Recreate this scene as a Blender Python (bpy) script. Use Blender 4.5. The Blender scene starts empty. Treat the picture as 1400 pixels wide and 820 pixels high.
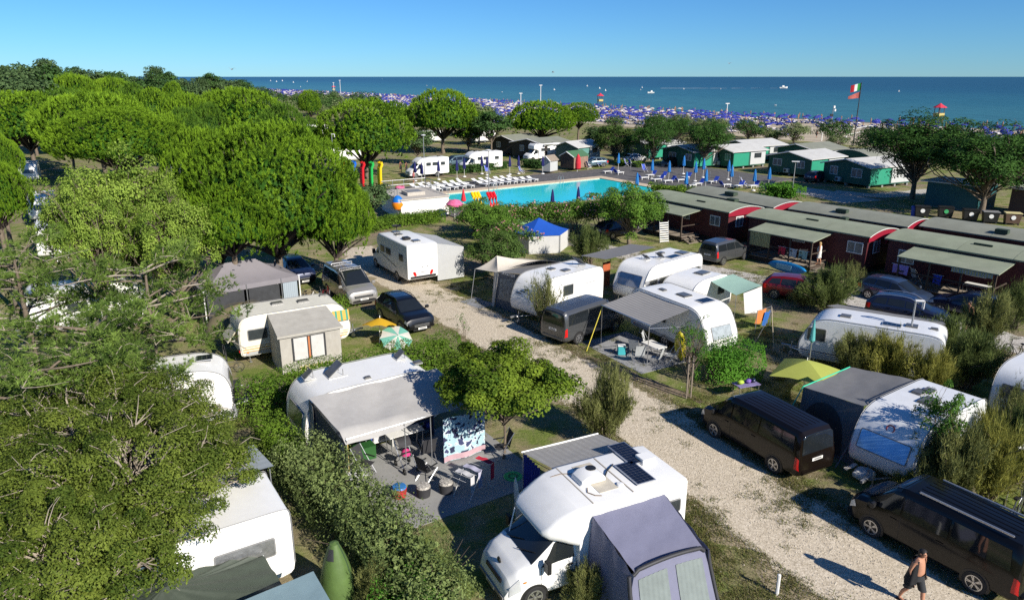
import bpy, bmesh, math, random
import numpy as np
from mathutils import Vector, Matrix
R = math.radians
random.seed(7); RNG = np.random.default_rng(7)
SC = bpy.context.scene; COL = SC.collection

# ------------------------------------------------------------------ camera, sky, sun, exposure
CAM_H, FPX = 13.5, 980.0
PITCH = math.atan(305 / FPX)
cam_d = bpy.data.cameras.new('camera'); cam = bpy.data.objects.new('camera', cam_d); COL.objects.link(cam)
cam_d.sensor_width = 36; cam_d.lens = 36 * FPX / 1400; cam_d.clip_start = .3; cam_d.clip_end = 120000
cam.location = (0, 0, CAM_H); cam.rotation_euler = (R(90) - PITCH, 0, 0); SC.camera = cam
SUN_EL = R(30.5); SUN_AZ = math.atan2(-.725, .689)      # direction on the ground towards the sun
W = bpy.data.worlds.new('World'); SC.world = W; W.use_nodes = True
wn = W.node_tree.nodes; wl = W.node_tree.links; wn.clear()
sky = wn.new('ShaderNodeTexSky'); sky.sky_type = 'NISHITA'; sky.sun_disc = False
sky.sun_elevation = SUN_EL; sky.sun_rotation = R(90) - SUN_AZ; sky.altitude = 0
sky.air_density = 0.85; sky.dust_density = 0.0; sky.ozone_density = 8.0
tint = wn.new('ShaderNodeMix'); tint.data_type = 'RGBA'; tint.blend_type = 'MULTIPLY'; tint.inputs['Factor'].default_value = 1
tint.inputs[7].default_value = (.46, .73, .90, 1)
bg = wn.new('ShaderNodeBackground'); bg.inputs['Strength'].default_value = .086
wo = wn.new('ShaderNodeOutputWorld')
wl.new(sky.outputs[0], tint.inputs[6]); wl.new(tint.outputs[2], bg.inputs[0]); wl.new(bg.outputs[0], wo.inputs[0])
sd = bpy.data.lights.new('sun', 'SUN'); sd.energy = 5.0; sd.angle = R(.53); sd.color = (1, .93, .82)
sun = bpy.data.objects.new('sun', sd); COL.objects.link(sun)
_sv = Vector((math.cos(SUN_AZ) * math.cos(SUN_EL), math.sin(SUN_AZ) * math.cos(SUN_EL), math.sin(SUN_EL)))
sun.rotation_euler = _sv.to_track_quat('Z', 'Y').to_euler(); sun.location = _sv * 60
SC.view_settings.view_transform = 'Standard'; SC.view_settings.look = 'None'
SC.view_settings.exposure = 0.58; SC.view_settings.gamma = 1.0; SC.view_settings.use_curve_mapping = False
SC.render.engine = 'CYCLES'; SC.cycles.use_denoising = False; SC.cycles.max_bounces = 5; SC.cycles.sample_clamp_indirect = 2.0; SC.cycles.blur_glossy = 1.0
SC.cycles.transparent_max_bounces = 8; SC.cycles.caustics_reflective = False; SC.cycles.caustics_refractive = False

# ------------------------------------------------------------------ helpers
_c, _s = math.cos(PITCH), math.sin(PITCH)
def G(u, v, z=0.0):
    """survey helper: site coordinates (metres) of a spot at height z"""
    a = (u - 700) / FPX; b = (v - 410) / FPX
    t = (z - CAM_H) / (-_s - b * _c)
    return (a * t, (_c - b * _s) * t)
def Gx(u, Y, z=0.0): return (u - 700) / FPX * (Y * _c + (CAM_H - z) * _s)
def Gz(v, Y):
    b = (v - 410) / FPX
    return CAM_H + (-_s - b * _c) / (_c - b * _s) * Y

def lin(c): return tuple(((x / 12.92) if x <= .04045 else ((x + .055) / 1.055) ** 2.4) for x in c)
MATS = {}
def mat(name, col=(.5, .5, .5), rough=.5, metal=0., var=.1, scale=2.5, bump=0., bscale=60., spec=.5, coat=0., dirt=0., dcol=(.18, .15, .11), stripes=None, trans=0., subs=0., streak=0.):
    if name in MATS: return MATS[name]
    m = bpy.data.materials.new(name); m.use_nodes = True; MATS[name] = m
    n = m.node_tree.nodes; l = m.node_tree.links; p = n['Principled BSDF']
    p.inputs['Roughness'].default_value = rough; p.inputs['Metallic'].default_value = metal
    p.inputs['Specular IOR Level'].default_value = spec; p.inputs['Coat Weight'].default_value = coat
    geo = n.new('ShaderNodeTexCoord')
    nz = n.new('ShaderNodeTexNoise'); nz.inputs['Scale'].default_value = scale; nz.inputs['Detail'].default_value = 6; nz.inputs['Roughness'].default_value = .65
    l.new(geo.outputs['Object'], nz.inputs['Vector'])
    mx = n.new('ShaderNodeMix'); mx.data_type = 'RGBA'
    rp = n.new('ShaderNodeMapRange'); rp.inputs[1].default_value = .3; rp.inputs[2].default_value = .7
    l.new(nz.outputs['Fac'], rp.inputs[0]); l.new(rp.outputs[0], mx.inputs['Factor'])
    mx.inputs[6].default_value = (*[min(1, x * (1 - var)) for x in col], 1); mx.inputs[7].default_value = (*[min(1, x * (1 + var)) for x in col], 1)
    out = mx.outputs[2]
    if stripes:      # (axis, period, colour, duty)
        ax, per, c2, duty = stripes
        sp = n.new('ShaderNodeSeparateXYZ'); l.new(geo.outputs['Object'], sp.inputs[0])
        d = n.new('ShaderNodeMath'); d.operation = 'DIVIDE'; d.inputs[1].default_value = per; l.new(sp.outputs[ax], d.inputs[0])
        fr = n.new('ShaderNodeMath'); fr.operation = 'FRACT'; l.new(d.outputs[0], fr.inputs[0])
        lt = n.new('ShaderNodeMath'); lt.operation = 'LESS_THAN'; lt.inputs[1].default_value = duty; l.new(fr.outputs[0], lt.inputs[0])
        m2 = n.new('ShaderNodeMix'); m2.data_type = 'RGBA'; l.new(lt.outputs[0], m2.inputs['Factor']); l.new(out, m2.inputs[6]); m2.inputs[7].default_value = (*c2, 1)
        out = m2.outputs[2]
    if dirt > 0:
        n2 = n.new('ShaderNodeTexNoise'); n2.inputs['Scale'].default_value = scale * .7; n2.inputs['Detail'].default_value = 9; n2.inputs['Roughness'].default_value = .75
        mp = n.new('ShaderNodeMapping'); mp.inputs['Scale'].default_value = (1, 1, .25) if streak == 0 else (1, streak, .25)
        l.new(geo.outputs['Object'], mp.inputs[0]); l.new(mp.outputs[0], n2.inputs['Vector'])
        r2 = n.new('ShaderNodeMapRange'); r2.inputs[1].default_value = .48; r2.inputs[2].default_value = .8; r2.inputs[4].default_value = dirt
        l.new(n2.outputs['Fac'], r2.inputs[0])
        m3 = n.new('ShaderNodeMix'); m3.data_type = 'RGBA'; l.new(r2.outputs[0], m3.inputs['Factor']); l.new(out, m3.inputs[6]); m3.inputs[7].default_value = (*dcol, 1)
        out = m3.outputs[2]
    l.new(out, p.inputs['Base Color'])
    if bump > 0:
        nb = n.new('ShaderNodeTexNoise'); nb.inputs['Scale'].default_value = bscale; nb.inputs['Detail'].default_value = 4; l.new(geo.outputs['Object'], nb.inputs['Vector'])
        bp = n.new('ShaderNodeBump'); bp.inputs['Strength'].default_value = bump; bp.inputs['Distance'].default_value = .02
        l.new(nb.outputs['Fac'], bp.inputs['Height']); l.new(bp.outputs[0], p.inputs['Normal'])
    if trans > 0:    # thin cloth lets some light through
        tr = n.new('ShaderNodeBsdfTranslucent'); l.new(out, tr.inputs['Color'])
        ms = n.new('ShaderNodeMixShader'); ms.inputs[0].default_value = trans
        l.new(p.outputs[0], ms.inputs[1]); l.new(tr.outputs[0], ms.inputs[2]); l.new(ms.outputs[0], n['Material Output'].inputs['Surface'])
    return m
def leaf(name, c1=None, c2=None, trans=.3, rough=.6, spec=.08):
    if name in MATS: return MATS[name]
    m = bpy.data.materials.new(name); m.use_nodes = True; MATS[name] = m
    n = m.node_tree.nodes; l = m.node_tree.links; p = n['Principled BSDF']
    at = n.new('ShaderNodeAttribute'); at.attribute_name = 'rnd'
    mx = n.new('ShaderNodeMix'); mx.data_type = 'RGBA'; mx.inputs[6].default_value = (*c1, 1); mx.inputs[7].default_value = (*c2, 1)
    l.new(at.outputs['Fac'], mx.inputs['Factor']); l.new(mx.outputs[2], p.inputs['Base Color'])
    p.inputs['Roughness'].default_value = rough; p.inputs['Specular IOR Level'].default_value = spec
    tr = n.new('ShaderNodeBsdfTranslucent'); l.new(mx.outputs[2], tr.inputs['Color'])
    ms = n.new('ShaderNodeMixShader'); ms.inputs[0].default_value = trans
    l.new(p.outputs[0], ms.inputs[1]); l.new(tr.outputs[0], ms.inputs[2]); l.new(ms.outputs[0], n['Material Output'].inputs['Surface'])
    return m

class MB:
    def __init__(s): s.v = []; s.f = []; s.m = []
    def add(s, vs, fs, mi=0):
        b = len(s.v); s.v += [tuple(p) for p in vs]; s.f += [tuple(i + b for i in f) for f in fs]; s.m += [mi] * len(fs); return s
    def box(s, c, d, mi=0, rz=0., M=None):
        x, y, z = d[0] / 2, d[1] / 2, d[2] / 2
        vs = [Vector((i * x, j * y, k * z)) for i in (-1, 1) for j in (-1, 1) for k in (-1, 1)]
        if rz: M = Matrix.Rotation(rz, 3, 'Z')
        if M is not None: vs = [M @ v for v in vs]
        vs = [v + Vector(c) for v in vs]
        return s.add(vs, [(0, 1, 3, 2), (4, 6, 7, 5), (0, 4, 5, 1), (2, 3, 7, 6), (0, 2, 6, 4), (1, 5, 7, 3)], mi)
    def tube(s, pts, r, n=6, mi=0, cap=True):
        pts = [Vector(p) for p in pts]; rs = r if isinstance(r, (list, tuple)) else [r] * len(pts); b = len(s.v); vs = []; fs = []
        for i, p in enumerate(pts):
            t = (pts[min(i + 1, len(pts) - 1)] - pts[max(i - 1, 0)]).normalized()
            a = t.cross(Vector((0, 0, 1)) if abs(t.z) < .9 else Vector((1, 0, 0))).normalized(); q = t.cross(a)
            for k in range(n):
                w = 2 * math.pi * k / n; vs.append(p + (a * math.cos(w) + q * math.sin(w)) * rs[i])
        for i in range(len(pts) - 1):
            for k in range(n): fs.append((i * n + k, i * n + (k + 1) % n, (i + 1) * n + (k + 1) % n, (i + 1) * n + k))
        if cap: fs.append(tuple(range(n - 1, -1, -1))); fs.append(tuple((len(pts) - 1) * n + k for k in range(n)))
        return s.add(vs, fs, mi)
    def lathe(s, prof, c=(0, 0, 0), axis='Z', n=20, mi=0):
        vs = []; fs = []
        for (r, h) in prof:
            for k in range(n):
                w = 2 * math.pi * k / n; a, b = r * math.cos(w), r * math.sin(w)
                vs.append({'Z': (c[0] + a, c[1] + b, c[2] + h), 'Y': (c[0] + a, c[1] + h, c[2] + b), 'X': (c[0] + h, c[1] + a, c[2] + b)}[axis])
        for i in range(len(prof) - 1):
            for k in range(n): fs.append((i * n + k, i * n + (k + 1) % n, (i + 1) * n + (k + 1) % n, (i + 1) * n + k))
        return s.add(vs, fs, mi)
    def grid(s, fn, nu, nv, mi=0, off=0.):
        vs = [fn(i / nu, j / nv) for i in range(nu + 1) for j in range(nv + 1)]
        fs = [(i * (nv + 1) + j, (i + 1) * (nv + 1) + j, (i + 1) * (nv + 1) + j + 1, i * (nv + 1) + j + 1) for i in range(nu) for j in range(nv)]
        return s.add(vs, fs, mi)
    def panel(s, o, a, b, rect, r=.05, th=.03, mi=0, seg=3):
        """rounded rectangle plate: origin o, in-plane axes a, b, outward normal a x b"""
        o, a, b = Vector(o), Vector(a).normalized(), Vector(b).normalized(); nn = a.cross(b)
        a0, a1, b0, b1 = rect; r = min(r, (a1 - a0) / 2.01, (b1 - b0) / 2.01); out = []
        for (ca, cb, st) in ((a1 - r, b1 - r, 0), (a0 + r, b1 - r, 90), (a0 + r, b0 + r, 180), (a1 - r, b0 + r, 270)):
            for k in range(seg + 1):
                w = R(st + 90 * k / seg); out.append((ca + r * math.cos(w), cb + r * math.sin(w)))
        n = len(out); vs = [o + a * p + b * q for p, q in out] + [o + a * p + b * q + nn * th for p, q in out]
        fs = [(k, (k + 1) % n, n + (k + 1) % n, n + k) for k in range(n)] + [tuple(range(n, 2 * n)), tuple(range(n - 1, -1, -1))]
        return s.add(vs, fs, mi)
    def build(s, name, mats, parent=None, loc=None, rz=0., smooth=None, bevel=0., recalc=True):
        me = bpy.data.meshes.new(name); me.from_pydata(s.v, [], s.f)
        for m in (mats if isinstance(mats, (list, tuple)) else [mats]): me.materials.append(m)
        if max(s.m, default=0) > 0: me.polygons.foreach_set('material_index', s.m)
        if recalc or bevel:
            bm = bmesh.new(); bm.from_mesh(me)
            if recalc: bmesh.ops.recalc_face_normals(bm, faces=bm.faces)
            if bevel: bmesh.ops.bevel(bm, geom=[e for e in bm.edges if len(e.link_faces) == 2 and e.calc_face_angle(0) > .5], offset=bevel, segments=2, affect='EDGES', clamp_overlap=True)
            bm.to_mesh(me); bm.free()
        if smooth:
            me.polygons.foreach_set('use_smooth', [True] * len(me.polygons)); me.set_sharp_from_angle(angle=R(smooth))
        me.update()
        return link(name, me, parent, loc, rz)
def link(name, me, parent=None, loc=None, rz=0.):
    o = bpy.data.objects.new(name, me); COL.objects.link(o)
    if loc is not None: o.location = (loc[0], loc[1], loc[2] if len(loc) > 2 else 0)
    if rz: o.rotation_euler = (0, 0, rz)
    if parent is not None: o.parent = parent
    return o
def tag(o, label=None, cat=None, group=None, kind=None):
    if label: o['label'] = label
    if cat: o['category'] = cat
    if group: o['group'] = group
    if kind: o['kind'] = kind
    return o
def thing(name, label, cat, loc=(0, 0, 0), rz=0., group=None):
    o = bpy.data.objects.new(name, None); COL.objects.link(o); o.empty_display_size = .2
    o.location = (loc[0], loc[1], loc[2] if len(loc) > 2 else 0); o.rotation_euler = (0, 0, rz)
    return tag(o, label, cat, group)
def dup(o, loc=None, rz=None, label=None, scale=None, parent=None, group=None):
    c = o.copy(); COL.objects.link(c); c.parent = parent
    if loc is not None: c.location = (loc[0], loc[1], loc[2] if len(loc) > 2 else 0)
    if rz is not None: c.rotation_euler = (0, 0, rz)
    if scale is not None: c.scale = scale if isinstance(scale, (tuple, list)) else (scale,) * 3
    if label: c['label'] = label
    if group: c['group'] = group
    for ch in list(o.children): dup(ch, parent=c)
    return c
def ang(a, b): return math.atan2(b[1] - a[1], b[0] - a[0])
def mid(a, b): return ((a[0] + b[0]) / 2, (a[1] + b[1]) / 2)
def np_mesh(name, V, F, mats, attr=None, mi=None):
    """V (n,3), F (m,k): fast mesh"""
    me = bpy.data.meshes.new(name); n, (m, k) = len(V), F.shape
    me.vertices.add(n); me.vertices.foreach_set('co', V.astype(np.float32).ravel())
    me.loops.add(m * k); me.loops.foreach_set('vertex_index', F.astype(np.int32).ravel())
    me.polygons.add(m); me.polygons.foreach_set('loop_start', np.arange(0, m * k, k, dtype=np.int32))
    for x in (mats if isinstance(mats, (list, tuple)) else [mats]): me.materials.append(x)
    if mi is not None: me.polygons.foreach_set('material_index', mi.astype(np.int32))
    me.update(calc_edges=True)
    if attr is not None:
        a = me.attributes.new('rnd', 'FLOAT', 'POINT'); a.data.foreach_set('value', attr.astype(np.float32))
    return me
def poly_sheet(name, pts, z, m, kind='structure', parent=None, th=None):
    mb = MB(); n = len(pts)
    if th: mb.add([(x, y, z - th) for x, y in pts] + [(x, y, z) for x, y in pts], [tuple(range(n, 2 * n)), tuple(range(n - 1, -1, -1))] + [(i, (i + 1) % n, n + (i + 1) % n, n + i) for i in range(n)])
    else: mb.add([(x, y, z) for x, y in pts], [tuple(range(n))])
    o = mb.build(name, m, parent)
    if kind: o['kind'] = kind
    return o
# site axes: SA towards the sea, SB along the shore
SA = Vector((math.cos(R(33)), math.sin(R(33)))); SB = Vector((-SA.y, SA.x))
def AB(a, b): return (SA.x * a + SB.x * b, SA.y * a + SB.y * b)

# ------------------------------------------------------------------ common materials
white = mat('white_paint', (.78, .78, .76), .35, var=.03, dirt=.12, coat=.2)
roofw = mat('white_roof_gelcoat', (.70, .71, .70), .5, var=.05, dirt=.35, scale=1.6)
offw = mat('cream_caravan_paint', (.66, .64, .56), .45, var=.04, dirt=.2)
silver = mat('silver_aluminium', (.55, .56, .58), .3, .8, var=.05)
hammered = mat('hammered_white_aluminium', (.70, .72, .74), .4, .1, var=.05, bump=.10, bscale=9, dirt=.08)
glass = mat('tinted_glass', (.012, .015, .018), .05, var=.1, spec=.8)
acryl = mat('grey_acrylic_window', (.035, .042, .045), .12, var=.25, spec=.7)
acryl_b = mat('blue_acrylic_window', (.03, .07, .16), .1, var=.3, spec=.8)
silvfoil = mat('silver_thermal_blind', (.28, .29, .30), .3, .6, var=.3, scale=6, bump=.6, bscale=9)
hatchm = mat('smoked_roof_hatch', (.10, .10, .095), .15, var=.3, spec=.6)
black = mat('black_plastic', (.015, .015, .016), .45, var=.2)
rubber = mat('rubber', (.018, .018, .019), .8, var=.2)
alloy = mat('alloy_rim', (.55, .55, .56), .3, .85, var=.05)
redl = mat('red_lamp', (.5, .012, .012), .15, var=.1)
orangel = mat('amber_lamp', (.6, .18, .02), .2)
clearl = mat('clear_lamp', (.6, .62, .64), .08, .3, var=.15)
platem = mat('number_plate', (.75, .75, .72), .4, var=.05)
greypl = mat('grey_plastic', (.22, .22, .22), .5, var=.1)
steel = mat('galvanised_steel', (.42, .43, .44), .4, .7, var=.15)
solar = mat('solar_cells', (.006, .008, .018), .12, var=.2, spec=.7)
cloth_grey = mat('grey_awning_cloth', (.36, .355, .34), .85, var=.06, trans=.12, dirt=.15, bump=.25, bscale=5)
cloth_dark = mat('dark_grey_tent_cloth', (.12, .125, .14), .8, var=.1, trans=.1, bump=.3, bscale=5)
cloth_mid = mat('slate_awning_cloth', (.19, .19, .195), .85, var=.08, trans=.1, dirt=.2, bump=.25, bscale=4)
cloth_purple = mat('violet_grey_tent_cloth', (.185, .19, .275), .8, var=.06, trans=.15, bump=.35, bscale=5)
cloth_beige = mat('beige_awning_cloth', (.60, .55, .47), .85, var=.06, trans=.15, dirt=.15, bump=.25, bscale=5)
cloth_white = mat('white_awning_cloth', (.62, .62, .60), .85, var=.05, trans=.2, dirt=.1, bump=.25, bscale=5)
cloth_green = mat('pale_green_awning_cloth', (.27, .42, .36), .85, var=.06, trans=.15, bump=.2, bscale=5)
mesh_dark = mat('dark_mesh_window', (.03, .032, .036), .7, var=.3, scale=4)
clear_film = mat('clear_film_window', (.16, .18, .19), .25, var=.5, scale=5, spec=.6, bump=.4, bscale=8)
# ------------------------------------------------------------------ ground, roads, beach, sea
def ground_mat():
    m = bpy.data.materials.new('campsite_grass_and_soil'); m.use_nodes = True
    n = m.node_tree.nodes; l = m.node_tree.links; p = n['Principled BSDF']; p.inputs['Roughness'].default_value = .95; p.inputs['Specular IOR Level'].default_value = .1
    g = n.new('ShaderNodeNewGeometry')
    def noise(sc, d=8, r=.7):
        t = n.new('ShaderNodeTexNoise'); t.inputs['Scale'].default_value = sc; t.inputs['Detail'].default_value = d; t.inputs['Roughness'].default_value = r
        l.new(g.outputs['Position'], t.inputs['Vector']); return t.outputs['Fac']
    def rng(x, a, b):
        r = n.new('ShaderNodeMapRange'); r.inputs[1].default_value = a; r.inputs[2].default_value = b; l.new(x, r.inputs[0]); return r.outputs[0]
    def mixc(f, a, b):
        k = n.new('ShaderNodeMix'); k.data_type = 'RGBA'; l.new(f, k.inputs['Factor'])
        for i, c in ((6, a), (7, b)):
            if isinstance(c, tuple): k.inputs[i].default_value = (*c, 1)
            else: l.new(c, k.inputs[i])
        return k.outputs[2]
    fine = noise(9, 6, .8); med = noise(.55); big = noise(.13, 5, .6); tiny = noise(45, 3, .8)
    green = mixc(rng(fine, .35, .65), (.085, .130, .025), (.19, .225, .058))
    straw = mixc(rng(fine, .35, .65), (.18, .145, .078), (.40, .34, .20))
    soil = mixc(rng(tiny, .35, .65), (.110, .085, .060), (.33, .265, .19))
    a = mixc(rng(med, .39, .56), straw, green)
    b = mixc(rng(big, .47, .62), a, soil)
    c = mixc(rng(med, .52, .60), b, a)
    l.new(c, p.inputs['Base Color'])
    bp = n.new('ShaderNodeBump'); bp.inputs['Strength'].default_value = .8; bp.inputs['Distance'].default_value = .06; l.new(fine, bp.inputs['Height']); l.new(bp.outputs[0], p.inputs['Normal'])
    return m
def grain_mat(name, c1, c2, c3, sc=26, rough=.95, big=.4, bump=.7):
    m = bpy.data.materials.new(name); m.use_nodes = True; MATS[name] = m
    n = m.node_tree.nodes; l = m.node_tree.links; p = n['Principled BSDF']; p.inputs['Roughness'].default_value = rough; p.inputs['Specular IOR Level'].default_value = .15
    g = n.new('ShaderNodeNewGeometry')
    v = n.new('ShaderNodeTexVoronoi'); v.inputs['Scale'].default_value = sc; l.new(g.outputs['Position'], v.inputs['Vector'])
    sp = n.new('ShaderNodeSeparateColor'); l.new(v.outputs['Color'], sp.inputs[0])
    mx = n.new('ShaderNodeMix'); mx.data_type = 'RGBA'; l.new(sp.outputs[0], mx.inputs['Factor']); mx.inputs[6].default_value = (*c1, 1); mx.inputs[7].default_value = (*c2, 1)
    t = n.new('ShaderNodeTexNoise'); t.inputs['Scale'].default_value = big; t.inputs['Detail'].default_value = 8; t.inputs['Roughness'].default_value = .7; l.new(g.outputs['Position'], t.inputs['Vector'])
    r = n.new('ShaderNodeMapRange'); r.inputs[1].default_value = .45; r.inputs[2].default_value = .75; r.inputs[4].default_value = .45; l.new(t.outputs['Fac'], r.inputs[0])
    m2 = n.new('ShaderNodeMix'); m2.data_type = 'RGBA'; l.new(r.outputs[0], m2.inputs['Factor']); l.new(mx.outputs[2], m2.inputs[6]); m2.inputs[7].default_value = (*c3, 1)
    l.new(m2.outputs[2], p.inputs['Base Color'])
    bp = n.new('ShaderNodeBump'); bp.inputs['Strength'].default_value = bump; bp.inputs['Distance'].default_value = .03; l.new(sp.outputs[1], bp.inputs['Height']); l.new(bp.outputs[0], p.inputs['Normal'])
    return m
GM = ground_mat()
gravel = grain_mat('pale_gravel', (.42, .36, .27), (.68, .60, .48), (.50, .425, .315), 20, big=.5, bump=1.0)
gravel2 = grain_mat('grey_gravel', (.28, .26, .23), (.60, .57, .52), (.46, .43, .38), 14)
sandm = grain_mat('beach_sand', (.38, .32, .24), (.50, .43, .32), (.34, .285, .21), 6, big=.08, bump=.3)
wetsand = grain_mat('wet_sand', (.14, .11, .08), (.18, .145, .11), (.12, .10, .08), 6, rough=.5, big=.1, bump=.1)
concrete = grain_mat('pale_concrete', (.40, .37, .33), (.48, .45, .40), (.34, .31, .27), 9, big=.6, bump=.1)
coping = grain_mat('pool_coping_stone', (.50, .40, .29), (.60, .49, .37), (.45, .36, .27), 5, big=.5, bump=.1)
deckm = grain_mat('grey_pool_deck', (.085, .085, .09), (.14, .135, .135), (.11, .105, .11), 3, big=.9, bump=.1)
poly_sheet('ground', [AB(-400, -300), AB(141, -300), AB(141, 175), AB(114, 195), AB(114, 2500), AB(-400, 2500)], 0, GM)
# the beach runs from the dune line down into the water
mb = MB()
rows = [(112.0, -.03), (141.5, -.003), (150, .10), (205, .04), (214, -.04)]
vs = [(*AB(a, b), z) for a, z in rows for b in (-320, 2500)]
mb.add(vs, [(i * 2, i * 2 + 1, i * 2 + 3, i * 2 + 2) for i in range(4)]); tag(mb.build('beach', sandm), kind='structure')
mb = MB(); vs = [(*AB(a, b), z) for a, z in ((214, -.04), (236, -.75)) for b in (-320, 2500)]
mb.add(vs, [(0, 1, 3, 2)]); tag(mb.build('wet_sand', wetsand), kind='structure')
def sea_mat():
    m = bpy.data.materials.new('sea_water'); m.use_nodes = True
    n = m.node_tree.nodes; l = m.node_tree.links; p = n['Principled BSDF']; p.inputs['Roughness'].default_value = .3; p.inputs['Specular IOR Level'].default_value = .07
    g = n.new('ShaderNodeNewGeometry'); sp = n.new('ShaderNodeSeparateXYZ'); l.new(g.outputs['Position'], sp.inputs[0])
    dt = n.new('ShaderNodeVectorMath'); dt.operation = 'DOT_PRODUCT'; dt.inputs[1].default_value = (SA.x, SA.y, 0); l.new(g.outputs['Position'], dt.inputs[0])
    mr = n.new('ShaderNodeMapRange'); mr.inputs[1].default_value = 222; mr.inputs[2].default_value = 1500; mr.interpolation_type = 'SMOOTHERSTEP'; l.new(dt.outputs['Value'], mr.inputs[0])
    rp = n.new('ShaderNodeValToRGB'); l.new(mr.outputs[0], rp.inputs[0])
    e = rp.color_ramp.elements; e[0].color = (.030, .125, .130, 1); e[1].color = (.004, .042, .070, 1); e[1].position = 1
    x = e.new(.03); x.color = (.016, .095, .112, 1); x = e.new(.35); x.color = (.006, .055, .085, 1)   # water over sand, then deeper water
    mp = n.new('ShaderNodeMapping'); mp.inputs['Rotation'].default_value = (0, 0, R(-33)); mp.inputs['Scale'].default_value = (1, .22, 1); l.new(g.outputs['Position'], mp.inputs[0])
    t = n.new('ShaderNodeTexNoise'); t.inputs['Scale'].default_value = .12; t.inputs['Detail'].default_value = 9; t.inputs['Roughness'].default_value = .7; l.new(mp.outputs[0], t.inputs['Vector'])
    r2 = n.new('ShaderNodeMapRange'); r2.inputs[1].default_value = .35; r2.inputs[2].default_value = .7; r2.inputs[3].default_value = .78; r2.inputs[4].default_value = 1.25; l.new(t.outputs['Fac'], r2.inputs[0])
    mm = n.new('ShaderNodeVectorMath'); mm.operation = 'SCALE'; l.new(rp.outputs[0], mm.inputs[0]); l.new(r2.outputs[0], mm.inputs['Scale']); l.new(mm.outputs[0], p.inputs['Base Color'])
    bp = n.new('ShaderNodeBump'); bp.inputs['Strength'].default_value = .5; bp.inputs['Distance'].default_value = .6; l.new(t.outputs['Fac'], bp.inputs['Height']); l.new(bp.outputs[0], p.inputs['Normal'])
    return m
poly_sheet('sea', [AB(218, -60000), AB(60000, -60000), AB(60000, 60000), AB(218, 60000)], -.32, sea_mat())

def ragged_strip(name, cl, wd, z, m, jag=.35, step=.35, seed=1):
    """a road as one sheet with an uneven edge; cl centre points, wd widths"""
    rg = random.Random(seed); P = [Vector(p) for p in cl]; seg = []
    tot = 0
    for i in range(len(P) - 1):
        d = (P[i + 1] - P[i]).length; k = max(1, int(d / step))
        for j in range(k): 
            t = j / k; seg.append((P[i].lerp(P[i + 1], t), wd[i] + (wd[i + 1] - wd[i]) * t))
    seg.append((P[-1], wd[-1]))
    # soften the corners
    for _ in range(12):
        seg = [seg[0]] + [((seg[i - 1][0] + seg[i][0] * 2 + seg[i + 1][0]) / 4, (seg[i - 1][1] + seg[i + 1][1]) / 2) for i in range(1, len(seg) - 1)] + [seg[-1]]
    vs = []; wl_ = wr_ = 0
    for i, (p, w) in enumerate(seg):
        t = (seg[min(i + 1, len(seg) - 1)][0] - seg[max(i - 1, 0)][0]).normalized(); nn = Vector((-t.y, t.x))
        wl_ = wl_ * .7 + rg.uniform(-jag, jag) * .6; wr_ = wr_ * .7 + rg.uniform(-jag, jag) * .6
        a = p + nn * (w / 2 + wl_); b = p - nn * (w / 2 + wr_); vs += [(a.x, a.y, z), (b.x, b.y, z)]
    mb = MB(); mb.add(vs, [(2 * i, 2 * i + 1, 2 * i + 3, 2 * i + 2) for i in range(len(seg) - 1)])
    return tag(mb.build(name, m), kind='structure')
ROAD = [(-13, 58), (-9.5, 51), (-5.3, 44.0), (1.2, 34.2), (5.6, 26.6), (7.6, 21.8), (10.1, 16.9), (13.5, 10), (17, 3)]
ragged_strip('road_verge', ROAD, [4.0, 4.0, 4.3, 4.8, 4.8, 4.6, 4.9, 4.9, 4.9], .003, grain_mat('trodden_verge', (.19, .155, .10), (.42, .35, .24), (.16, .165, .06), 22, big=.9, bump=.8), .55, .25, seed=4)
ragged_strip('gravel_road', ROAD, [3, 3, 3.2, 3.6, 3.6, 3.5, 3.7, 3.7, 3.7], .006, gravel, .34, .22, seed=3)
ragged_strip('gravel_lane', [G(790, 330), G(850, 346), G(1045, 384), G(1150, 404), G(1240, 428), G(1400, 474), (32, 30)], [2.5, 2.6, 2.8, 2.8, 2.8, 2.8, 2.8], .006, gravel2, .3, seed=5)
ragged_strip('concrete_path', [G(845, 224), G(930, 236), G(1040, 252), G(1110, 262), G(1180, 276)], [3.2, 3.6, 4.2, 5, 5.6], .006, concrete, .12, seed=6)
ragged_strip('sand_path', [G(1140, 262), G(1200, 268), G(1260, 262), (60, 92)], [3, 3, 3, 3], .010, gravel2, .3, seed=8)
ragged_strip('dirt_path', [G(640, 420), G(720, 445), G(800, 490), G(880, 520), G(960, 550)], [.5, .8, .9, .8, .5], .004, mat('bare_soil', (.19, .15, .105), .95, var=.35, scale=4, bump=.6, bscale=25, spec=.1), .25, seed=9)
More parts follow.
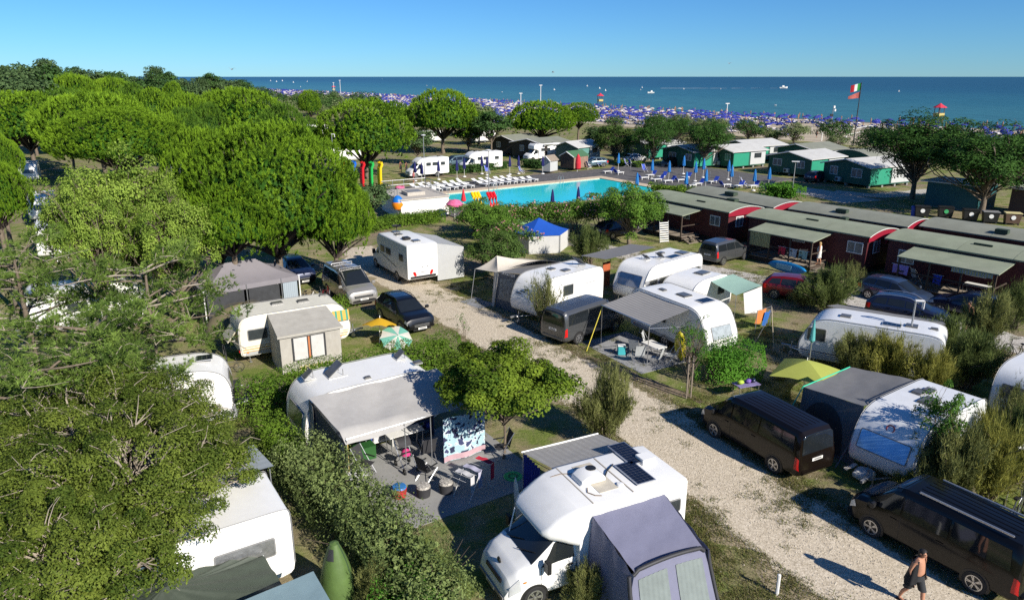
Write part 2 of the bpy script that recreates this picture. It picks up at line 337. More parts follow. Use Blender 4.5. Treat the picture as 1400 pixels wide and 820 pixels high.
# foreground grass tufts and loose stones on and beside the road: real blades, too many to count
def unit2(v): return v / np.linalg.norm(v, axis=1, keepdims=True)
def scatter_grass(name, label, zones, seed, edges=()):
    rg = np.random.default_rng(seed); Vs = []
    for (cx, cy, rx, ry, n_, hmax) in zones:
        nc = max(1, n_ // 40); cc = rg.normal(0, .5, (nc, 2)) * (rx, ry) + (cx, cy)
        P = cc[rg.integers(0, nc, n_)] + rg.normal(0, .14, (n_, 2))
        h = rg.uniform(.3, 1, n_) * hmax; an = rg.uniform(0, 2 * np.pi, n_); wv = .012
        lean = rg.normal(0, .5, (n_, 2)) * h[:, None]
        A = np.c_[P[:, 0] - np.cos(an) * wv, P[:, 1] - np.sin(an) * wv, np.zeros(n_)]
        B = np.c_[P[:, 0] + np.cos(an) * wv, P[:, 1] + np.sin(an) * wv, np.zeros(n_)]
        C = np.c_[P + lean, h]; Vs.append(np.stack([A, B, C], 1).reshape(-1, 3))
    for (cl, half, n_, hmax) in edges:      # blades creeping in from both sides of a road
        cl = np.array(cl); k = rg.integers(0, len(cl) - 1, n_); t = rg.random(n_)[:, None]; d = unit2(cl[k + 1] - cl[k]); nn = np.c_[-d[:, 1], d[:, 0]]; sd_ = rg.choice((-1., 1.), n_)[:, None]
        P = cl[k] * (1 - t) + cl[k + 1] * t + nn * sd_ * (half + rg.gamma(2., .22, (n_, 1)) - .25); h = rg.uniform(.3, 1, n_) * hmax; an = rg.uniform(0, 6.28, n_)
        A = np.c_[P[:, 0] - np.cos(an) * .012, P[:, 1] - np.sin(an) * .012, np.zeros(n_)]; B = np.c_[P[:, 0] + np.cos(an) * .012, P[:, 1] + np.sin(an) * .012, np.zeros(n_)]; Vs.append(np.stack([A, B, np.c_[P + rg.normal(0, .5, (n_, 2)) * h[:, None], h]], 1).reshape(-1, 3))
    V = np.concatenate(Vs); V[:, 2] += .004; F = np.arange(len(V)).reshape(-1, 3)
    me = np_mesh(name, V, F, leaf('grass_blade', (.20, .17, .075), (.085, .125, .025), .3), np.repeat(rg.random(len(F)) ** 1.3, 3))
    return tag(link(name, me), label, 'grass', kind='stuff')
scatter_grass('grass', 'short dry and green grass beside the gravel road and between the pitches', [(5.6, 18.5, 1.2, 2.8, 9000, .10), (6.5, 15.5, 2.5, 2.2, 9000, .10), (9.5, 21, 1.6, 2.0, 4000, .10), (3.4, 36, 3.5, 4.5, 7000, .11), (-3.5, 46, 3, 4, 5000, .12), (8, 27.5, 2.2, 2.4, 5000, .10),
    (-2, 30, 3, 3, 3000, .1), (11.5, 29, 3, 3, 6000, .12), (-11.5, 28, 2, 2.2, 4000, .10), (17, 47, 4, 4, 6000, .14), (9, 55, 5, 4, 5000, .14), (14, 36, 3, 4, 5000, .14), (24, 33, 4, 5, 6000, .16), (18, 27.5, 3, 3, 4000, .15), (12, 19.8, 1.4, 1.4, 2500, .10)], 21, [(ROAD[2:8], 1.95, 26000, .09)])
def scatter_stones():
    rg = np.random.default_rng(5); n_ = 9000; P = []
    cl = np.array(ROAD); 
    k = rg.integers(2, 7, n_); t = rg.random(n_)[:, None]; q = cl[k] * (1 - t) + cl[k + 1] * t + rg.normal(0, 1.15, (n_, 2))
    s = rg.uniform(.012, .030, n_); base = np.array([(1, 0, 0), (0, 1, 0), (-1, 0, 0), (0, -1, 0), (0, 0, .8)])
    V = base[None] * (s[:, None, None] * rg.uniform(.6, 1.4, (n_, 5, 1))); V[:, :, 0] += q[:, 0, None]; V[:, :, 1] += q[:, 1, None]; V[:, :, 2] += .008
    F = (np.array([(0, 1, 4), (1, 2, 4), (2, 3, 4), (3, 0, 4)])[None] + (np.arange(n_) * 5)[:, None, None]).reshape(-1, 3)
    me = np_mesh('gravel_stones', V.reshape(-1, 3), F, leaf('loose_stone', (.36, .31, .24), (.62, .56, .46), 0, .9, .1), np.repeat(rg.random(n_), 5))
    tag(link('gravel', me), 'loose pale stones scattered over the gravel road', 'gravel', kind='stuff')
scatter_stones()
# ------------------------------------------------------------------ motor vehicles
class Surf:
    """car skin: stations (x, sill z, belt z, top z, half width, half width of the top)"""
    def __init__(s, st): s.st = np.array(sorted(st), float)
    def ctrl(s, x):
        z0, b, T, w, wt = [np.interp(x, s.st[:, 0], s.st[:, k]) for k in range(1, 6)]
        return [(0, z0), (.90 * w, z0), (.985 * w, z0 + .12 * (b - z0)), (w, z0 + .55 * (b - z0)), (.972 * w, b), (wt, b + .80 * (T - b)), (.84 * wt, b + .97 * (T - b)), (0, T)]
    def pt(s, x, t, side=1):
        c = s.ctrl(x); i = min(int(t), 6); f = t - i
        return Vector((x, side * (c[i][0] * (1 - f) + c[i + 1][0] * f), c[i][1] * (1 - f) + c[i + 1][1] * f))
    def opt(s, x, t, side, off):
        e = .004; du = s.pt(x + e, t, side) - s.pt(x - e, t, side); tt = min(max(t, .02), 6.97)
        dv = s.pt(x, tt + .02, side) - s.pt(x, tt - .02, side); nn = du.cross(dv).normalized()
        if nn.dot(Vector((0, side, .4))) < 0 and abs(nn.x) < .8: nn = -nn
        if abs(nn.x) >= .8 and nn.x * (x - 0) < 0: nn = -nn
        return s.pt(x, t, side) + nn * off
    def shell(s, mb, mi=0):
        xs = sorted(set([round(v, 4) for v in s.st[:, 0]] + [round(v, 4) for v in np.linspace(s.st[0, 0], s.st[-1, 0], 16)]))
        ts = [0, 1, 2, 3, 4, 4.5, 5, 5.5, 6, 6.5, 7]; ring = []
        for x in xs: ring.append([s.pt(x, t, 1) for t in ts] + [s.pt(x, t, -1) for t in ts[-2:0:-1]])
        n = len(ring[0]); vs = [p for r in ring for p in r]
        fs = [(i * n + k, i * n + (k + 1) % n, (i + 1) * n + (k + 1) % n, (i + 1) * n + k) for i in range(len(ring) - 1) for k in range(n)]
        fs += [tuple(range(n)), tuple((len(ring) - 1) * n + k for k in range(n))]
        mb.add(vs, fs, mi)
    def side_patch(s, mb, xb0, xb1, xt0, xt1, t0, t1, side, off=.012, mi=0, nx=6, nt=3):
        def fn(u, v):
            x = (xb0 + (xt0 - xb0) * v) * (1 - u) + (xb1 + (xt1 - xb1) * v) * u
            return s.opt(x, t0 + (t1 - t0) * v, side, off)
        mb.grid(fn, nx, nt, mi)
    def top_patch(s, mb, x0, x1, k=1.75, off=.012, mi=0, n=8, inset=0.):
        def fn(u, v):
            q = 2 * v - 1; x = x0 + (x1 - x0) * u
            return s.opt(x, 7 - abs(q) * k, 1 if q >= 0 else -1, off)
        mb.grid(fn, n, 8, mi)
VAN = dict(st=[(-2.47, .42, .55, .60, .80, .70), (-2.45, .36, .98, 1.02, .90, .82), (-2.38, .33, 1.08, 1.80, .94, .76), (-2.24, .30, 1.08, 1.93, .95, .78), (.0, .28, 1.08, 1.98, .955, .80), (.85, .28, 1.08, 1.97, .955, .80), (1.1, .28, 1.08, 1.90, .955, .79), (1.80, .28, 1.05, 1.22, .95, .82), (2.15, .28, .98, 1.10, .94, .78), (2.36, .28, .80, .95, .89, .70), (2.45, .30, .52, .60, .80, .62)],
    wheels=(1.55, -1.45), wr=.335, ws=(1.82, .93), rear=(-2.44, -2.36), side=[(.80, 1.66, .78, 1.10), (-.55, .74, -.55, .72), (-2.18, -.62, -2.08, -.62)], ribs=True, lamp=(2.12, 2.34), tail=(-2.455, -2.30, 2.6, 3.9), grille=(2.40, .62, .50))
TOUR = dict(st=[(-2.50, .42, .55, .60, .82, .70), (-2.48, .36, .98, 1.02, .92, .82), (-2.41, .33, 1.08, 1.82, .97, .78), (-2.24, .30, 1.08, 1.95, .985, .80), (.0, .28, 1.08, 1.98, .985, .82), (.45, .28, 1.08, 1.95, .985, .82), (.7, .28, 1.08, 1.87, .985, .81), (1.62, .28, 1.08, 1.24, .98, .84), (2.1, .28, 1.0, 1.12, .97, .80), (2.36, .30, .82, .97, .92, .70), (2.48, .30, .52, .60, .80, .62)],
    wheels=(1.6, -1.5), wr=.335, ws=(1.62, .52), rear=(-2.47, -2.39), side=[(.50, 1.50, .42, .85), (-.85, .42, -.85, .36), (-2.2, -.92, -2.1, -.92)], ribs=False, lamp=(2.02, 2.40), tail=(-2.485, -2.33, 2.6, 4.3), grille=(2.42, .66, .55))
SUV = dict(st=[(-2.20, .48, .62, .66, .72, .62), (-2.16, .40, .98, 1.02, .84, .70), (-2.05, .34, 1.02, 1.18, .88, .66), (-1.72, .30, 1.02, 1.48, .91, .64), (-1.0, .28, 1.0, 1.58, .915, .64), (-.1, .28, .98, 1.60, .915, .64), (.35, .28, .97, 1.52, .915, .64), (1.12, .28, .97, 1.06, .91, .74), (1.75, .28, .88, .99, .89, .70), (2.08, .30, .76, .88, .84, .62), (2.2, .34, .52, .58, .74, .56)],
    wheels=(1.36, -1.32), wr=.345, ws=(1.14, .40), rear=(-2.05, -1.72), side=[(.02, 1.0, .0, .40), (-.98, -.06, -.96, -.08), (-1.85, -1.06, -1.62, -1.04)], ribs=False, lamp=(1.82, 2.12), tail=(-2.15, -1.9, 3.0, 3.95), grille=(2.17, .5, .45))
HATCH = dict(st=[(-2.12, .46, .6, .64, .70, .60), (-2.08, .38, .92, .96, .82, .68), (-1.98, .32, .96, 1.10, .86, .64), (-1.66, .28, .96, 1.38, .885, .62), (-.95, .26, .94, 1.48, .89, .62), (-.1, .26, .92, 1.50, .89, .62), (.3, .26, .91, 1.42, .89, .62), (1.18, .26, .90, .99, .885, .72), (1.72, .26, .80, .90, .86, .68), (2.03, .28, .66, .78, .80, .58), (2.13, .32, .48, .54, .70, .52)],
    wheels=(1.30, -1.30), wr=.31, ws=(1.20, .34), rear=(-1.98, -1.66), side=[(.0, 1.02, -.02, .36), (-.95, -.06, -.92, -.08), (-1.72, -1.02, -1.54, -1.0)], ribs=False, lamp=(1.72, 2.05), tail=(-2.08, -1.82, 3.0, 3.95), grille=(2.10, .42, .35))
MPV = dict(st=[(-2.18, .44, .6, .64, .74, .62), (-2.15, .36, .98, 1.02, .86, .72), (-2.06, .32, 1.02, 1.58, .89, .68), (-1.9, .30, 1.02, 1.74, .90, .68), (-.5, .28, 1.0, 1.80, .905, .69), (.3, .28, 1.0, 1.74, .905, .69), (.55, .28, 1.0, 1.64, .905, .69), (1.45, .28, .98, 1.08, .90, .74), (1.85, .28, .86, .98, .87, .68), (2.1, .30, .7, .8, .81, .58), (2.19, .34, .5, .56, .7, .5)],
    wheels=(1.34, -1.34), wr=.32, ws=(1.45, .38), rear=(-2.13, -2.04), side=[(.15, 1.2, .1, .55), (-.9, .07, -.9, .04), (-1.95, -.96, -1.82, -.96)], ribs=False, lamp=(1.8, 2.12), tail=(-2.14, -1.98, 2.8, 4.2), grille=(2.15, .45, .4))
_wheel_cache = {}
def wheel_meshes(r, spokes=5):
    key = (round(r, 3), spokes)
    if key in _wheel_cache: return _wheel_cache[key]
    t = MB(); t.lathe([(r * .66, -.10), (r * .93, -.11), (r, -.08), (r, .07), (r * .93, .10), (r * .66, .09)], axis='Y', n=24)
    a = t.build('wheel', rubber, smooth=40); m1 = a.data; bpy.data.objects.remove(a)
    q = MB(); q.lathe([(r * .66, .085), (r * .60, .088), (r * .58, .05), (r * .15, .045), (0.001, .05)], axis='Y', n=24, mi=1)
    q.lathe([(r * .67, .082), (r * .67, .098), (r * .59, .10), (r * .585, .06)], axis='Y', n=24)
    for k in range(spokes):
        w = 2 * math.pi * k / spokes
        for dw in (-.13, .13):
            M = Matrix.Rotation(-(w + dw), 3, 'Y'); q.box(M @ Vector((r * .36, .085, 0)), (r * .50, .02, r * .085), 0, M=M)
    q.lathe([(0.001, .105), (r * .12, .105), (r * .13, .06)], axis='Y', n=10)
    b = q.build('rim', [alloy, black], smooth=40); m2 = b.data; bpy.data.objects.remove(b)
    _wheel_cache[key] = (m1, m2); return m1, m2
def add_wheel(parent, x, y, r, side, spokes=5):
    a, b = wheel_meshes(r, spokes); w = link('wheel', a, parent, (x, y, r), 0 if side > 0 else math.pi); link('rim', b, w)
def plate(parent, x, z, back, y=0., w=.52):
    mb = MB(); mb.panel((x, y, z), (0, -1, 0) if back else (0, 1, 0), (0, 0, 1), (-w / 2, w / 2, -.055, .055), .01, .012)
    mb.panel((x + (-.0125 if back else .0125), y, z), (0, -1, 0) if back else (0, 1, 0), (0, 0, 1), (-w / 2 + .09, w / 2 - .06, -.03, .03), .004, .002, 1)
    mb.build('number_plate', [platem, greypl], parent)
def arch(mb, x, y, r, side, mi):
    n = 22; pts = []
    for k in range(n + 1):
        w = math.pi * (-.12 + 1.24 * k / n); pts.append((x + r * 1.17 * math.cos(w), r + r * 1.17 * math.sin(w)))
    vs = [(px, y, max(pz, .2)) for px, pz in pts] + [(px, y - side * .1, max(pz, .2)) for px, pz in pts]; m_ = len(pts)
    mb.add(vs, [tuple(range(m_))] + [(k, k + 1, m_ + k + 1, m_ + k) for k in range(m_ - 1)], mi)
def car(name, label, spec, paint, loc, rz, cat='car', extras=(), spokes=5, gl=None, group=None, sc=None):
    root = thing(name, label, cat, loc, rz, group); S = Surf(spec['st']); g = gl or glass; wr = spec['wr']
    mb = MB(); S.shell(mb)
    for wx in spec['wheels']:
        for sd_ in (1, -1): arch(mb, wx, sd_ * (S.ctrl(wx)[3][0] + .006), wr, sd_, 1)
    for (b0, b1, t0, t1) in spec['side'][:2]:      # door seams
        for sd_ in (1, -1):
            S.side_patch(mb, b1 - .005, b1 + .012, b1 - .005, b1 + .012, 1.6, 4.05, sd_, .005, 1, 1, 4)
    for sd_ in (1, -1): S.side_patch(mb, -1.1, 1.1, -1.1, 1.1, 1.0, 2.0, sd_, .008, 1, 5, 2)
    body = mb.build('body', [paint, black], root, smooth=32)
    if spec['ribs']:
        for k in range(6):
            q = MB(); y = -.5 + k * .2
            def fn(u, v, y=y):
                x = -2.0 + 2.6 * u; yy = y + (v - .5) * .05; T = S.ctrl(x); 
                f = min(abs(yy) / T[6][0], 1); return (x, yy, T[7][1] * (1 - f) + T[6][1] * f + .012)
            q.grid(fn, 6, 1); q.build('roof_rib', paint, root)
    q = MB(); S.top_patch(q, *spec['ws']); q.build('windscreen', g, root, smooth=60)
    q = MB(); S.top_patch(q, *spec['rear'], k=1.7); q.build('rear_window', g, root, smooth=60)
    for (b0, b1, t0, t1) in spec['side']:
        for sd_ in (1, -1):
            q = MB(); S.side_patch(q, b0, b1, t0, t1, 4.12, 4.92, sd_, .012); q.build('side_window', g, root, smooth=60)
    for sd_ in (1, -1):
        for wx in spec['wheels']: add_wheel(root, wx, sd_ * (S.ctrl(wx)[3][0] - .075), wr, sd_, spokes)
        q = MB(); a, b = spec['lamp']; S.side_patch(q, a, b, a + .08, b - .02, 3.25, 4.0, sd_, .012); q.build('headlight', clearl, root, smooth=60)
        q = MB(); a, b, t0, t1 = spec['tail']; S.side_patch(q, a, b, a + .02, b, t0, t1, sd_, .014); q.build('tail_light', redl, root, smooth=60)
        x = spec['side'][0][1] - .12; c4 = S.ctrl(x)[4]
        q = MB(); q.box((x, sd_ * (c4[0] + .13), c4[1] + .10), (.12, .22, .17)); q.box((x, sd_ * (c4[0] + .02), c4[1] + .03), (.06, .12, .05)); q.build('wing_mirror', black if 'dark' in extras else paint, root, bevel=.03)
        for (b0, b1, t0, t1) in spec['side'][:2]:
            q = MB(); p = S.opt(b0 + .16, 3.72, sd_, .02); q.box(p, (.2, .03, .03)); q.build('door_handle', paint, root, bevel=.008)
    gx, gz, gw = spec['grille']; x0, x1 = spec['st'][0][0], spec['st'][-1][0]
    q = MB(); q.box((gx, 0, gz), (.12, gw * 2.2, .16)); q.box((gx + .03, 0, gz - .22), (.1, gw * 2.4, .10)); q.build('grille', black, root, bevel=.02)
    q = MB(); q.box((gx + .055, 0, gz + .05), (.03, gw * 2.0, .022)); q.box((gx + .055, 0, gz - .04), (.03, gw * 2.0, .022)); q.build('grille_bar', silver, root)
    plate(root, gx + .10, gz - .14, False)
    for (bx, z) in ((x0 - .02, .44), (x1 + .0, .40)):
        q = MB(); q.box((bx - (.02 if bx > 0 else -.02), 0, z), (.14, 1.55, .16)); q.build('bumper', paint if 'paintbump' in extras else black, root, bevel=.05)
    plate(root, x0 - .035 if spec in (SUV, HATCH) else x0 - .0, .80 if spec not in (VAN, TOUR) else .86, True)
    if 'rails' in extras:
        for sd_ in (1, -1):
            q = MB(); q.tube([(x, sd_ * (S.ctrl(x)[6][0] + .02), S.ctrl(x)[6][1] + (.06 if i not in (0, 5) else .01)) for i, x in enumerate(np.linspace(-1.7, .6, 6))], .022, 6); q.build('roof_rail', silver if 'silverrails' in extras else black, root, smooth=40)
    if 'bars' in extras:
        for x in (-1.2, .3):
            c6 = S.ctrl(x)[6]; q = MB(); q.box((x, 0, S.ctrl(x)[7][1] + .07), (.09, c6[0] * 2.1, .04))
            for sd_ in (1, -1): q.box((x, sd_ * c6[0], c6[1] + .035), (.1, .05, .08))
            q.build('roof_bar', silver, root, bevel=.01)
    if sc: root.scale = (sc,) * 3
    return root
def paint(name, col, metal=.35, rough=.28, coat=.7, spec=.5): return mat(name, col, rough, metal, var=.05, coat=coat, spec=spec, dirt=.01, scale=1.2)
darkbrown = paint('dark_brown_metallic', (.008, .0055, .004), .0, .18, .15, .35); darkblk = paint('black_metallic', (.005, .0048, .005), .0, .18, .15, .35)
greyp = paint('graphite_metallic', (.10, .105, .11), .55); silvp = paint('warm_silver_metallic', (.40, .385, .36), .6)
blackp = paint('deep_black_paint', (.006, .006, .007), .2); bluep = paint('dark_blue_metallic', (.05, .075, .13), .5); redp = paint('dark_red_metallic', (.20, .008, .014), .4)
navyp = paint('navy_paint', (.012, .018, .05), .3); whitec = paint('white_car_paint', (.7, .7, .7), .0); teal_p = paint('grey_blue_paint', (.10, .16, .20), .4)

# VAN A: rear wheel spots known; heading is front direction
h1 = ang((9.37, 22.52), (7.90, 25.29)); c1 = mid((9.37, 22.52), (7.9, 25.29)); off = Vector((math.cos(h1 - math.pi / 2), math.sin(h1 - math.pi / 2))) * .93
car('passenger_van', 'dark brown passenger van parked nose-on to the lilac table and square hedge', VAN, darkbrown, (c1[0] + off.x, c1[1] + off.y), h1, 'van', extras=('dark', 'paintbump'), spokes=5)
h2 = ang((12.66, 16.32), (11.03, 18.91)); c2 = mid((12.66, 16.32), (11.03, 18.91)); off = Vector((math.cos(h2 - math.pi / 2), math.sin(h2 - math.pi / 2))) * .93
vb = car('passenger_van', 'black van with two silver roof rails beside the bare-chested man', VAN, darkblk, (c2[0] + off.x, c2[1] + off.y), h2, 'van', extras=('dark', 'paintbump'), spokes=5)
for yy in (.62, -.62):
    q = MB(); q.box((-.75, yy, 2.0), (2.5, .06, .05)); q.build('roof_rail', silver, vb, bevel=.012)
h3 = ang((3.41, 35.46), (5.71, 37.55)); p3_ = mid((3.41, 35.46), (5.71, 37.55)); off = Vector((math.cos(h3 + math.pi / 2), math.sin(h3 + math.pi / 2))) * .9
car('passenger_van', 'graphite grey van with its tailgate to the road beside the striped awning', VAN, greyp, (p3_[0] + off.x, p3_[1] + off.y), h3, 'van', extras=('paintbump',), spokes=6)
hf = R(-57); fc = mid((-9.75, 41.36), (-8.37, 42.56))
car('people_carrier', 'silver beige people carrier with two roof bars under the big stone pine', TOUR, silvp, (fc[0] - math.cos(hf) * 2.45, fc[1] - math.sin(hf) * 2.45), hf, 'van', extras=('bars',), spokes=5)
car('estate_car', 'dark estate car in deep shade behind the silver people carrier', HATCH, navyp, (-15.2, 48.6), R(-56), 'car', spokes=5)
hs = R(-56); fc = mid((-5.36, 36.53), (-4.18, 37.11)); fc = (fc[0] - .2, fc[1] + .35)
car('suv', 'glossy black crossover car next to the yellow beach parasol', SUV, blackp, (fc[0] - math.cos(hs) * 2.15, fc[1] - math.sin(hs) * 2.15), hs, 'car', extras=('rails', 'paintbump'), spokes=5)
hb = ang(G(1180, 407), G(1262, 428)); pb = mid(G(1180, 407), G(1248, 424)); off = Vector((math.cos(hb + math.pi / 2), math.sin(hb + math.pi / 2))) * .85
car('hatchback', 'dark blue hatchback parked on the lane below the purple laundry', HATCH, bluep, (pb[0] + off.x, pb[1] + off.y), hb, 'car', extras=('paintbump',), spokes=5)
car('hatchback', 'dark red car half hidden behind the feathery tamarisk bush', HATCH, redp, G(1090, 408), R(-30), 'car', extras=('paintbump',))
car('hatchback', 'navy car parked beside the porch with the yellow striped valance', HATCH, navyp, G(1325, 432), R(130), 'car', extras=('paintbump',))
car('estate_car', 'blue black estate car with roof rails behind the awning caravan', HATCH, navyp, G(1238, 438), R(-38), 'car', extras=('rails', 'silverrails', 'paintbump'))
car('minivan', 'dark grey minivan parked between two red cabins', MPV, greyp, G(990, 356), R(38), 'car', extras=('paintbump',))
car('hatchback', 'dark car half under the round leafy tree by the oleanders', HATCH, navyp, (9.3, 62.5), R(35), 'car')
car('hatchback', 'white car parked under the round tree behind the pool deck', HATCH, whitec, G(868, 222), R(35), 'car')
car('suv', 'black car parked in the shade of a green cabin with two white windows', SUV, blackp, G(920, 228), R(215), 'car')
car('minivan', 'grey blue minivan between the two white motorhomes by the pool', MPV, teal_p, G(622, 228), R(215), 'car')
car('hatchback', 'blue car parked between two dark green cabins', HATCH, navyp, G(1118, 248), R(35), 'car')
car('hatchback', 'blue grey car with its tail to the small brown shed', HATCH, teal_p, G(812, 228), R(200), 'car')
# ------------------------------------------------------------------ caravans and motorhomes
def chaikin(p, k=2, closed=True):
    for _ in range(k):
        q = []
        for i in range(len(p)):
            a, b = Vector(p[i]), Vector(p[(i + 1) % len(p)])
            d = (b - a).length; f = min(.25, .18 / d) if d > 0 else .25
            q += [a.lerp(b, f), a.lerp(b, 1 - f)]
        p = q
    return [(v[0], v[1]) for v in p]
def prism_bevel(name, prof, W_, m, parent, r=.06, seg=3, smooth=30, taper=None):
    bm = bmesh.new(); n = len(prof)
    a = [bm.verts.new((x, -W_ / 2, z)) for x, z in prof]; b = [bm.verts.new((x, W_ / 2, z)) for x, z in prof]
    f1 = bm.faces.new(a); f2 = bm.faces.new(b[::-1])
    for i in range(n): bm.faces.new((a[i], b[i], b[(i + 1) % n], a[(i + 1) % n]))
    bmesh.ops.recalc_face_normals(bm, faces=bm.faces)
    es = list(f1.edges) + list(f2.edges)
    bmesh.ops.bevel(bm, geom=es, offset=r, segments=seg, affect='EDGES', clamp_overlap=True)
    me = bpy.data.meshes.new(name); bm.to_mesh(me); bm.free(); me.materials.append(m)
    me.polygons.foreach_set('use_smooth', [True] * len(me.polygons)); me.set_sharp_from_angle(angle=R(smooth))
    return link(name, me, parent)
def window(parent, o, a, b, w, h, gm, frame=None, r=.07, th=.035):
    mb = MB(); mb.panel(o, a, b, (-w / 2, w / 2, -h / 2, h / 2), r, th, 0)
    nn = Vector(a).normalized().cross(Vector(b).normalized()); mb.panel(Vector(o) + nn * (th + .001), a, b, (-w / 2 + .035, w / 2 - .035, -h / 2 + .035, h / 2 - .035), r * .7, .004, 1)
    return mb.build('window', [frame or greypl, gm], parent)
def roof_hatch(parent, x, y, z, sx=.42, sy=.42, h=.07, m=None, name='roof_hatch', open_=False):
    mb = MB(); mb.box((x, y, z + .02), (sx + .06, sy + .06, .04), 1)
    if open_:
        M = Matrix.Rotation(R(-38), 3, 'Y'); mb.box((x - sx * .1, y, z + .06 + sx * .32), (sx, sy, .03), 0, M=M)
        for dy in (-1, 1): mb.box((x + sx * .30, y + dy * sy * .42, z + .16), (.02, .02, .28), 1)
    else: mb.box((x, y, z + .03 + h / 2), (sx, sy, h), 0)
    return mb.build(name, [m or hatchm, white], parent, bevel=.015)
def solar_panel(parent, x, y, z, sx, sy, cells=(4, 9)):
    mb = MB(); mb.box((x, y, z + .045), (sx, sy, .03), 0); o = mb.build('solar_panel', silver, parent)
    c = MB(); nx, ny = cells
    for i in range(nx):
        for j in range(ny):
            c.box((x - sx / 2 + .03 + (sx - .06) * (i + .5) / nx, y - sy / 2 + .03 + (sy - .06) * (j + .5) / ny, z + .062), ((sx - .06) / nx - .012, (sy - .06) / ny - .012, .006))
    c.build('solar_cells', solar, o)
    return o
skirtm = mat('light_grey_skirt', (.36, .37, .38), .5, var=.08, dirt=.3)
PROF = {
 'modern': lambda f, H: [(-f + .02, .45), (f - .35, .42), (f - .06, .6), (f, .95), (f - .07, 1.35), (f - .40, 2.02), (f - .72, H - .16), (f - 1.25, H), (-f + .6, H + .02), (-f + .16, H - .08), (-f, H - .4), (-f, .6)],
 'old': lambda f, H: [(-f + .06, .42), (f - .3, .42), (f - .04, .8), (f, 1.2), (f - .22, 1.9), (f - .5, H - .14), (f - .95, H - .01), (-f + .65, H), (-f + .2, H - .14), (-f + .03, H - .5), (-f, 1.1), (-f + .04, .7)],
 'boxy': lambda f, H: [(-f, .42), (f - .2, .42), (f, .7), (f, 1.3), (f - .12, H - .5), (f - .32, H - .12), (f - .6, H), (-f + .35, H), (-f + .08, H - .08), (-f, H - .3)],
 'cube': lambda f, H: [(-f, .45), (f, .45), (f, H - .12), (f - .12, H), (-f + .15, H), (-f, H - .15)],
 'round': lambda f, H: [(-f + .1, .40), (f - .4, .40), (f - .08, .62), (f, 1.0), (f - .04, 1.5), (f - .25, 2.05), (f - .62, H - .12), (f - 1.2, H), (-f + 1.1, H), (-f + .5, H - .16), (-f + .16, 2.0), (-f + .02, 1.4), (-f, .9)],
}
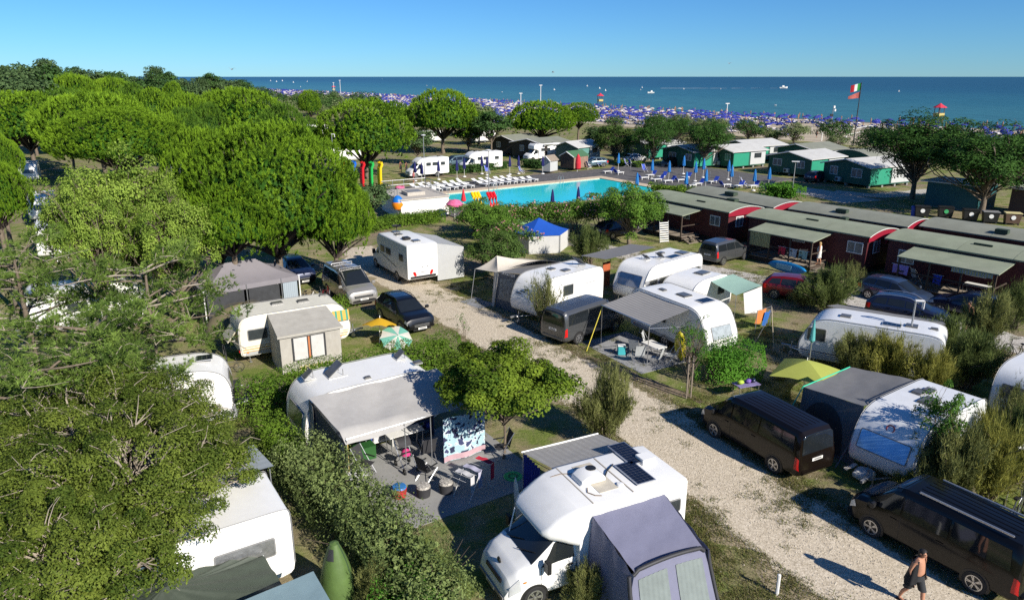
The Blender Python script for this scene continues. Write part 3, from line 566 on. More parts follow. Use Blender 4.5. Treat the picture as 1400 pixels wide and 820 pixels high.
def caravan(label, loc, rz, L, W_, H, style='modern', body=None, wins=(), ends=(), hatches=(), solars=(), stripes=(), gm=None, wheels=True, hitch=True, name='caravan', group=None, smooth=28, door=None):
    root = thing(name, label, 'caravan', loc, rz, group); f = L / 2; prof = chaikin(PROF[style](f, H), 2)
    prism_bevel('body', prof, W_, body or white, root, .055, 3, smooth)
    gm = gm or acryl
    def px(z, front):
        best = None
        for i in range(len(prof)):
            a, b = prof[i], prof[(i + 1) % len(prof)]
            if (a[1] - z) * (b[1] - z) <= 0 and a[1] != b[1]:
                x = a[0] + (b[0] - a[0]) * (z - a[1]) / (b[1] - a[1])
                if best is None or (x > best if front else x < best): best = x
        return best
    for (sd_, x, w, z0, z1) in wins:
        window(root, (x, sd_ * (W_ / 2 - .008), (z0 + z1) / 2), (-sd_, 0, 0), (0, 0, 1), w, z1 - z0, gm)
    for (front, y, w, z0, z1, mm) in ends:
        xa, xb = px(z0, front), px(z1, front); b = Vector((xb - xa, 0, z1 - z0)); o = Vector(((xa + xb) / 2, y, (z0 + z1) / 2))
        # keep clear of a bulging face
        zz = (z0 + z1) / 2; bul = px(zz, front) - o.x; o.x += bul if (bul > 0) == front else 0
        window(root, o - Vector((.008 if front else -.008, 0, 0)), (0, 1 if front else -1, 0), b, w, b.length, mm or gm)
    for hh in hatches: roof_hatch(root, hh[0], hh[1], H - .01, hh[2], hh[3], open_=len(hh) > 4 and hh[4])
    for (x, y, sx, sy) in solars: solar_panel(root, x, y, H - .005, sx, sy, (max(2, int(sx / .17)), max(2, int(sy / .17))))
    for (z, h, m_) in stripes:
        for sd_ in (1, -1):
            xa, xb = px(z, False) + .1, px(z, True) - .12; mb = MB(); mb.panel(((xa + xb) / 2, sd_ * (W_ / 2 - .002), z), (-sd_, 0, 0), (0, 0, 1), (-(xb - xa) / 2, (xb - xa) / 2, -h / 2, h / 2), .01, .006); mb.build('stripe', m_, root)
    for sd_ in (1, -1):      # awning rail and edge trim following the body outline
        y = sd_ * (W_ / 2 - .028); mb = MB(); mb.tube([(x * 1.001, y, z + (.022 if z > 1.6 else 0)) for x, z in prof if z > .75], .015, 4); mb.build('edge_trim', greypl, root)
        mb = MB(); mb.panel((0, sd_ * (W_ / 2 - .004), .56), (-sd_, 0, 0), (0, 0, 1), (-f + .25, f - .55, -.09, .09), .02, .010); mb.build('skirt', skirtm, root)
        mb = MB(); mb.panel((f - .75, sd_ * (W_ / 2 - .004), .95), (-sd_, 0, 0), (0, 0, 1), (-.28, .28, -.2, .2), .04, .008); mb.build('locker_flap', body or white, root)
        for x in (-f + .35, f - .6): mb = MB(); mb.box((x, sd_ * (W_ / 2 + .006), .62), (.10, .012, .05)); mb.build('reflector', orangel, root)
    if door is None: door = (-1 if not any(w[0] < 0 for w in wins) else 1, -.45, .62)
    if door:
        sd_, x, w = door; mb = MB(); mb.panel((x, sd_ * (W_ / 2 - .004), 1.35), (-sd_, 0, 0), (0, 0, 1), (-w / 2, w / 2, -.9, .9), .08, .02); mb.build('door', body or white, root)
    if wheels:
        mb = MB()
        for sd_ in (1, -1): arch(mb, -.1, sd_ * (W_ / 2 + .004), .31, sd_, 0)
        mb.build('wheel_arch', black, root)
        for sd_ in (1, -1): add_wheel(root, -.1, sd_ * (W_ / 2 - .09), .31, sd_, 4)
    for sd_ in (1, -1):
        for x in (f - .8, -f + .45):
            mb = MB(); mb.tube([(x, sd_ * (W_ / 2 - .35), .45), (x + .05, sd_ * (W_ / 2 - .30), .02)], .025); mb.box((x + .05, sd_ * (W_ / 2 - .30), .012), (.14, .1, .024)); mb.build('corner_steady', steel, root)
        mb = MB(); mb.box((-f - .0, sd_ * (W_ / 2 - .2), .72), (.05, .22, .12)); mb.build('tail_light', redl, root, bevel=.012)
    if hitch:
        mb = MB()
        for sd_ in (1, -1): mb.tube([(f - .5, sd_ * .5, .40), (f + .55, sd_ * .06, .42)], .035)
        mb.box((f + .72, 0, .46), (.5, .09, .09)); mb.tube([(f + .45, .12, .75), (f + .45, .12, .16)], .03); mb.lathe([(.001, -.03), (.11, -.03), (.11, .03), (.001, .03)], (f + .45, .12, .11), 'Y', 12)
        mb.build('drawbar', steel, root)
    return root
def rr_ring(x, z0, z1, w, r, n=4):
    out = []; r = min(r, (z1 - z0) / 2.05, w * .98)
    for cy, cz, st in ((w - r, z1 - r, 0), (-(w - r), z1 - r, 90), (-(w - r), z0 + r, 180), (w - r, z0 + r, 270)):
        for k in range(n + 1):
            a = R(st + 90 * k / n); out.append((x, cy + r * math.cos(a), cz + r * math.sin(a)))
    return out
def rr_loft(name, st, m, parent, n=4, smooth=35):
    rings = [rr_ring(*s, n) for s in st]; k = len(rings[0]); mb = MB(); vs = [p for r in rings for p in r]
    fs = [(i * k + j, i * k + (j + 1) % k, (i + 1) * k + (j + 1) % k, (i + 1) * k + j) for i in range(len(rings) - 1) for j in range(k)]
    fs += [tuple(range(k)), tuple((len(rings) - 1) * k + j for j in range(k))]
    mb.add(vs, fs); return mb.build(name, m, parent, smooth=smooth)
def cab(root, st, ws, side, m=None, lamp=None, wheelx=None, wr=.34, sc=1., skirtx=None):
    S = Surf(st); mb = MB(); S.shell(mb)
    for sd_ in (1, -1): arch(mb, wheelx, sd_ * (S.ctrl(wheelx)[3][0] + .006), wr, sd_, 1)
    for sd_ in (1, -1):
        for xx in (side[0] - .06, side[1] - .02): S.side_patch(mb, xx, xx + .014, xx, xx + .014, 1.4, 4.05, sd_, .005, 1, 1, 4)
    mb.build('cab', [m or white, black], root, smooth=32)
    q = MB(); S.top_patch(q, *ws, k=1.95); q.build('windscreen', glass, root, smooth=60)
    for sd_ in (1, -1):
        q = MB(); S.side_patch(q, side[0], side[1], side[2], side[3], 4.1, 4.93, sd_, .012); q.build('side_window', glass, root, smooth=60)
        q = MB(); S.side_patch(q, lamp[0], lamp[1], lamp[0] + .04, lamp[1] - .02, 2.9, 4.05, sd_, .016); q.build('headlight', clearl, root, smooth=60)
        x = side[1] - .1; c4 = S.ctrl(x)[4]; q = MB(); q.box((x, sd_ * (c4[0] + .20), c4[1] + .16), (.12, .22, .34)); q.tube([(x, sd_ * c4[0], c4[1] + .05), (x, sd_ * (c4[0] + .15), c4[1] + .12)], .025); q.build('wing_mirror', black, root, bevel=.03)
        add_wheel(root, wheelx, sd_ * (S.ctrl(wheelx)[3][0] - .08), wr, sd_, 6)
        q = MB(); p = S.opt(side[0] + .14, 3.7, sd_, .02); q.box(p, (.16, .03, .05)); q.build('door_handle', black, root, bevel=.008)
        q = MB(); p = S.opt(wheelx + .28, 3.5, sd_, .012); q.box(p, (.10, .02, .05)); q.build('indicator', orangel, root, bevel=.008)
    return S
# --- the coachbuilt camper with the overcab bed
MHL, MHR = (1.97, 17.53), R(206)
def loc2(p, o=MHL, rz=MHR):
    d = Vector((p[0] - o[0], p[1] - o[1])); return (d.x * math.cos(rz) + d.y * math.sin(rz), -d.x * math.sin(rz) + d.y * math.cos(rz))
mh = thing('motorhome', 'white coachbuilt motorhome with two solar panels and a bed over the cab', 'motorhome', MHL, MHR)
HR = 2.72
rr_loft('body', [(-2.80, .55, HR - .06, 1.06, .12), (-2.77, .48, HR - .015, 1.105, .12), (-2.6, .45, HR, 1.12, .10), (-.2, .45, HR, 1.12, .10), (.25, .45, HR + .01, 1.12, .12), (.62, .45, HR - .03, 1.12, .16), (.72, .5, HR - .05, 1.12, .18), (.74, 1.55, HR - .05, 1.12, .20), (1.0, 1.66, HR - .14, 1.12, .26), (1.3, 1.80, HR - .28, 1.09, .30), (1.55, 1.92, HR - .44, .99, .26), (1.68, 2.0, HR - .56, .82, .14), (1.72, 2.05, HR - .62, .70, .05)], white, mh, 5)
cab(mh, [(.6, .35, 1.18, 1.98, 1.0, .80), (1.28, .33, 1.18, 1.98, 1.0, .80), (2.02, .33, 1.16, 1.34, .985, .86), (2.42, .33, 1.02, 1.16, .96, .78), (2.66, .35, .80, .95, .90, .68), (2.80, .36, .5, .58, .80, .62)], (2.04, 1.30), (.80, 1.82, .80, 1.36), lamp=(2.38, 2.70), wheelx=2.0, wr=.35)
for sd_ in (1, -1): add_wheel(mh, -1.35, sd_ * 1.03, .35, sd_, 6)
mb = MB(); [arch(mb, -1.35, sd_ * 1.126, .35, sd_, 0) for sd_ in (1, -1)]; mb.build('wheel_arch', black, mh)
mb = MB(); mb.box((2.72, 0, .42), (.24, 1.62, .22)); mb.build('bumper', greypl, mh, bevel=.06)
mb = MB(); mb.box((2.70, 0, .74), (.14, .95, .13)); mb.build('grille', black, mh, bevel=.02)
mb = MB(); mb.lathe([(.001, .03), (.09, .03), (.10, 0)], (2.57, 0, 1.06), 'X', 14); mb.build('badge', black, mh)
plate(mh, 2.845, .42, False)
mb = MB(); mb.tube([(1.75, -.72, 2.02), (1.98, -.62, 1.36)], .02); mb.build('body_trim', white, mh)
for y0, y1 in ((-.55, .05), (.1, .7)):
    mb = MB(); mb.tube([(2.10, y0, 1.36), (1.86, y1, 1.52)], .012); mb.build('wiper', black, mh)
window(mh, (-2.2, 1.112, 1.98), (-1, 0, 0), (0, 0, 1), .72, .42, acryl); window(mh, (-1.6, -1.112, 1.85), (1, 0, 0), (0, 0, 1), 1.0, .5, acryl); window(mh, (-2.792, 0, 1.9), (0, -1, 0), (0, 0, 1), 1.0, .5, acryl)
# roof furniture placed where it lies on the roof
def on_roof(u, v): return loc2(G(u, v, HR + .05))
xa, ya = on_roof(805, 652)
rr_loft('air_conditioner', [(xa - .36, HR, HR + .05, .26, .03), (xa - .34, HR, HR + .16, .33, .08), (xa - .1, HR, HR + .26, .35, .1), (xa + .2, HR, HR + .24, .34, .1), (xa + .38, HR, HR + .14, .30, .07), (xa + .42, HR, HR + .05, .25, .03)], white, mh, 4).location.y = ya
mb = MB(); mb.lathe([(.001, .012), (.14, .012), (.15, 0)], (xa - .12, ya - .10, HR + .262), n=18); mb.build('fan_grille', black, mh)
x1, y1 = on_roof(858, 619); solar_panel(mh, x1, y1, HR, .62, 1.25, (4, 9)); x2, y2 = on_roof(866, 646); solar_panel(mh, x2 - .05, y2, HR, .62, 1.15, (4, 9))
x3, y3 = on_roof(885, 629); roof_hatch(mh, x3, y3 - .1, HR, .45, .42, .12, white); x4, y4 = on_roof(848, 661)
mb = MB(); mb.lathe([(.001, .07), (.09, .06), (.12, 0)], (x4, y4, HR), n=16); mb.build('roof_vent', white, mh, smooth=40)
mb = MB(); p = on_roof(838, 633); q_ = on_roof(826, 652); mb.tube([(p[0], p[1], HR + .02), ((p[0] + q_[0]) / 2 + .05, (p[1] + q_[1]) / 2, HR + .05), (q_[0], q_[1], HR + .02)], .02); mb.build('cable', black, mh)
mb = MB(); mb.tube([(xa + .3, ya + .4, HR + .03), (xa + .42, ya + .62, HR + .03), (xa + .3, ya + .82, HR + .02), (xa + .15, ya + .9, HR + .02)], .012); mb.tube([(xa + .2, ya - .35, HR + .03), (xa + .6, ya - .55, HR + .02), (xa + .9, ya - .6, HR - .03)], .010); mb.build('cable', mat('brown_cable', (.16, .10, .05), .6), mh)
dirtm = mat('weathered_roof_walkway', (.50, .46, .38), .8, var=.12, scale=3, dirt=.3)
mb = MB(); mb.box((-.45, -.1, HR + .006), (.62, 1.5, .012)); mb.build('roof_plate', dirtm, mh)
for x in (.28, -1.0):
    mb = MB(); mb.box((x, 0, HR + .008), (.03, 2.0, .016)); mb.build('roof_seam', mat('sealant', (.35, .31, .25), .8), mh)
# small lettering on the overcab side
def lettering(text, size, m, parent, M, name='lettering'):
    cu = bpy.data.curves.new(name, 'FONT'); cu.body = text; cu.size = size; cu.align_x = 'CENTER'; cu.align_y = 'CENTER'; cu.extrude = .002
    o = bpy.data.objects.new(name, cu); COL.objects.link(o); dg = bpy.context.evaluated_depsgraph_get(); me = bpy.data.meshes.new_from_object(o.evaluated_get(dg)); bpy.data.objects.remove(o)
    me.transform(M); me.materials.clear(); me.materials.append(m); return link(name, me, parent)
def face_M(o, a, b):
    a, b = Vector(a).normalized(), Vector(b).normalized(); nn = a.cross(b); M = Matrix((a, b, nn)).transposed().to_4x4(); M.translation = Vector(o); return M

# --- low-profile motorhomes
def lowprofile(label, loc, rz, L=7.0, H=2.85, body=None, roof=None, stripe=True, face=True, lift=0.):
    root = thing('motorhome', label, 'motorhome', loc, rz); f = L / 2; b = body or white
    rr_loft('body', [(-f, .6, H - .12, 1.05, .1), (-f + .04, .5, H - .04, 1.11, .12), (-f + .25, .42, H, 1.13, .12), (f - 2.5, .42, H, 1.13, .12), (f - 1.95, .42, H - .06, 1.13, .16), (f - 1.93, 1.62, H - .06, 1.12, .18), (f - 1.55, 1.8, H - .22 + lift, 1.06, .24), (f - 1.2, 1.92, H - .5 + lift, .95, .16), (f - 1.12, 1.96, H - .62 + lift, .86, .06)], b, root, 4)
    cab(root, [(f - 2.1, .35, 1.18, 1.98, 1.0, .82), (f - 1.35, .33, 1.18, 2.0, 1.0, .82), (f - .72, .33, 1.16, 1.32, .98, .86), (f - .3, .33, 1.0, 1.12, .95, .76), (f - .1, .35, .8, .94, .88, .66), (f, .36, .5, .58, .78, .6)], (f - .70, f - 1.32), (f - 1.85, f - .98, f - 1.85, f - 1.34), m=b, lamp=(f - .34, f - .08), wheelx=f - .85, wr=.34)
    for sd_ in (1, -1): add_wheel(root, -f + 1.9, sd_ * 1.04, .34, sd_, 6)
    mb = MB(); [arch(mb, -f + 1.9, sd_ * 1.135, .34, sd_, 0) for sd_ in (1, -1)]; mb.build('wheel_arch', black, root)
    for sd_ in (1, -1):
        for (x, w) in ((f - 2.75, .75), (f - 3.8, .9), (-f + 1.0, .7)): window(root, (x, sd_ * 1.122, 1.85), (-sd_, 0, 0), (0, 0, 1), w, .48, acryl)
        if stripe:
            mb = MB(); mb.panel((-.2, sd_ * 1.126, 1.25), (-sd_, 0, .18 * sd_ * -sd_), (0, 0, 1), (-1.5, 1.5, -.05, .05), .05, .006); mb.build('stripe', greypl, root)
    for (x, y) in ((-f + 1.0, 0), (0, .2), (f - 2.6, 0)): roof_hatch(root, x, y, H - .01, .5, .5)
    mb = MB(); mb.box((f - .05, 0, .45), (.2, 1.5, .2)); mb.build('bumper', greypl, root, bevel=.05)
    mb = MB(); mb.box((f - .09, 0, .74), (.12, .9, .13)); mb.build('grille', black, root, bevel=.02)
    return root, f
mh2, f_ = lowprofile('white motorhome showing its smooth rear wall beside a grey lean-to awning', (-7.85, 49.75), R(122), 7.0, 2.85, body=mat('white_rear_paint', (.74, .74, .72), .35, var=.03, dirt=.1))
for yy in (-.62, .62):
    mb = MB(); mb.panel((-f_ - .002, yy, .86), (0, -1, 0), (0, .35 if yy > 0 else -.35, 1), (-.1, .1, -.16, .16), .08, .02); mb.build('tail_light', redl, mh2)
plate(mh2, -f_ - .01, .95, True)
for yy, zz in ((-.35, 1.3), (.05, 1.3)):
    mb = MB(); mb.box((-f_ - .01, yy, zz), (.03, .06, .05)); mb.build('latch', black, mh2)
for zz in (1.75,):
    for yy in (-.7, .7): mb = MB(); mb.box((-f_ - .005, yy, zz), (.02, .35, .03)); mb.build('seam', greypl, mh2)
mb = MB(); mb.panel((-f_ - .004, 0, .62), (0, -1, 0), (0, 0, 1), (-.95, .95, -.07, .07), .06, .02); mb.build('rear_trim', black, mh2)
mb = MB(); mb.box((-1.7, .35, 2.95), (.6, .5, .16)); mb.build('roof_fan', black, mh2, bevel=.05)
mb = MB(); mb.tube([(1.2, -.2, 2.85), (1.2, -.2, 3.15)], .03); mb.lathe([(.001, .0), (.3, .06), (.36, .14)], (1.2, -.2, 3.15), n=14); mb.build('satellite_dish', black, mh2)
lowprofile('plain white van-based motorhome nearest the coloured slide tubes', mid(G(560, 243), G(607, 240)), R(213), 6.0, 2.7, stripe=False)
lowprofile('white motorhome with a swoosh stripe behind the pool loungers', mid(G(632, 234), G(680, 231)), R(208), 6.6, 2.8)
lowprofile('white motorhome with a bulging bed over its cab beside the brown sheds', mid(G(715, 221), G(765, 217)), R(213), 6.6, 2.8, lift=.28)

orange_s = mat('orange_stripe', (.5, .28, .05), .5); bluestripe = mat('navy_stripe', (.02, .03, .10), .4); greystripe = mat('grey_stripe', (.25, .26, .28), .5)
# 2 big caravan whose roof runs into a grey awning
cv2 = caravan('white caravan with open skylights merging into a large grey awning', (-5.75, 25.75), R(33), 5.6, 2.35, 2.6, 'round', wins=[(1, .6, 1.0, 1.25, 1.85), (-1, 1.4, .9, 1.25, 1.85)], ends=[(False, 0, 1.6, 1.15, 1.85, mat('green_tinted_window', (.06, .10, .075), .15, var=.4, scale=3, spec=.7))], hatches=[(-2.0, .55, .4, .42, True), (-1.05, .25, .7, .6, True), (1.75, .5, .42, .42, True), (2.1, -.4, .3, .25), (-.15, -.75, .22, .16)], stripes=[(.9, .12, greystripe)])
# 3 older cream caravan
cv3 = caravan('old cream caravan with orange side stripes and a rear flap window', (-11.35, 34.85), R(31), 5.6, 2.1, 2.45, 'old', body=offw, wins=[(-1, -1.9, .95, 1.22, 1.78), (1, 0, 1.0, 1.25, 1.8)], ends=[(True, 0, 1.3, 1.2, 1.75, None)], hatches=[(-.55, .35, .55, .35), (.7, .05, .55, .35), (1.9, .55, .35, .2)], stripes=[(.78, .05, orange_s), (.66, .05, orange_s), (.90, .03, orange_s)])
mb = MB(); M_ = Matrix.Rotation(R(40), 3, 'Y'); mb.box((-3.02, 0, 1.45), (.05, 1.35, .75), 0, M=M_); mb.tube([(-2.78, .6, 1.2), (-3.15, .6, 1.2)], .015); mb.tube([(-2.78, -.6, 1.2), (-3.15, -.6, 1.2)], .015); mb.build('flap_window', mat('cream_flap', (.5, .47, .36), .4, dirt=.2), cv3)
# 7
cv7 = caravan('white caravan with a hammered nose and three dark slots beside the beige awning', (2.75, 41.15), R(222), 5.7, 2.25, 2.55, 'modern', wins=[(1, .3, .85, 1.3, 1.95), (-1, .3, .8, 1.3, 1.9)], hatches=[(-1.6, .1, .8, .6, True), (.2, -.4, .4, .4), (-.2, .4, .5, .4)])
for k, (zz) in enumerate((1.55, 1.68, 1.81)):
    xx = 2.85 - .07 - (zz - 1.35) * .49; mb = MB(); mb.panel((xx, -.55 + .28 * k, zz), (0, 1, 0), (-.45, 0, 1), (-.22, .22, -.025, .025), .02, .02); mb.build('vent_slot', black, cv7)
mb = MB(); mb.panel((-1.55, 1.124, 1.75), (-1, 0, 0), (0, 0, 1), (-.55, .55, -.02, .02), .02, .012); mb.build('grab_trim', greystripe, cv7)
# 9
caravan('long white caravan with dark blue wraparound front windows', (9.35, 44.15), R(222), 6.2, 2.35, 2.6, 'modern', wins=[(1, 2.1, .8, 1.15, 1.75), (1, .4, 2.2, 1.15, 1.75), (1, -2.3, .9, 1.3, 1.8)], ends=[(True, .0, 1.75, 1.25, 2.0, acryl_b)], gm=acryl, hatches=[(-1.9, .35, .7, .7), (1.2, -.2, .45, .45, True), (.3, .2, .5, .5, True), (-.9, -.55, .35, .35)], solars=[(-.7, .55, 1.1, .55)], stripes=[(1.45, .62, greystripe)])
# 10
caravan('small white caravan with a pale green canopy and one roof window', (10.9, 40.65), R(222), 4.3, 2.15, 2.45, 'round', wins=[(1, -.9, .7, 1.3, 1.8)], hatches=[(-.3, .1, .8, .6)], solars=[(-.45, .1, .75, .55)])
# 11
cv11 = caravan('white caravan with a round-shouldered end window under the striped awning', (8.95, 35.65), R(-59), 5.7, 2.2, 2.6, 'modern', wins=[(-1, -.5, .9, 1.3, 1.85), (1, .5, .9, 1.3, 1.85)], ends=[(True, .0, 1.35, 1.15, 1.78, mat('pale_blind_window', (.30, .34, .36), .2, var=.25, scale=6, spec=.6))], hatches=[(-.1, .1, .65, .55), (-1.4, -.2, .4, .25)], solars=[(1.15, .35, .6, .85)])
# 12
caravan('long white caravan with a dark slate canopy behind the tamarisk bushes', (17.15, 32.15), R(147), 6.1, 2.25, 2.5, 'modern', wins=[(1, 2.25, .85, 1.35, 2.0), (1, -.6, 1.0, 1.3, 1.9)], hatches=[(1.2, .2, .45, .4), (-1.6, .1, .5, .45), (-2.5, .0, .3, .2)], solars=[(-.8, .4, .8, .5)], stripes=[(.80, .05, bluestripe), (.70, .03, bluestripe)], body=hammered)
# 13
sky_window = mat('sky_painted_window', (.24, .47, .74), .12, .2, var=.15, scale=2, spec=.7)  # reflected sky put into the colour of the pane
cv13 = caravan('white caravan with hammered sides and a big front window coloured blue like reflected sky', (14.62, 23.25), R(215), 5.0, 2.25, 2.45, 'modern', body=hammered, wins=[(1, .2, .9, 1.3, 1.85)], ends=[(True, .0, 1.75, 1.12, 1.78, sky_window)], hatches=[(-.2, .1, .75, .5), (-1.1, -.35, .5, .35), (-.7, -.5, .5, .35)], stripes=[(.72, .08, bluestripe)])
mb = MB(); mb.panel((2.40, 0, .74), (0, 1, 0), (-.2, 0, 1), (-1.0, 1.0, -.05, .05), .02, .02); mb.build('front_stripe', bluestripe, cv13)
mb = MB(); mb.lathe([(.11, 0), (.15, 0), (.15, .02), (.11, .02), (.11, 0)], n=18); ob = mb.build('badge', mat('red_badge', (.4, .08, .07), .4), cv13); ob.location = (2.06, .0, 2.02); ob.rotation_euler = (0, R(64), 0)
# 14
caravan('white caravan at the end of the row beyond the bushy tamarisks', (22.2, 27.3), R(215), 5.4, 2.2, 2.45, 'round', body=hammered, wins=[(1, .5, 1.0, 1.3, 1.85)], ends=[(True, 0, 1.5, 1.25, 1.8, None)], hatches=[(0, 0, .5, .4)])
# 17
caravan('plain white caravan with a silver blind behind the dark green tarpaulin', (-8.75, 16.2), R(33), 5.2, 2.35, 2.5, 'cube', wins=[(-1, 1.35, 1.55, 1.25, 1.80), (-1, -.9, 1.0, 1.25, 1.8)], ends=[(False, 0, 1.4, 1.2, 1.8, None)], gm=silvfoil, hitch=False, wheels=True)
# left, under the pines
caravan('white caravan glimpsed through the pine boughs, one dark window on its end', (G(196, 438)[0] - 2.5, G(196, 438)[1] - .9), R(213), 6.0, 2.3, 2.55, 'boxy', ends=[(False, .2, .7, 1.4, 1.9, None), (True, 0, 1.2, 1.3, 1.8, None)], wins=[(1, .5, 1., 1.3, 1.8)])
caravan('white caravan with a square dark skylight and its drawbar towards the hedge', (-14.2, 26.6), R(22), 5.4, 2.2, 2.4, 'round', wins=[(-1, .5, 1.0, 1.25, 1.8)], hatches=[], solars=[(1.75, .3, .62, .62)], ends=[(True, 0, 1.3, 1.25, 1.75, None)])
for i, (u, v, z, lb) in enumerate(((38, 222, 2.5, 'white caravan at the foot of the dome-shaped pines, the farther of two'), (55, 265, 2.5, 'white caravan below the dome-shaped pines, with a stepped roof'), (70, 305, 2.5, 'white caravan almost hidden by the yellow-green leafy tree'))):
    caravan(lb, G(u, v, z), R(-60), 5.6, 2.2, 2.5, 'boxy', wins=[(1, .5, .9, 1.3, 1.8), (-1, .5, .9, 1.3, 1.8)], ends=[(True, 0, 1.2, 1.3, 1.8, None)], hatches=[(0, 0, .5, .5)])
for i, (u, v) in enumerate(((432, 185), (590, 195), (660, 195), (265, 250), (300, 262), (225, 128), (470, 222))):
    caravan('white caravan glimpsed between the far pine trees', G(u, v), R(33), 5.4, 2.2, 2.5, 'boxy', wins=[(-1, .5, .9, 1.3, 1.8)], ends=[(False, 0, 1.2, 1.3, 1.8, None)], group='caravans among the far pines')
# ------------------------------------------------------------------ awnings, tents, canopies
def cloth(name, corners, m, parent, nu=14, nv=10, sag=.06, wr=.02, seed=0, th=.006, scallop=0., ridge=None):
    c = [Vector(p) for p in corners]; rg = random.Random(seed); ph = [rg.uniform(0, 6.28) for _ in range(6)]
    nrm = (c[1] - c[0]).cross(c[3] - c[0]).normalized(); nrm = -nrm if nrm.z < 0 else nrm
    def fn(u, v):
        p = c[0].lerp(c[1], u).lerp(c[3].lerp(c[2], u), v)
        s_ = -sag * 4 * u * (1 - u) * (.35 + .65 * 4 * v * (1 - v)) * (1 if abs(nrm.z) > .3 else 0)
        w = wr * (math.sin(9 * u + 3 * v + ph[0]) * .5 + math.sin(17 * v - 6 * u + ph[1]) * .35 + math.sin(31 * u + 11 * v + ph[2]) * .25 + math.sin(23 * u - 19 * v + ph[3]) * .3)
        return p + Vector((0, 0, s_)) + nrm * w
    mb = MB(); mb.grid(fn, nu, nv); o = mb.build(name, m, parent, smooth=60); return o
def poly_cloth(name, pts, m, parent):
    mb = MB(); mb.add(pts, [tuple(range(len(pts)))]); return mb.build(name, m, parent)
def pole(parent, a, b, r=.016, m=None, name='pole'):
    mb = MB(); mb.tube([a, b], r, 6); return mb.build(name, m or silver, parent)
def rel(p, o, rz, z): x, y = loc2(p, o, rz); return (x, y, z)
white_edge = mat('white_piping', (.6, .6, .6), .7)
# -- purple tent on the motorhome's near side; motorhome frame (x forward, y to its left)
tent = thing('drive_away_awning', 'violet grey awning tent with grey curtained windows joined to the motorhome', 'tent', MHL, MHR)
A = 1.14; x0, x1, xo0, xo1 = -1.98, .42, -1.98, .36; yo = 3.05
def arch_pt(t, y, x0=-2.02, x1=.46, h=2.0):   # hoop across x at depth y
    # squared hoop
    xm, hw = (x0 + x1) / 2, (x1 - x0) / 2; a = math.pi * t; cx, sx = math.cos(a), math.sin(a)
    e = .55; return (xm + hw * math.copysign(abs(cx) ** e, cx), y, h * abs(sx) ** .5)
cloth('roof', [(-1.95, A, 2.46), (.38, A, 2.46), (.30, yo - .1, 1.93), (-1.86, yo - .1, 1.93)], cloth_purple, tent, 16, 12, .05, .02, 3)
mb = MB(); mb.grid(lambda u, v: ((.38 + .05 * math.sin(v * 3)) + (.02 * math.sin(u * 22)) + (.10 * (1 - v)), A + (yo - A) * u, v * (2.46 - .53 * u)), 18, 8); mb.build('side_wall', cloth_purple, tent, smooth=60)
mb = MB(); mb.grid(lambda u, v: (-1.95 - .02 * math.sin(u * 22) - .12 * (1 - v), A + (yo - A) * u, v * (2.46 - .53 * u)), 18, 8); mb.build('side_wall', cloth_purple, tent, smooth=60)
def front_pt(u, v): # bulging front wall under the hoop
    x = -2.0 + 2.44 * u; top = 1.93 + .10 * math.sin(math.pi * u) - (.0 if .06 < u < .94 else .10); return (x + (.12 * (1 - v) * (2 * u - 1)), yo + .12 + .45 * (1 - v) ** 1.2 * 1 - .25 * v, v * top)
mb = MB(); mb.grid(front_pt, 24, 12); mb.build('front_wall', cloth_purple, tent, smooth=60)
hoop = [front_pt(u, 1.0) for u in np.linspace(0, 1, 20)]; mb = MB(); mb.tube([Vector(front_pt(0, t)) + Vector((0, .0, 0)) for t in (0, .4, .8)] + [Vector(p) + Vector((0, .02, .02)) for p in hoop] + [front_pt(1, t) for t in (.8, .4, 0)], .055, 8); mb.build('air_hoop', mat('black_hoop_sleeve', (.03, .03, .035), .6), tent, smooth=60)
cur = mat('grey_green_curtain', (.20, .235, .23), .8, var=.12, trans=.15, bump=.5, bscale=8)
for (u0, u1) in ((.10, .44), (.55, .90)):
    def fn(u, v, u0=u0, u1=u1):
        p = Vector(front_pt(u0 + (u1 - u0) * u, .18 + .70 * v)); return p + Vector((0, .014 + .008 * math.sin(u * 38 + 2 * v), .004))
    mb = MB(); mb.grid(fn, 30, 6); mb.build('curtained_window', cur, tent, smooth=60)
# -- motorhome's canopy on the far side
can = thing('awning', 'pale grey roll-out canopy with blue side curtain behind the motorhome', 'awning', MHL, MHR)
co = [loc2(G(694, 616, 2.25)), loc2(G(840, 583, 2.25))]
cgs = mat('weathered_grey_canopy', (.40, .39, .37), .85, var=.10, dirt=.35, streak=6, trans=.12, stripes=(0, .22, (.36, .35, .335), .5))
cloth('canopy', [(.25, -1.13, 2.6), (-2.55, -1.13, 2.6), (-2.45, -3.05, 2.22), (.35, -3.05, 2.22)], cgs, can, 16, 8, .03, .008, 5)
pole(can, (.37, -3.06, 2.22), (-2.47, -3.06, 2.22), .03, white, 'front_bar')
for x in (.3, -2.4): pole(can, (x, -3.05, 2.2), (x, -3.05, 0), .02)
mb = MB(); mb.box((-1.15, -1.16, 2.6), (2.95, .10, .10)); mb.build('cassette', silver, can, bevel=.03)
cb = mat('blue_curtain', (.02, .035, .28), .7, var=.15, trans=.3)
mb = MB(); mb.grid(lambda u, v: (.30 + .035 * math.sin(u * 40), -3.0 + 1.1 * u, .12 + 2.08 * v), 40, 4); mb.build('curtain', cb, can, smooth=60)
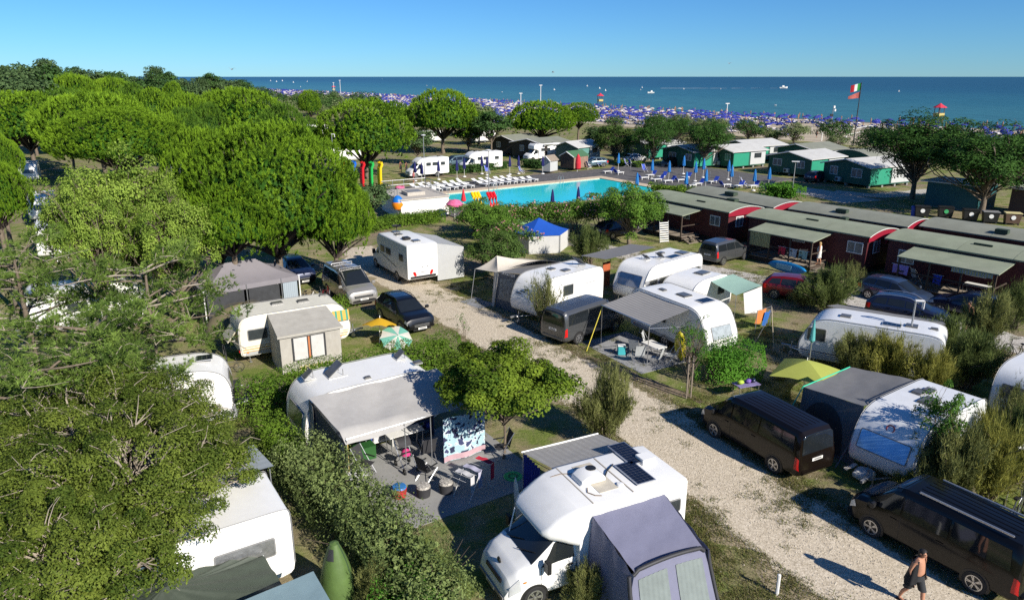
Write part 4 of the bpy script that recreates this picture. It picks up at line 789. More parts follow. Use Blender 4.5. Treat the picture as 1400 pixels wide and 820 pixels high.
# -- grey awning of caravan 2 (frame of cv2)
L2, R2 = (-5.75, 25.75), R(33)
aw = thing('awning_tent', 'large grey awning with a rounded brow and open front over a paved floor', 'awning', L2, R2)
ya = -1.16
ca = mat('light_grey_awning_cloth', (.42, .41, .395), .85, var=.07, trans=.12, dirt=.2, bump=.25, bscale=4)
mb = MB()
def roof2(u, v):
    x = -2.55 + 5.1 * u; o = 2.75 * v; y = ya - o
    z = 2.55 - .42 * v - .10 * math.sin(math.pi * v) * math.sin(math.pi * min(1, u * 1.3)) - .28 * max(0, v - .86) / .14 * (1 - .75 * max(0, min(1, (u - .42) / .12))) + .02 * math.sin(u * 19 + v * 7)
    x += (.30 * (1 - u) * v)
    return (x, y, z)
mb.grid(roof2, 26, 14); mb.build('canopy', ca, aw, smooth=70)
mb = MB(); mb.grid(lambda u, v: (-2.56 + .30 * u + .06 * math.sin(v * 8), ya - 2.75 * u, (2.52 - .62 * u) * (1 - v)) if True else 0, 14, 8); sw = mb.build('side_wall', cloth_dark, aw, smooth=60)
for (u, w) in ((.02, .14), (.86, .14)):
    mb = MB(); mb.grid(lambda a, b, u=u, w=w: (-2.58 + .30 * (u + w * a) - .02 - .02 * math.sin(a * 14), ya - 2.75 * (u + w * a), (2.5 - .62 * (u + w * a)) * (1 - b)), 6, 4); mb.build('rolled_flap', ca, aw, smooth=60)
for x in (-2.2, -.1, .9, 2.45): pole(aw, (x, ya - 2.7, 2.0), (x, ya - 2.72, 0), .018)
pole(aw, (-2.2, ya - 2.68, 2.02), (2.5, ya - 2.68, 2.08), .018, name='front_bar')
pr = mat('patterned_windbreak', (.30, .46, .52), .8, var=.1, trans=.15, stripes=(2, 1.15, (.34, .50, .55), .9))
def blotch():
    m = bpy.data.materials.new('floral_print_cloth'); m.use_nodes = True; n = m.node_tree.nodes; l = m.node_tree.links; p = n['Principled BSDF']; p.inputs['Roughness'].default_value = .8
    tc = n.new('ShaderNodeTexCoord'); t = n.new('ShaderNodeTexNoise'); t.inputs['Scale'].default_value = 4.2; t.inputs['Detail'].default_value = 1.5; l.new(tc.outputs['Object'], t.inputs['Vector'])
    r = n.new('ShaderNodeValToRGB'); r.color_ramp.interpolation = 'CONSTANT'; l.new(t.outputs['Fac'], r.inputs[0]); e = r.color_ramp.elements
    e[0].color = (.02, .025, .07, 1); e[1].position = .40; e[1].color = (.34, .50, .56, 1)
    x = e.new(.56); x.color = (.55, .62, .65, 1); x = e.new(.63); x.color = (.04, .05, .13, 1); l.new(r.outputs[0], p.inputs['Base Color']); return m
fl = blotch()
mb = MB(); mb.grid(lambda u, v: (1.35 + 1.75 * u, ya - 2.78 + .05 * math.sin(u * 9), .05 + 1.75 * v), 14, 6); wb = mb.build('printed_screen', fl, aw, smooth=60)
mb = MB(); mb.grid(lambda u, v: (1.35 + 1.75 * u, ya - 2.80 + .05 * math.sin(u * 9), .08 + .22 * v), 14, 2); mb.build('border', mat('pink_border', (.45, .30, .34), .8), wb)
floor2 = MB(); floor2.box((.3, ya - 2.9, .008), (7.2, 5.6, .016)); fo = floor2.build('patio_floor', mat('grey_groundsheet', (.27, .27, .265), .85, var=.12, scale=1.2, dirt=.3), None, (*L2, 0), R2); tag(fo, kind='structure')
# -- small lean-to of the old caravan
L3, R3 = (-11.35, 34.85), R(31)
a3 = thing('porch_awning', 'small putty-coloured porch tent with white curtains on the old caravan', 'awning', L3, R3)
p3c = [loc2(q, L3, R3) for q in ((-12.0, 33.4), (-9.5, 35.1), (-8.35, 33.1), (-10.65, 31.2))]
xl, xr, yf = -1.35, 1.55, -3.2
putty = mat('putty_pvc', (.40, .385, .345), .7, var=.08, dirt=.35, trans=.06)
cloth('canopy', [(xl, -1.06, 2.40), (xr, -1.06, 2.40), (xr + .1, yf - .1, 1.95), (xl - .1, yf - .1, 1.95)], putty, a3, 12, 8, .03, .012, 4)
mb = MB(); mb.box(((xl + xr) / 2, yf - .1, 1.90), (xr - xl + .24, .03, .12)); mb.build('valance', putty, a3)
cloth('wall', [(xl, -1.06, 0), (xl, yf, 0), (xl, yf, 1.94), (xl, -1.06, 2.38)], putty, a3, 10, 6, 0, .02, 6)
cloth('wall', [(xr, -1.06, 0), (xr, yf, 0), (xr, yf, 1.94), (xr, -1.06, 2.38)], putty, a3, 10, 6, 0, .02, 7)
cloth('wall', [(xl, yf, 0), (xr, yf, 0), (xr, yf, 1.94), (xl, yf, 1.94)], putty, a3, 14, 6, 0, .02, 8)
wc = mat('white_lace_curtain', (.62, .62, .60), .9, var=.1, trans=.2)
for (a, b) in ((.62, 1.25), (1.45, 2.05)):
    mb = MB(); mb.panel((xl, yf - .03, 0), (1, 0, 0), (0, 0, 1), (a, b, .62, 1.72), .01, .012); o = mb.build('curtain', wc, a3); mb = MB(); mb.panel((xl, yf - .026, 0), (1, 0, 0), (0, 0, 1), (a - .08, b + .1, .58, 1.76), .01, .008); mb.build('window', mesh_dark, a3)
mb = MB(); mb.panel((xl, yf - .045, 0), (1, 0, 0), (0, 0, 1), (1.30, 1.38, .6, 1.72), .01, .012); mb.build('ribbon', mat('orange_ribbon', (.45, .16, .06), .8), a3)
sm = mat('striped_sunblind', (.55, .33, .06), .8, var=.05, stripes=(0, .28, (.05, .25, .17), .4))
mb = MB(); mb.grid(lambda u, v: (1.85 + .85 * u - .12 * v * (1 - u), -1.08 - .12 * v, 2.02 - .52 * v), 6, 4); tag(mb.build('sunblind', sm, cv3))
fence = thing('low_fence', 'low picket edging in front of the putty porch tent', 'fence', L3, R3)
for k in range(9): mb = MB(); mb.box((-.55 + .2 * k, yf - .35, .22), (.06, .02, .44)); mb.build('picket', mat('pale_yellow_wood', (.5, .42, .2), .8), fence)
mb = MB(); mb.box((.25, yf - .335, .34), (1.8, .02, .04)); mb.build('rail', mat('pale_yellow_wood'), fence)
# -- white motorhome's grey lean-to
L4, R4 = (-7.85, 49.75), R(122)
a4 = thing('lean_to_awning', 'tall pale grey lean-to tent along the white motorhome with the rear wall', 'awning', L4, R4)
lg = mat('pale_grey_vinyl', (.42, .43, .43), .6, var=.05, trans=.1)
cloth('canopy', [(-3.35, -1.14, 2.72), (1.0, -1.14, 2.72), (1.0, -3.2, 2.25), (-3.35, -3.2, 2.25)], lg, a4, 12, 8, .03, .01, 11)
cloth('wall', [(-3.35, -1.14, .1), (-3.35, -3.2, .1), (-3.35, -3.2, 2.25), (-3.35, -1.14, 2.72)], lg, a4, 16, 4, 0, .012, 12)
cloth('wall', [(-3.35, -3.2, .1), (1.0, -3.2, .1), (1.0, -3.2, 2.25), (-3.35, -3.2, 2.25)], lg, a4, 16, 4, 0, .02, 13)
for x in (-3.3, .95): pole(a4, (x, -3.18, 2.25), (x, -3.18, 0))
# -- beige and grey awning of caravan 7
L7, R7 = (2.75, 41.15), R(222)
a7 = thing('awning_tent', 'beige peaked awning and grey annexe on the caravan with the hammered nose', 'awning', L7, R7)
s7 = -1.14    # its right-hand side
cloth('annexe_roof', [(-1.9, s7, 2.5), (1.9, s7, 2.42), (1.95, s7 - 2.2, 2.12), (-1.9, s7 - 2.2, 2.2)], cloth_mid, a7, 14, 10, .08, .015, 20)
pk = (.9, s7 - 3.4, 2.75)
bc = [(1.95, s7 - 2.1, 2.1), (1.95, s7 - 4.3, 1.9), (-1.9, s7 - 4.3, 1.95), (-1.9, s7 - 2.1, 2.2)]
for i in range(4):
    a, b = Vector(bc[i]), Vector(bc[(i + 1) % 4]); P = Vector(pk)
    mb = MB(); mb.grid(lambda u, v, a=a, b=b: P.lerp(a.lerp(b, u), v) - Vector((0, 0, .22 * math.sin(math.pi * v) * (.4 + .6 * math.sin(math.pi * u)))), 8, 8); mb.build('canopy_panel', cloth_beige, a7, smooth=60)
pk2 = (-.1, s7 - 1.6, 2.72)
mb = MB(); mb.grid(lambda u, v: Vector((-1.85, s7 - .2, 2.42)).lerp(Vector((1.0, s7 - 2.2, 2.16)), u).lerp(Vector((-1.85, s7 - 2.2, 2.22)), v) + Vector((0, 0, .3 * math.sin(math.pi * u) * (1 - v))), 8, 6); mb.build('annexe_gusset', cloth_mid, a7, smooth=60)
for (x, y, z) in bc[:3] + [(1.0, s7 - 3.3, 2.7)]: pole(a7, (x, y, z), (x + (.35 if (x > 1.2) else 0), y, 0), .02)
bsash = [(1.95, s7 - 2.05), (1.95, s7 - 2.45)]
mb = MB(); mb.grid(lambda u, v: (1.95 + .42 * v + .02 * math.sin(u * 12), s7 - 2.0 - .45 * u * (1 - .5 * v), 2.08 * (1 - v)), 5, 8); mb.build('tied_curtain', cloth_beige, a7, smooth=60)
mb = MB(); mb.grid(lambda u, v: (1.95 + .30 * v, s7 - .05 - 2.0 * u, (2.4 - .28 * u) * (1 - v)), 8, 6); fw = mb.build('front_wall', cloth_dark, a7, smooth=60)
mb = MB(); mb.grid(lambda u, v: (1.97 + .30 * (.15 + .6 * v), s7 - .3 - 1.5 * u, (2.4 - .28 * u) * (1 - (.15 + .6 * v))), 8, 6); mb.build('window', clear_film, fw, smooth=60)
lettering('BÜRSTNER', .24, white_edge, a7, face_M((1.99, s7 - 1.1, 2.17), (0, 1, 0), (-.12, 0, 1)))
mb = MB(); mb.box((2.6, s7 - 3.3, .01), (1.3, 2.0, .02)); tag(mb.build('groundsheet', mat('grey_mat', (.22, .23, .25), .9, var=.15), None, (*L7, 0), R7), 'grey mat on the grass before the beige awning', 'mat')
# -- striped awning, caravan 11
L11, R11 = (8.95, 35.65), R(-59)
a11 = thing('awning', 'grey pinstriped roll-out awning on thin poles over folding chairs', 'awning', L11, R11)
st11 = mat('pinstriped_grey_cloth', (.30, .295, .29), .85, var=.05, trans=.12, stripes=(1, .20, (.22, .215, .215), .45))
cloth('canopy', [(-2.2, -1.12, 2.5), (1.55, -1.12, 2.5), (1.55, -3.65, 2.12), (-2.2, -3.65, 2.12)], st11, a11, 12, 12, .06, .01, 31)
pole(a11, (-2.25, -3.66, 2.12), (1.6, -3.66, 2.12), .03, silver, 'front_bar')
for x in (-2.15, 1.5): pole(a11, (x, -3.65, 2.1), (x, -3.65, 0), .022)
pole(a11, (1.5, -3.65, 1.95), (1.5, -1.15, 1.6), .015, name='brace'); pole(a11, (-2.15, -3.65, 2.05), (-1.6, -5.0, .02), .02, mat('yellow_strap', (.65, .55, .06), .7), 'guy_strap')
mb = MB(); mb.box((-.4, -2.9, .008), (5.0, 3.2, .016)); tag(mb.build('groundsheet', mat('grey_carpet', (.26, .265, .275), .9, var=.15, dirt=.2), None, (*L11, 0), R11), 'grey carpet under the pinstriped awning', 'mat')
# -- pale green canopy, caravan 10
L10, R10 = (10.9, 40.65), R(222)
a10 = thing('awning', 'pale green sloping canopy tied off at the side of the small caravan', 'awning', L10, R10)
g10 = [loc2(q, L10, R10) for q in ((11.37, 39.84), (12.37, 37.82), (14.44, 39.78), (13.16, 41.18))]
cloth('canopy', [(*g10[0], 2.3), (*g10[1], 2.0), (*g10[2], 2.0), (*g10[3], 2.3)], cloth_green, a10, 12, 10, .08, .012, 41)
for q in (g10[1], g10[2]): pole(a10, (*q, 2.0), (q[0], q[1], 0))
mb = MB(); P0, P1 = Vector((*g10[2], 1.95)), Vector((*g10[1], 1.95)); mb.grid(lambda u, v: P0.lerp(P1, u * .72) + Vector((.10 * v + .02 * math.sin(u * 15), .25 * v, -1.5 * v * (1 - .25 * u))), 10, 8); mb.build('white_side_screen', cloth_white, a10, smooth=60)
# -- slate canopy on caravan 12
L12, R12 = (17.15, 32.15), R(147)
a12 = thing('awning', 'dark slate canopy sloping from the roof of the long white caravan', 'awning', L12, R12)
cloth('canopy', [(2.3, -1.1, 2.5), (-2.9, -1.1, 2.5), (-2.7, -3.1, 2.1), (2.1, -3.1, 2.1)], cloth_mid, a12, 14, 8, .10, .015, 51)
for x in (2.05, -2.6): pole(a12, (x, -3.1, 2.1), (x, -3.1, 0))
# -- slate awning tent on caravan 13
L13, R13 = (14.62, 23.25), R(215)
a13 = thing('awning_tent', 'slate awning tent with a big round-topped dark opening and green cord edge', 'awning', L13, R13)
cloth('canopy', [(1.85, -1.12, 2.38), (-1.9, -1.12, 2.42), (-1.75, -3.75, 2.1), (1.45, -3.75, 2.05)], cloth_mid, a13, 14, 12, .16, .02, 61)
def wall13(u, v): x = 1.85 - .40 * u + .12 * (1 - v); return (x + .02 * math.sin(u * 9), -1.12 - 2.63 * u, v * (2.38 - .33 * u))
mb = MB(); mb.grid(wall13, 16, 10); w13 = mb.build('front_wall', cloth_dark, a13, smooth=60)
pts = []; 
for k in range(20):
    a = math.pi * k / 19; pts.append(Vector(wall13(.58 + .36 * math.cos(a), .06 + .78 * math.sin(a) ** .7)) + Vector((.02, 0, .005)))
mb = MB(); mb.add(pts, [tuple(range(20))]); mb.build('mesh_opening', mesh_dark, w13)
gc = mat('green_cord', (.03, .5, .3), .6); pole(a13, (1.47, -3.76, 2.06), (-1.75, -3.76, 2.11), .025, gc, 'edge_cord'); pole(a13, (1.47, -3.76, 2.05), (1.75, -3.95, 1.2), .025, gc, 'edge_cord')
for x in (1.45, -1.7): pole(a13, (x, -3.74, 2.05), (x, -3.74, 0))
pole(a13, (1.9, -1.3, 1.1), (2.55, -1.45, .0), .03, cloth_mid, 'storm_strap')
# -- far right canopy with one pole
ar = thing('awning', 'white-edged canopy on a thin pole beside folded chairs at the tamarisks', 'awning', G(1373, 694), R(35))
cloth('canopy', [(0, 0, 2.2), (2.6, 0, 2.3), (2.6, -1.6, 2.3), (0, -1.8, 2.2)], cloth_white, ar, 8, 6, .05, .01, 71)
pole(ar, (0, 0, 2.2), (0, 0, 0), .025); pole(ar, (0, 0, 2.2), (2.6, 0, 2.3), .035, white, 'front_bar'); pole(ar, (2.5, 0, 2.28), (2.5, 0, 0), .025); pole(ar, (0, -1.75, 2.2), (0, -1.75, 0), .025)
# -- pavilion gazebo
pv = thing('gazebo', 'grey hipped-roof pavilion with dark mesh sides and a pale curtain', 'gazebo', (-16.1, 41.2), R(38))
gp = mat('mauve_grey_roof_cloth', (.24, .225, .245), .8, var=.06, trans=.15, bump=.2, bscale=4)
hx, hy, ez, rz_ = 2.75, 1.9, 2.15, 3.1
cor = [Vector((-hx, -hy, ez)), Vector((hx, -hy, ez)), Vector((hx, hy, ez)), Vector((-hx, hy, ez))]; pk = [Vector((-.9, 0, rz_)), Vector((.9, 0, rz_))]
for (a, b, p, q) in ((cor[0], cor[1], pk[0], pk[1]), (cor[1], cor[2], pk[1], pk[1]), (cor[2], cor[3], pk[1], pk[0]), (cor[3], cor[0], pk[0], pk[0])):
    mb = MB(); mb.grid(lambda u, v, a=a, b=b, p=p, q=q: a.lerp(b, u).lerp(p.lerp(q, u), v) - Vector((0, 0, .14 * math.sin(math.pi * v))), 10, 8); mb.build('roof_panel', gp, pv, smooth=60)
for i in range(4):
    a, b = cor[i], cor[(i + 1) % 4]; d = (b - a); mb = MB(); mb.add([a, b, b - Vector((0, 0, .28)), a - Vector((0, 0, .28))], [(0, 1, 2, 3)]); mb.build('valance', gp, pv)
    for (t0, t1) in ((.02, .40), (.45, .78), (.82, .98)):
        mt = mesh_dark
        if i == 0 and t0 > .8: mt = mat('pale_blue_curtain', (.36, .42, .46), .8, var=.05, trans=.15, stripes=(0, .12, (.30, .35, .4), .5))
        p, q = a.lerp(b, t0), a.lerp(b, t1); mb = MB(); mb.add([p * .99 - Vector((0, 0, .28)), q * .99 - Vector((0, 0, .28)), Vector((q.x * .99, q.y * .99, .05)), Vector((p.x * .99, p.y * .99, .05))], [(0, 1, 2, 3)]); mb.build('side_screen', mt, pv)
    for t in (0, .43, .80): p = a.lerp(b, t); pole(pv, p, (p.x, p.y, 0), .035, white if t == 0 else silver)
# -- dome tent behind the old caravan
dt = thing('dome_tent', 'olive brown dome tent between the pavilion and the old caravan', 'tent', (-14.6, 37.2), R(35))
ol = mat('olive_tent_cloth', (.17, .145, .085), .75, var=.08, trans=.1, bump=.2, bscale=4)
mb = MB(); mb.grid(lambda u, v: (2.2 * math.cos(u * 2 * math.pi) * math.cos(v * 1.5), 1.7 * math.sin(u * 2 * math.pi) * math.cos(v * 1.5), 1.75 * math.sin(v * 1.5) ** .8 * (1 - .06 * abs(math.sin(u * 4 * math.pi)))), 32, 10); mb.build('canopy', ol, dt, smooth=60)
mb = MB(); mb.grid(lambda u, v: (2.24 * math.cos(-2.2 + u * .9) * math.cos(v * .9), 1.74 * math.sin(-2.2 + u * .9) * math.cos(v * .9), .05 + 1.75 * math.sin(v * .9)), 10, 8); mb.build('mesh_door', mesh_dark, dt, smooth=60)
for k in range(4):
    a = R(45 + 90 * k); mb = MB(); mb.tube([(2.23 * math.cos(a) * math.cos(t), 1.73 * math.sin(a) * math.cos(t), 1.78 * math.sin(t) ** .8) for t in np.linspace(.02, 1.5, 10)], .02, 5); mb.build('tent_pole', mat('brown_sleeve', (.10, .085, .055), .7), dt)
# -- blue topped round gazebo tent
bt = thing('gazebo', 'white-walled gazebo tent with a bright blue pointed roof', 'gazebo', G(737, 343), R(10)); bt.location.y += 1.2
bl = mat('bright_blue_canopy', (.01, .09, .48), .7, var=.06, trans=.2); n_ = 6
cr = [Vector((2.55 * math.cos(R(60 * k)), 2.55 * math.sin(R(60 * k)), 1.45)) for k in range(n_)]; P = Vector((0, 0, 2.5))
for k in range(n_):
    a, b = cr[k], cr[(k + 1) % n_]; mb = MB(); mb.grid(lambda u, v, a=a, b=b: P.lerp(a.lerp(b, u), v) - Vector((0, 0, .10 * math.sin(math.pi * v))), 4, 6); mb.build('roof_panel', bl, bt, smooth=50)
    mb = MB(); mb.add([a * .97, b * .97, Vector((b.x * .97, b.y * .97, 0)), Vector((a.x * .97, a.y * .97, 0))], [(0, 1, 2, 3)]); mb.build('wall', cloth_white, bt); pole(bt, a, (a.x, a.y, 0), .025)
gt = thing('tunnel_tent', 'pale green tunnel tent beside the blue-roofed gazebo', 'tent', G(705, 322), R(10))
mb = MB(); mb.grid(lambda u, v: (2.2 * (u - .5) * 2, 1.5 * math.cos(math.pi * v), 1.75 * math.sin(math.pi * v) ** .8 * (1 - .35 * abs(2 * u - 1) ** 3)), 12, 14); mb.build('canopy', mat('pale_green_tent', (.22, .36, .17), .75, trans=.15), gt, smooth=60)
mb = MB(); mb.grid(lambda u, v: (2.22, 1.4 * (2 * u - 1) * math.cos(v * 1.3), 1.15 * v), 8, 4); mb.build('door_panel', cloth_grey, gt)
# -- tarpaulins by the lower-left caravan
tp = thing('tarpaulin', 'dark green tarpaulin lean-to stretched from the white caravan', 'tarpaulin', (-7.6, 14.9), R(33))
dg = mat('dark_green_tarp', (.045, .058, .042), .6, var=.15, bump=.4, bscale=6)
pc = Vector((-.9, .0, 1.8)); ring_ = [Vector((1.5, .4, 1.45)), Vector((1.65, -.9, 1.3)), Vector((-.2, -1.4, 1.25)), Vector((-3.2, -1.4, 1.2)), Vector((-3.0, .4, 1.45)), Vector((-1.0, .5, 1.7)), Vector((.6, .5, 1.58))]
for k in range(len(ring_)):
    a, b = ring_[k], ring_[(k + 1) % len(ring_)]; mb = MB(); mb.grid(lambda u, v, a=a, b=b: pc.lerp(a.lerp(b, u), v) + Vector((0, 0, .035 * math.sin(u * 12.6) * v - .08 * math.sin(math.pi * v))), 10, 6); mb.build('canopy_panel', dg, tp, smooth=60)
for k in (0, 1, 2, 3): pole(tp, ring_[k], (ring_[k].x, ring_[k].y, 0))
tq = thing('tarpaulin', 'grey blue flat canopy edged in dark in front of the green tarpaulin', 'tarpaulin', (-5.9, 13.3), R(33))
bq = mat('grey_blue_tarp', (.20, .29, .32), .5, var=.08, bump=.15, bscale=5)
cloth('canopy', [(1.75, .95, 1.75), (1.75, -2.0, 1.75), (-2.2, -2.0, 1.6), (-2.2, .85, 1.6)], bq, tq, 14, 10, .05, .008, 81)
for (x, y) in ((1.7, .8), (1.7, -1.9), (-2.1, .7)): pole(tq, (x, y, 1.6), (x, y, 0))
gs = thing('tarpaulin', 'grey sheet roof beyond the plain white caravan at the hedge corner', 'tarpaulin', (-8.9, 18.45), R(33))
cloth('canopy', [(-2.5, -.9, 2.62), (1.7, -.9, 2.62), (1.55, .85, 2.55), (-2.5, .85, 2.5)], mat('ribbed_grey_sheet', (.30, .335, .36), .6, var=.06, bump=.15, stripes=(1, .3, (.27, .305, .33), .4)), gs, 10, 6, .02, .006, 82)
for (x, y) in ((1.5, .8), (-2.4, .8), (1.6, -.8), (-2.4, -.8)): pole(gs, (x, y, 2.5), (x, y, 0))
# green pop-up utility tent
pu = thing('popup_tent', 'tall green pop-up cubicle tent with a black vent beside the hedge', 'tent', (-4.62, 15.9), R(-58))
gg = mat('leaf_green_tent_cloth', (.10, .17, .045), .6, var=.15, trans=.2, bump=.6, bscale=5)
def pu_pt(u, v):
    a = u * 2 * math.pi; w = .52 * (1 - v ** 2.6 * .78); return (w * math.cos(a) * 1.05, w * math.sin(a) * .9, 1.95 * v + .04 * math.sin(a * 7) * (1 - v))
mb = MB(); mb.grid(pu_pt, 28, 14); mb.lathe([(.001, 1.985), (.12, 1.95)], n=14); mb.build('canopy', gg, pu, smooth=60)
mb = MB(); mb.tube([pu_pt(.12, v) for v in np.linspace(0, 1, 14)] + [pu_pt(.62, v) for v in np.linspace(1, 0, 14)], .018, 5); mb.build('hoop', mat('dark_green_piping', (.03, .06, .025), .6), pu)
mb = MB(); mb.grid(lambda u, v: Vector(pu_pt(.80 + .12 * u, .80 + .14 * v)) * 1.02, 6, 4); mb.build('vent', mesh_dark, pu, smooth=60)
# ------------------------------------------------------------------ cabins
winwhite = mat('white_window_frame', (.66, .66, .65), .5, var=.05); wood_d = mat('dark_brown_timber', (.055, .038, .028), .8, var=.25, scale=5, bump=.3)
wood_l = mat('weathered_timber', (.24, .20, .155), .85, var=.25, scale=5, bump=.3)
redwall = mat('dark_red_siding', (.070, .007, .012), .65, var=.12, scale=1.5, dirt=.1); redtrim = mat('bright_red_fascia', (.24, .007, .025), .5, var=.08)
felt = mat('grey_green_roof_felt', (.225, .255, .18), .9, var=.14, scale=.9, bump=.3, bscale=30, dirt=.5, dcol=(.27, .27, .22)); felt2 = mat('grey_roof_felt', (.205, .215, .175), .9, var=.14, scale=.9, bump=.3, bscale=30, dirt=.4, dcol=(.15, .17, .12))
palegr = mat('grey_white_roof_sheet', (.52, .52, .50), .6, var=.06, dirt=.25, scale=.8); greenwall = mat('shaded_green_siding', (.010, .088, .058), .6, var=.10, dirt=.08); greenlit = mat('sunlit_green_siding', (.012, .24, .145), .6, var=.08, dirt=.08); whitewall = mat('white_siding', (.44, .46, .46), .6, var=.05, dirt=.15)  # one green siding: shade and sunlight put into its two tones
paneb = mat('curtained_glass', (.13, .15, .16), .12, var=.5, scale=4, spec=.6)
def win2(parent, o, a, w, h, leaves=2):
    """casement window on a wall: frame, glass panes, mullion"""
    b = Vector((0, 0, 1)); nn = Vector(a).normalized().cross(b); fr = MB(); fr.panel(o, a, b, (-w / 2, w / 2, -h / 2, h / 2), .01, .04); f = fr.build('window', winwhite, parent)
    for k in range(leaves):
        w0 = -w / 2 + .06 + k * (w - .06) / leaves; w1 = w0 + (w - .06) / leaves - .06
        p = MB(); p.panel(Vector(o) + nn * .038, a, b, (w0, w1, -h / 2 + .07, h / 2 - .07), .005, .006); p.build('pane', paneb, f)
def barrel_roof(parent, L, W_, z, rise, m, over=.22, th=.09, fascia=None, n=12):
    hw = W_ / 2 + over; hl = L / 2 + over; top = []; 
    for i in range(n + 1):
        t = -1 + 2 * i / n; top.append((hw * t, z + rise * (1 - t * t)))
    vs = []; 
    for x in (-hl, hl):
        vs += [(x, y, q) for y, q in top] + [(x, y, q - th) for y, q in top]
    k = n + 1; s_ = 2 * k; fs = []
    for i in range(n): fs += [(i, i + 1, s_ + i + 1, s_ + i), (k + i, s_ + k + i, s_ + k + i + 1, k + i + 1), (i, k + i, k + i + 1, i + 1), (s_ + i, s_ + i + 1, s_ + k + i + 1, s_ + k + i)]
    fs += [(0, s_, s_ + k, k), (n, k + n, s_ + k + n, s_ + n)]
    mb = MB(); mb.add(vs, fs); r = mb.build('roof', m, parent, smooth=25)
    for sx in (1, -1):      # red arched gable boards with a white nailing edge
        e = MB(); vv = []
        for (y, q) in top: vv += [(sx * (hl - .06), y * .985, q - th), (sx * (hl - .06), y * .985, min(q - th, z - th) - .30 + .0 * y)]
        e.add(vv, [(2 * i, 2 * i + 1, 2 * i + 3, 2 * i + 2) for i in range(n)]); e.build('gable_board', fascia or redtrim, parent)
        e = MB(); e.tube([(sx * (hl + .012), y, q - th * .4) for y, q in top], .022, 4); e.build('edge_trim', white_edge, r)
    return r
def red_cabin(label, c, rz, L=9.8, W_=4.0, porch=None, wins=(), skyl=(), roofm=None, panelx=(), group=None):
    root = thing('red_cabin', label, 'cabin', c, rz, group); mb = MB(); mb.box((0, 0, 1.62), (L, W_, 2.36)); mb.build('wall', redwall, root)
    mb = MB(); mb.box((0, 0, .22), (L - .3, W_ - .3, .44)); mb.build('plinth', wood_d, root)
    r = barrel_roof(root, L, W_, 2.84, .34, roofm or felt)
    for (sd_, x, w, z0, z1) in wins: win2(root, (x, sd_ * W_ / 2, (z0 + z1) / 2), (-sd_, 0, 0), w, z1 - z0)
    win2(root, (L / 2, -.6, 1.9), (0, 1, 0), .9, .9)
    for (x, y, w, d, h) in skyl: mb = MB(); mb.box((x, y, 3.18 - .34 * (y / 2.2) ** 2 + h / 2), (w, d, h)); mb.build('roof_box', mat('dark_green_box', (.03, .05, .03), .7), root, bevel=.02)
    for sx in panelx: mb = MB(); mb.grid(lambda u, v, sx=sx: (sx + (u - .5) * .05, -2.2 + 4.4 * v, 3.185 - .34 * (-1 + 2 * v) ** 2 + .004), 1, 12); mb.build('roof_seam', mat('felt_lap', (.21, .24, .17), .9), r)
    if porch:
        x0, x1, d, rail = porch['x0'], porch['x1'], porch['d'], True; y0 = -W_ / 2; y1 = y0 - d
        # sloping roof, with soffit thickness
        mb = MB(); vs = [(x0, y0 + .02, 2.62), (x1, y0 + .02, 2.62), (x1, y1, 2.30), (x0, y1, 2.30)]; mb.add(vs + [(x, y, z - .07) for x, y, z in vs], [(0, 1, 2, 3), (7, 6, 5, 4), (0, 4, 5, 1), (1, 5, 6, 2), (2, 6, 7, 3), (3, 7, 4, 0)]); mb.build('porch_roof', roofm or felt, root)
        nb = int((x1 - x0 - .2) / .145)
        for k in range(nb): mb = MB(); mb.box((x0 + .1 + .145 * (k + .5), (y0 + y1) / 2 + .05, .40), (.135, d - .1, .035)); mb.build('deck_board', wood_l, root)
        mb = MB(); mb.box(((x0 + x1) / 2, (y0 + y1) / 2 + .1, .2), (x1 - x0 - .3, d - .3, .36)); mb.build('deck_frame', wood_d, root)
        px = list(np.linspace(x0 + .15, x1 - .15, 4))
        for x in px: mb = MB(); mb.box((x, y1 + .12, 1.32), (.10, .10, 1.86)); mb.build('post', wood_d, root)
        for a, b in zip(px, px[1:]):
            if porch.get('gap') is not None and porch['gap'] == px.index(a): continue
            for z in (.62, 1.35): mb = MB(); mb.box(((a + b) / 2, y1 + .12, z), (b - a - .1, .06, .07)); mb.build('rail', wood_d, root)
            for s_ in (1, -1): mb = MB(); mb.tube([(a + .06, y1 + .12, .66 if s_ > 0 else 1.32), (b - .06, y1 + .12, 1.32 if s_ > 0 else .66)], .028, 4); mb.build('cross_brace', wood_d, root)
        for s_ in range(1): 
            for z in (.62, 1.35): mb = MB(); mb.box((x1 - .15, (y0 + y1) / 2, z), (.06, d - .3, .07)); mb.build('rail', wood_d, root)
        if porch.get('curtain'):
            a, b, z0, z1, per, c1, c2 = porch['curtain']; cm = mat('striped_blind_%d' % int(a * 100), c1, .8, var=.05, trans=.2, stripes=(0, per, c2, .5))
            mb = MB(); mb.grid(lambda u, v: (a + (b - a) * u, y1 + .05 + .012 * math.sin(u * 60), z0 + (z1 - z0) * v), 40, 2); mb.build('striped_blind', cm, root, smooth=60)
        for k in range(3): mb = MB(); mb.box((x1 + .25 + .28 * k, y1 + .6, .30 - .12 * k), (.27, 1.1, .04)); mb.build('step', wood_l, root)
    return root
def W3(p, c, rz): return loc2(p, c, rz)
c = (16.9, 63.98); rz = R(-57.5); a = W3((14.28, 59.78), c, rz)
red_cabin('dark red cabin whose porch stands beside the leaning slatted bed base', c, rz, 10.0, 3.9, porch=dict(x0=a[0] - 5.2, x1=a[0], d=2.4, gap=2), wins=[(-1, 3.6, 1.1, 1.45, 2.3), (-1, .2, 1.0, 1.5, 2.2)], skyl=[(1.2, -1.2, 1.0, .12, .10), (2.5, 1.3, .9, .6, .25)], roofm=felt)
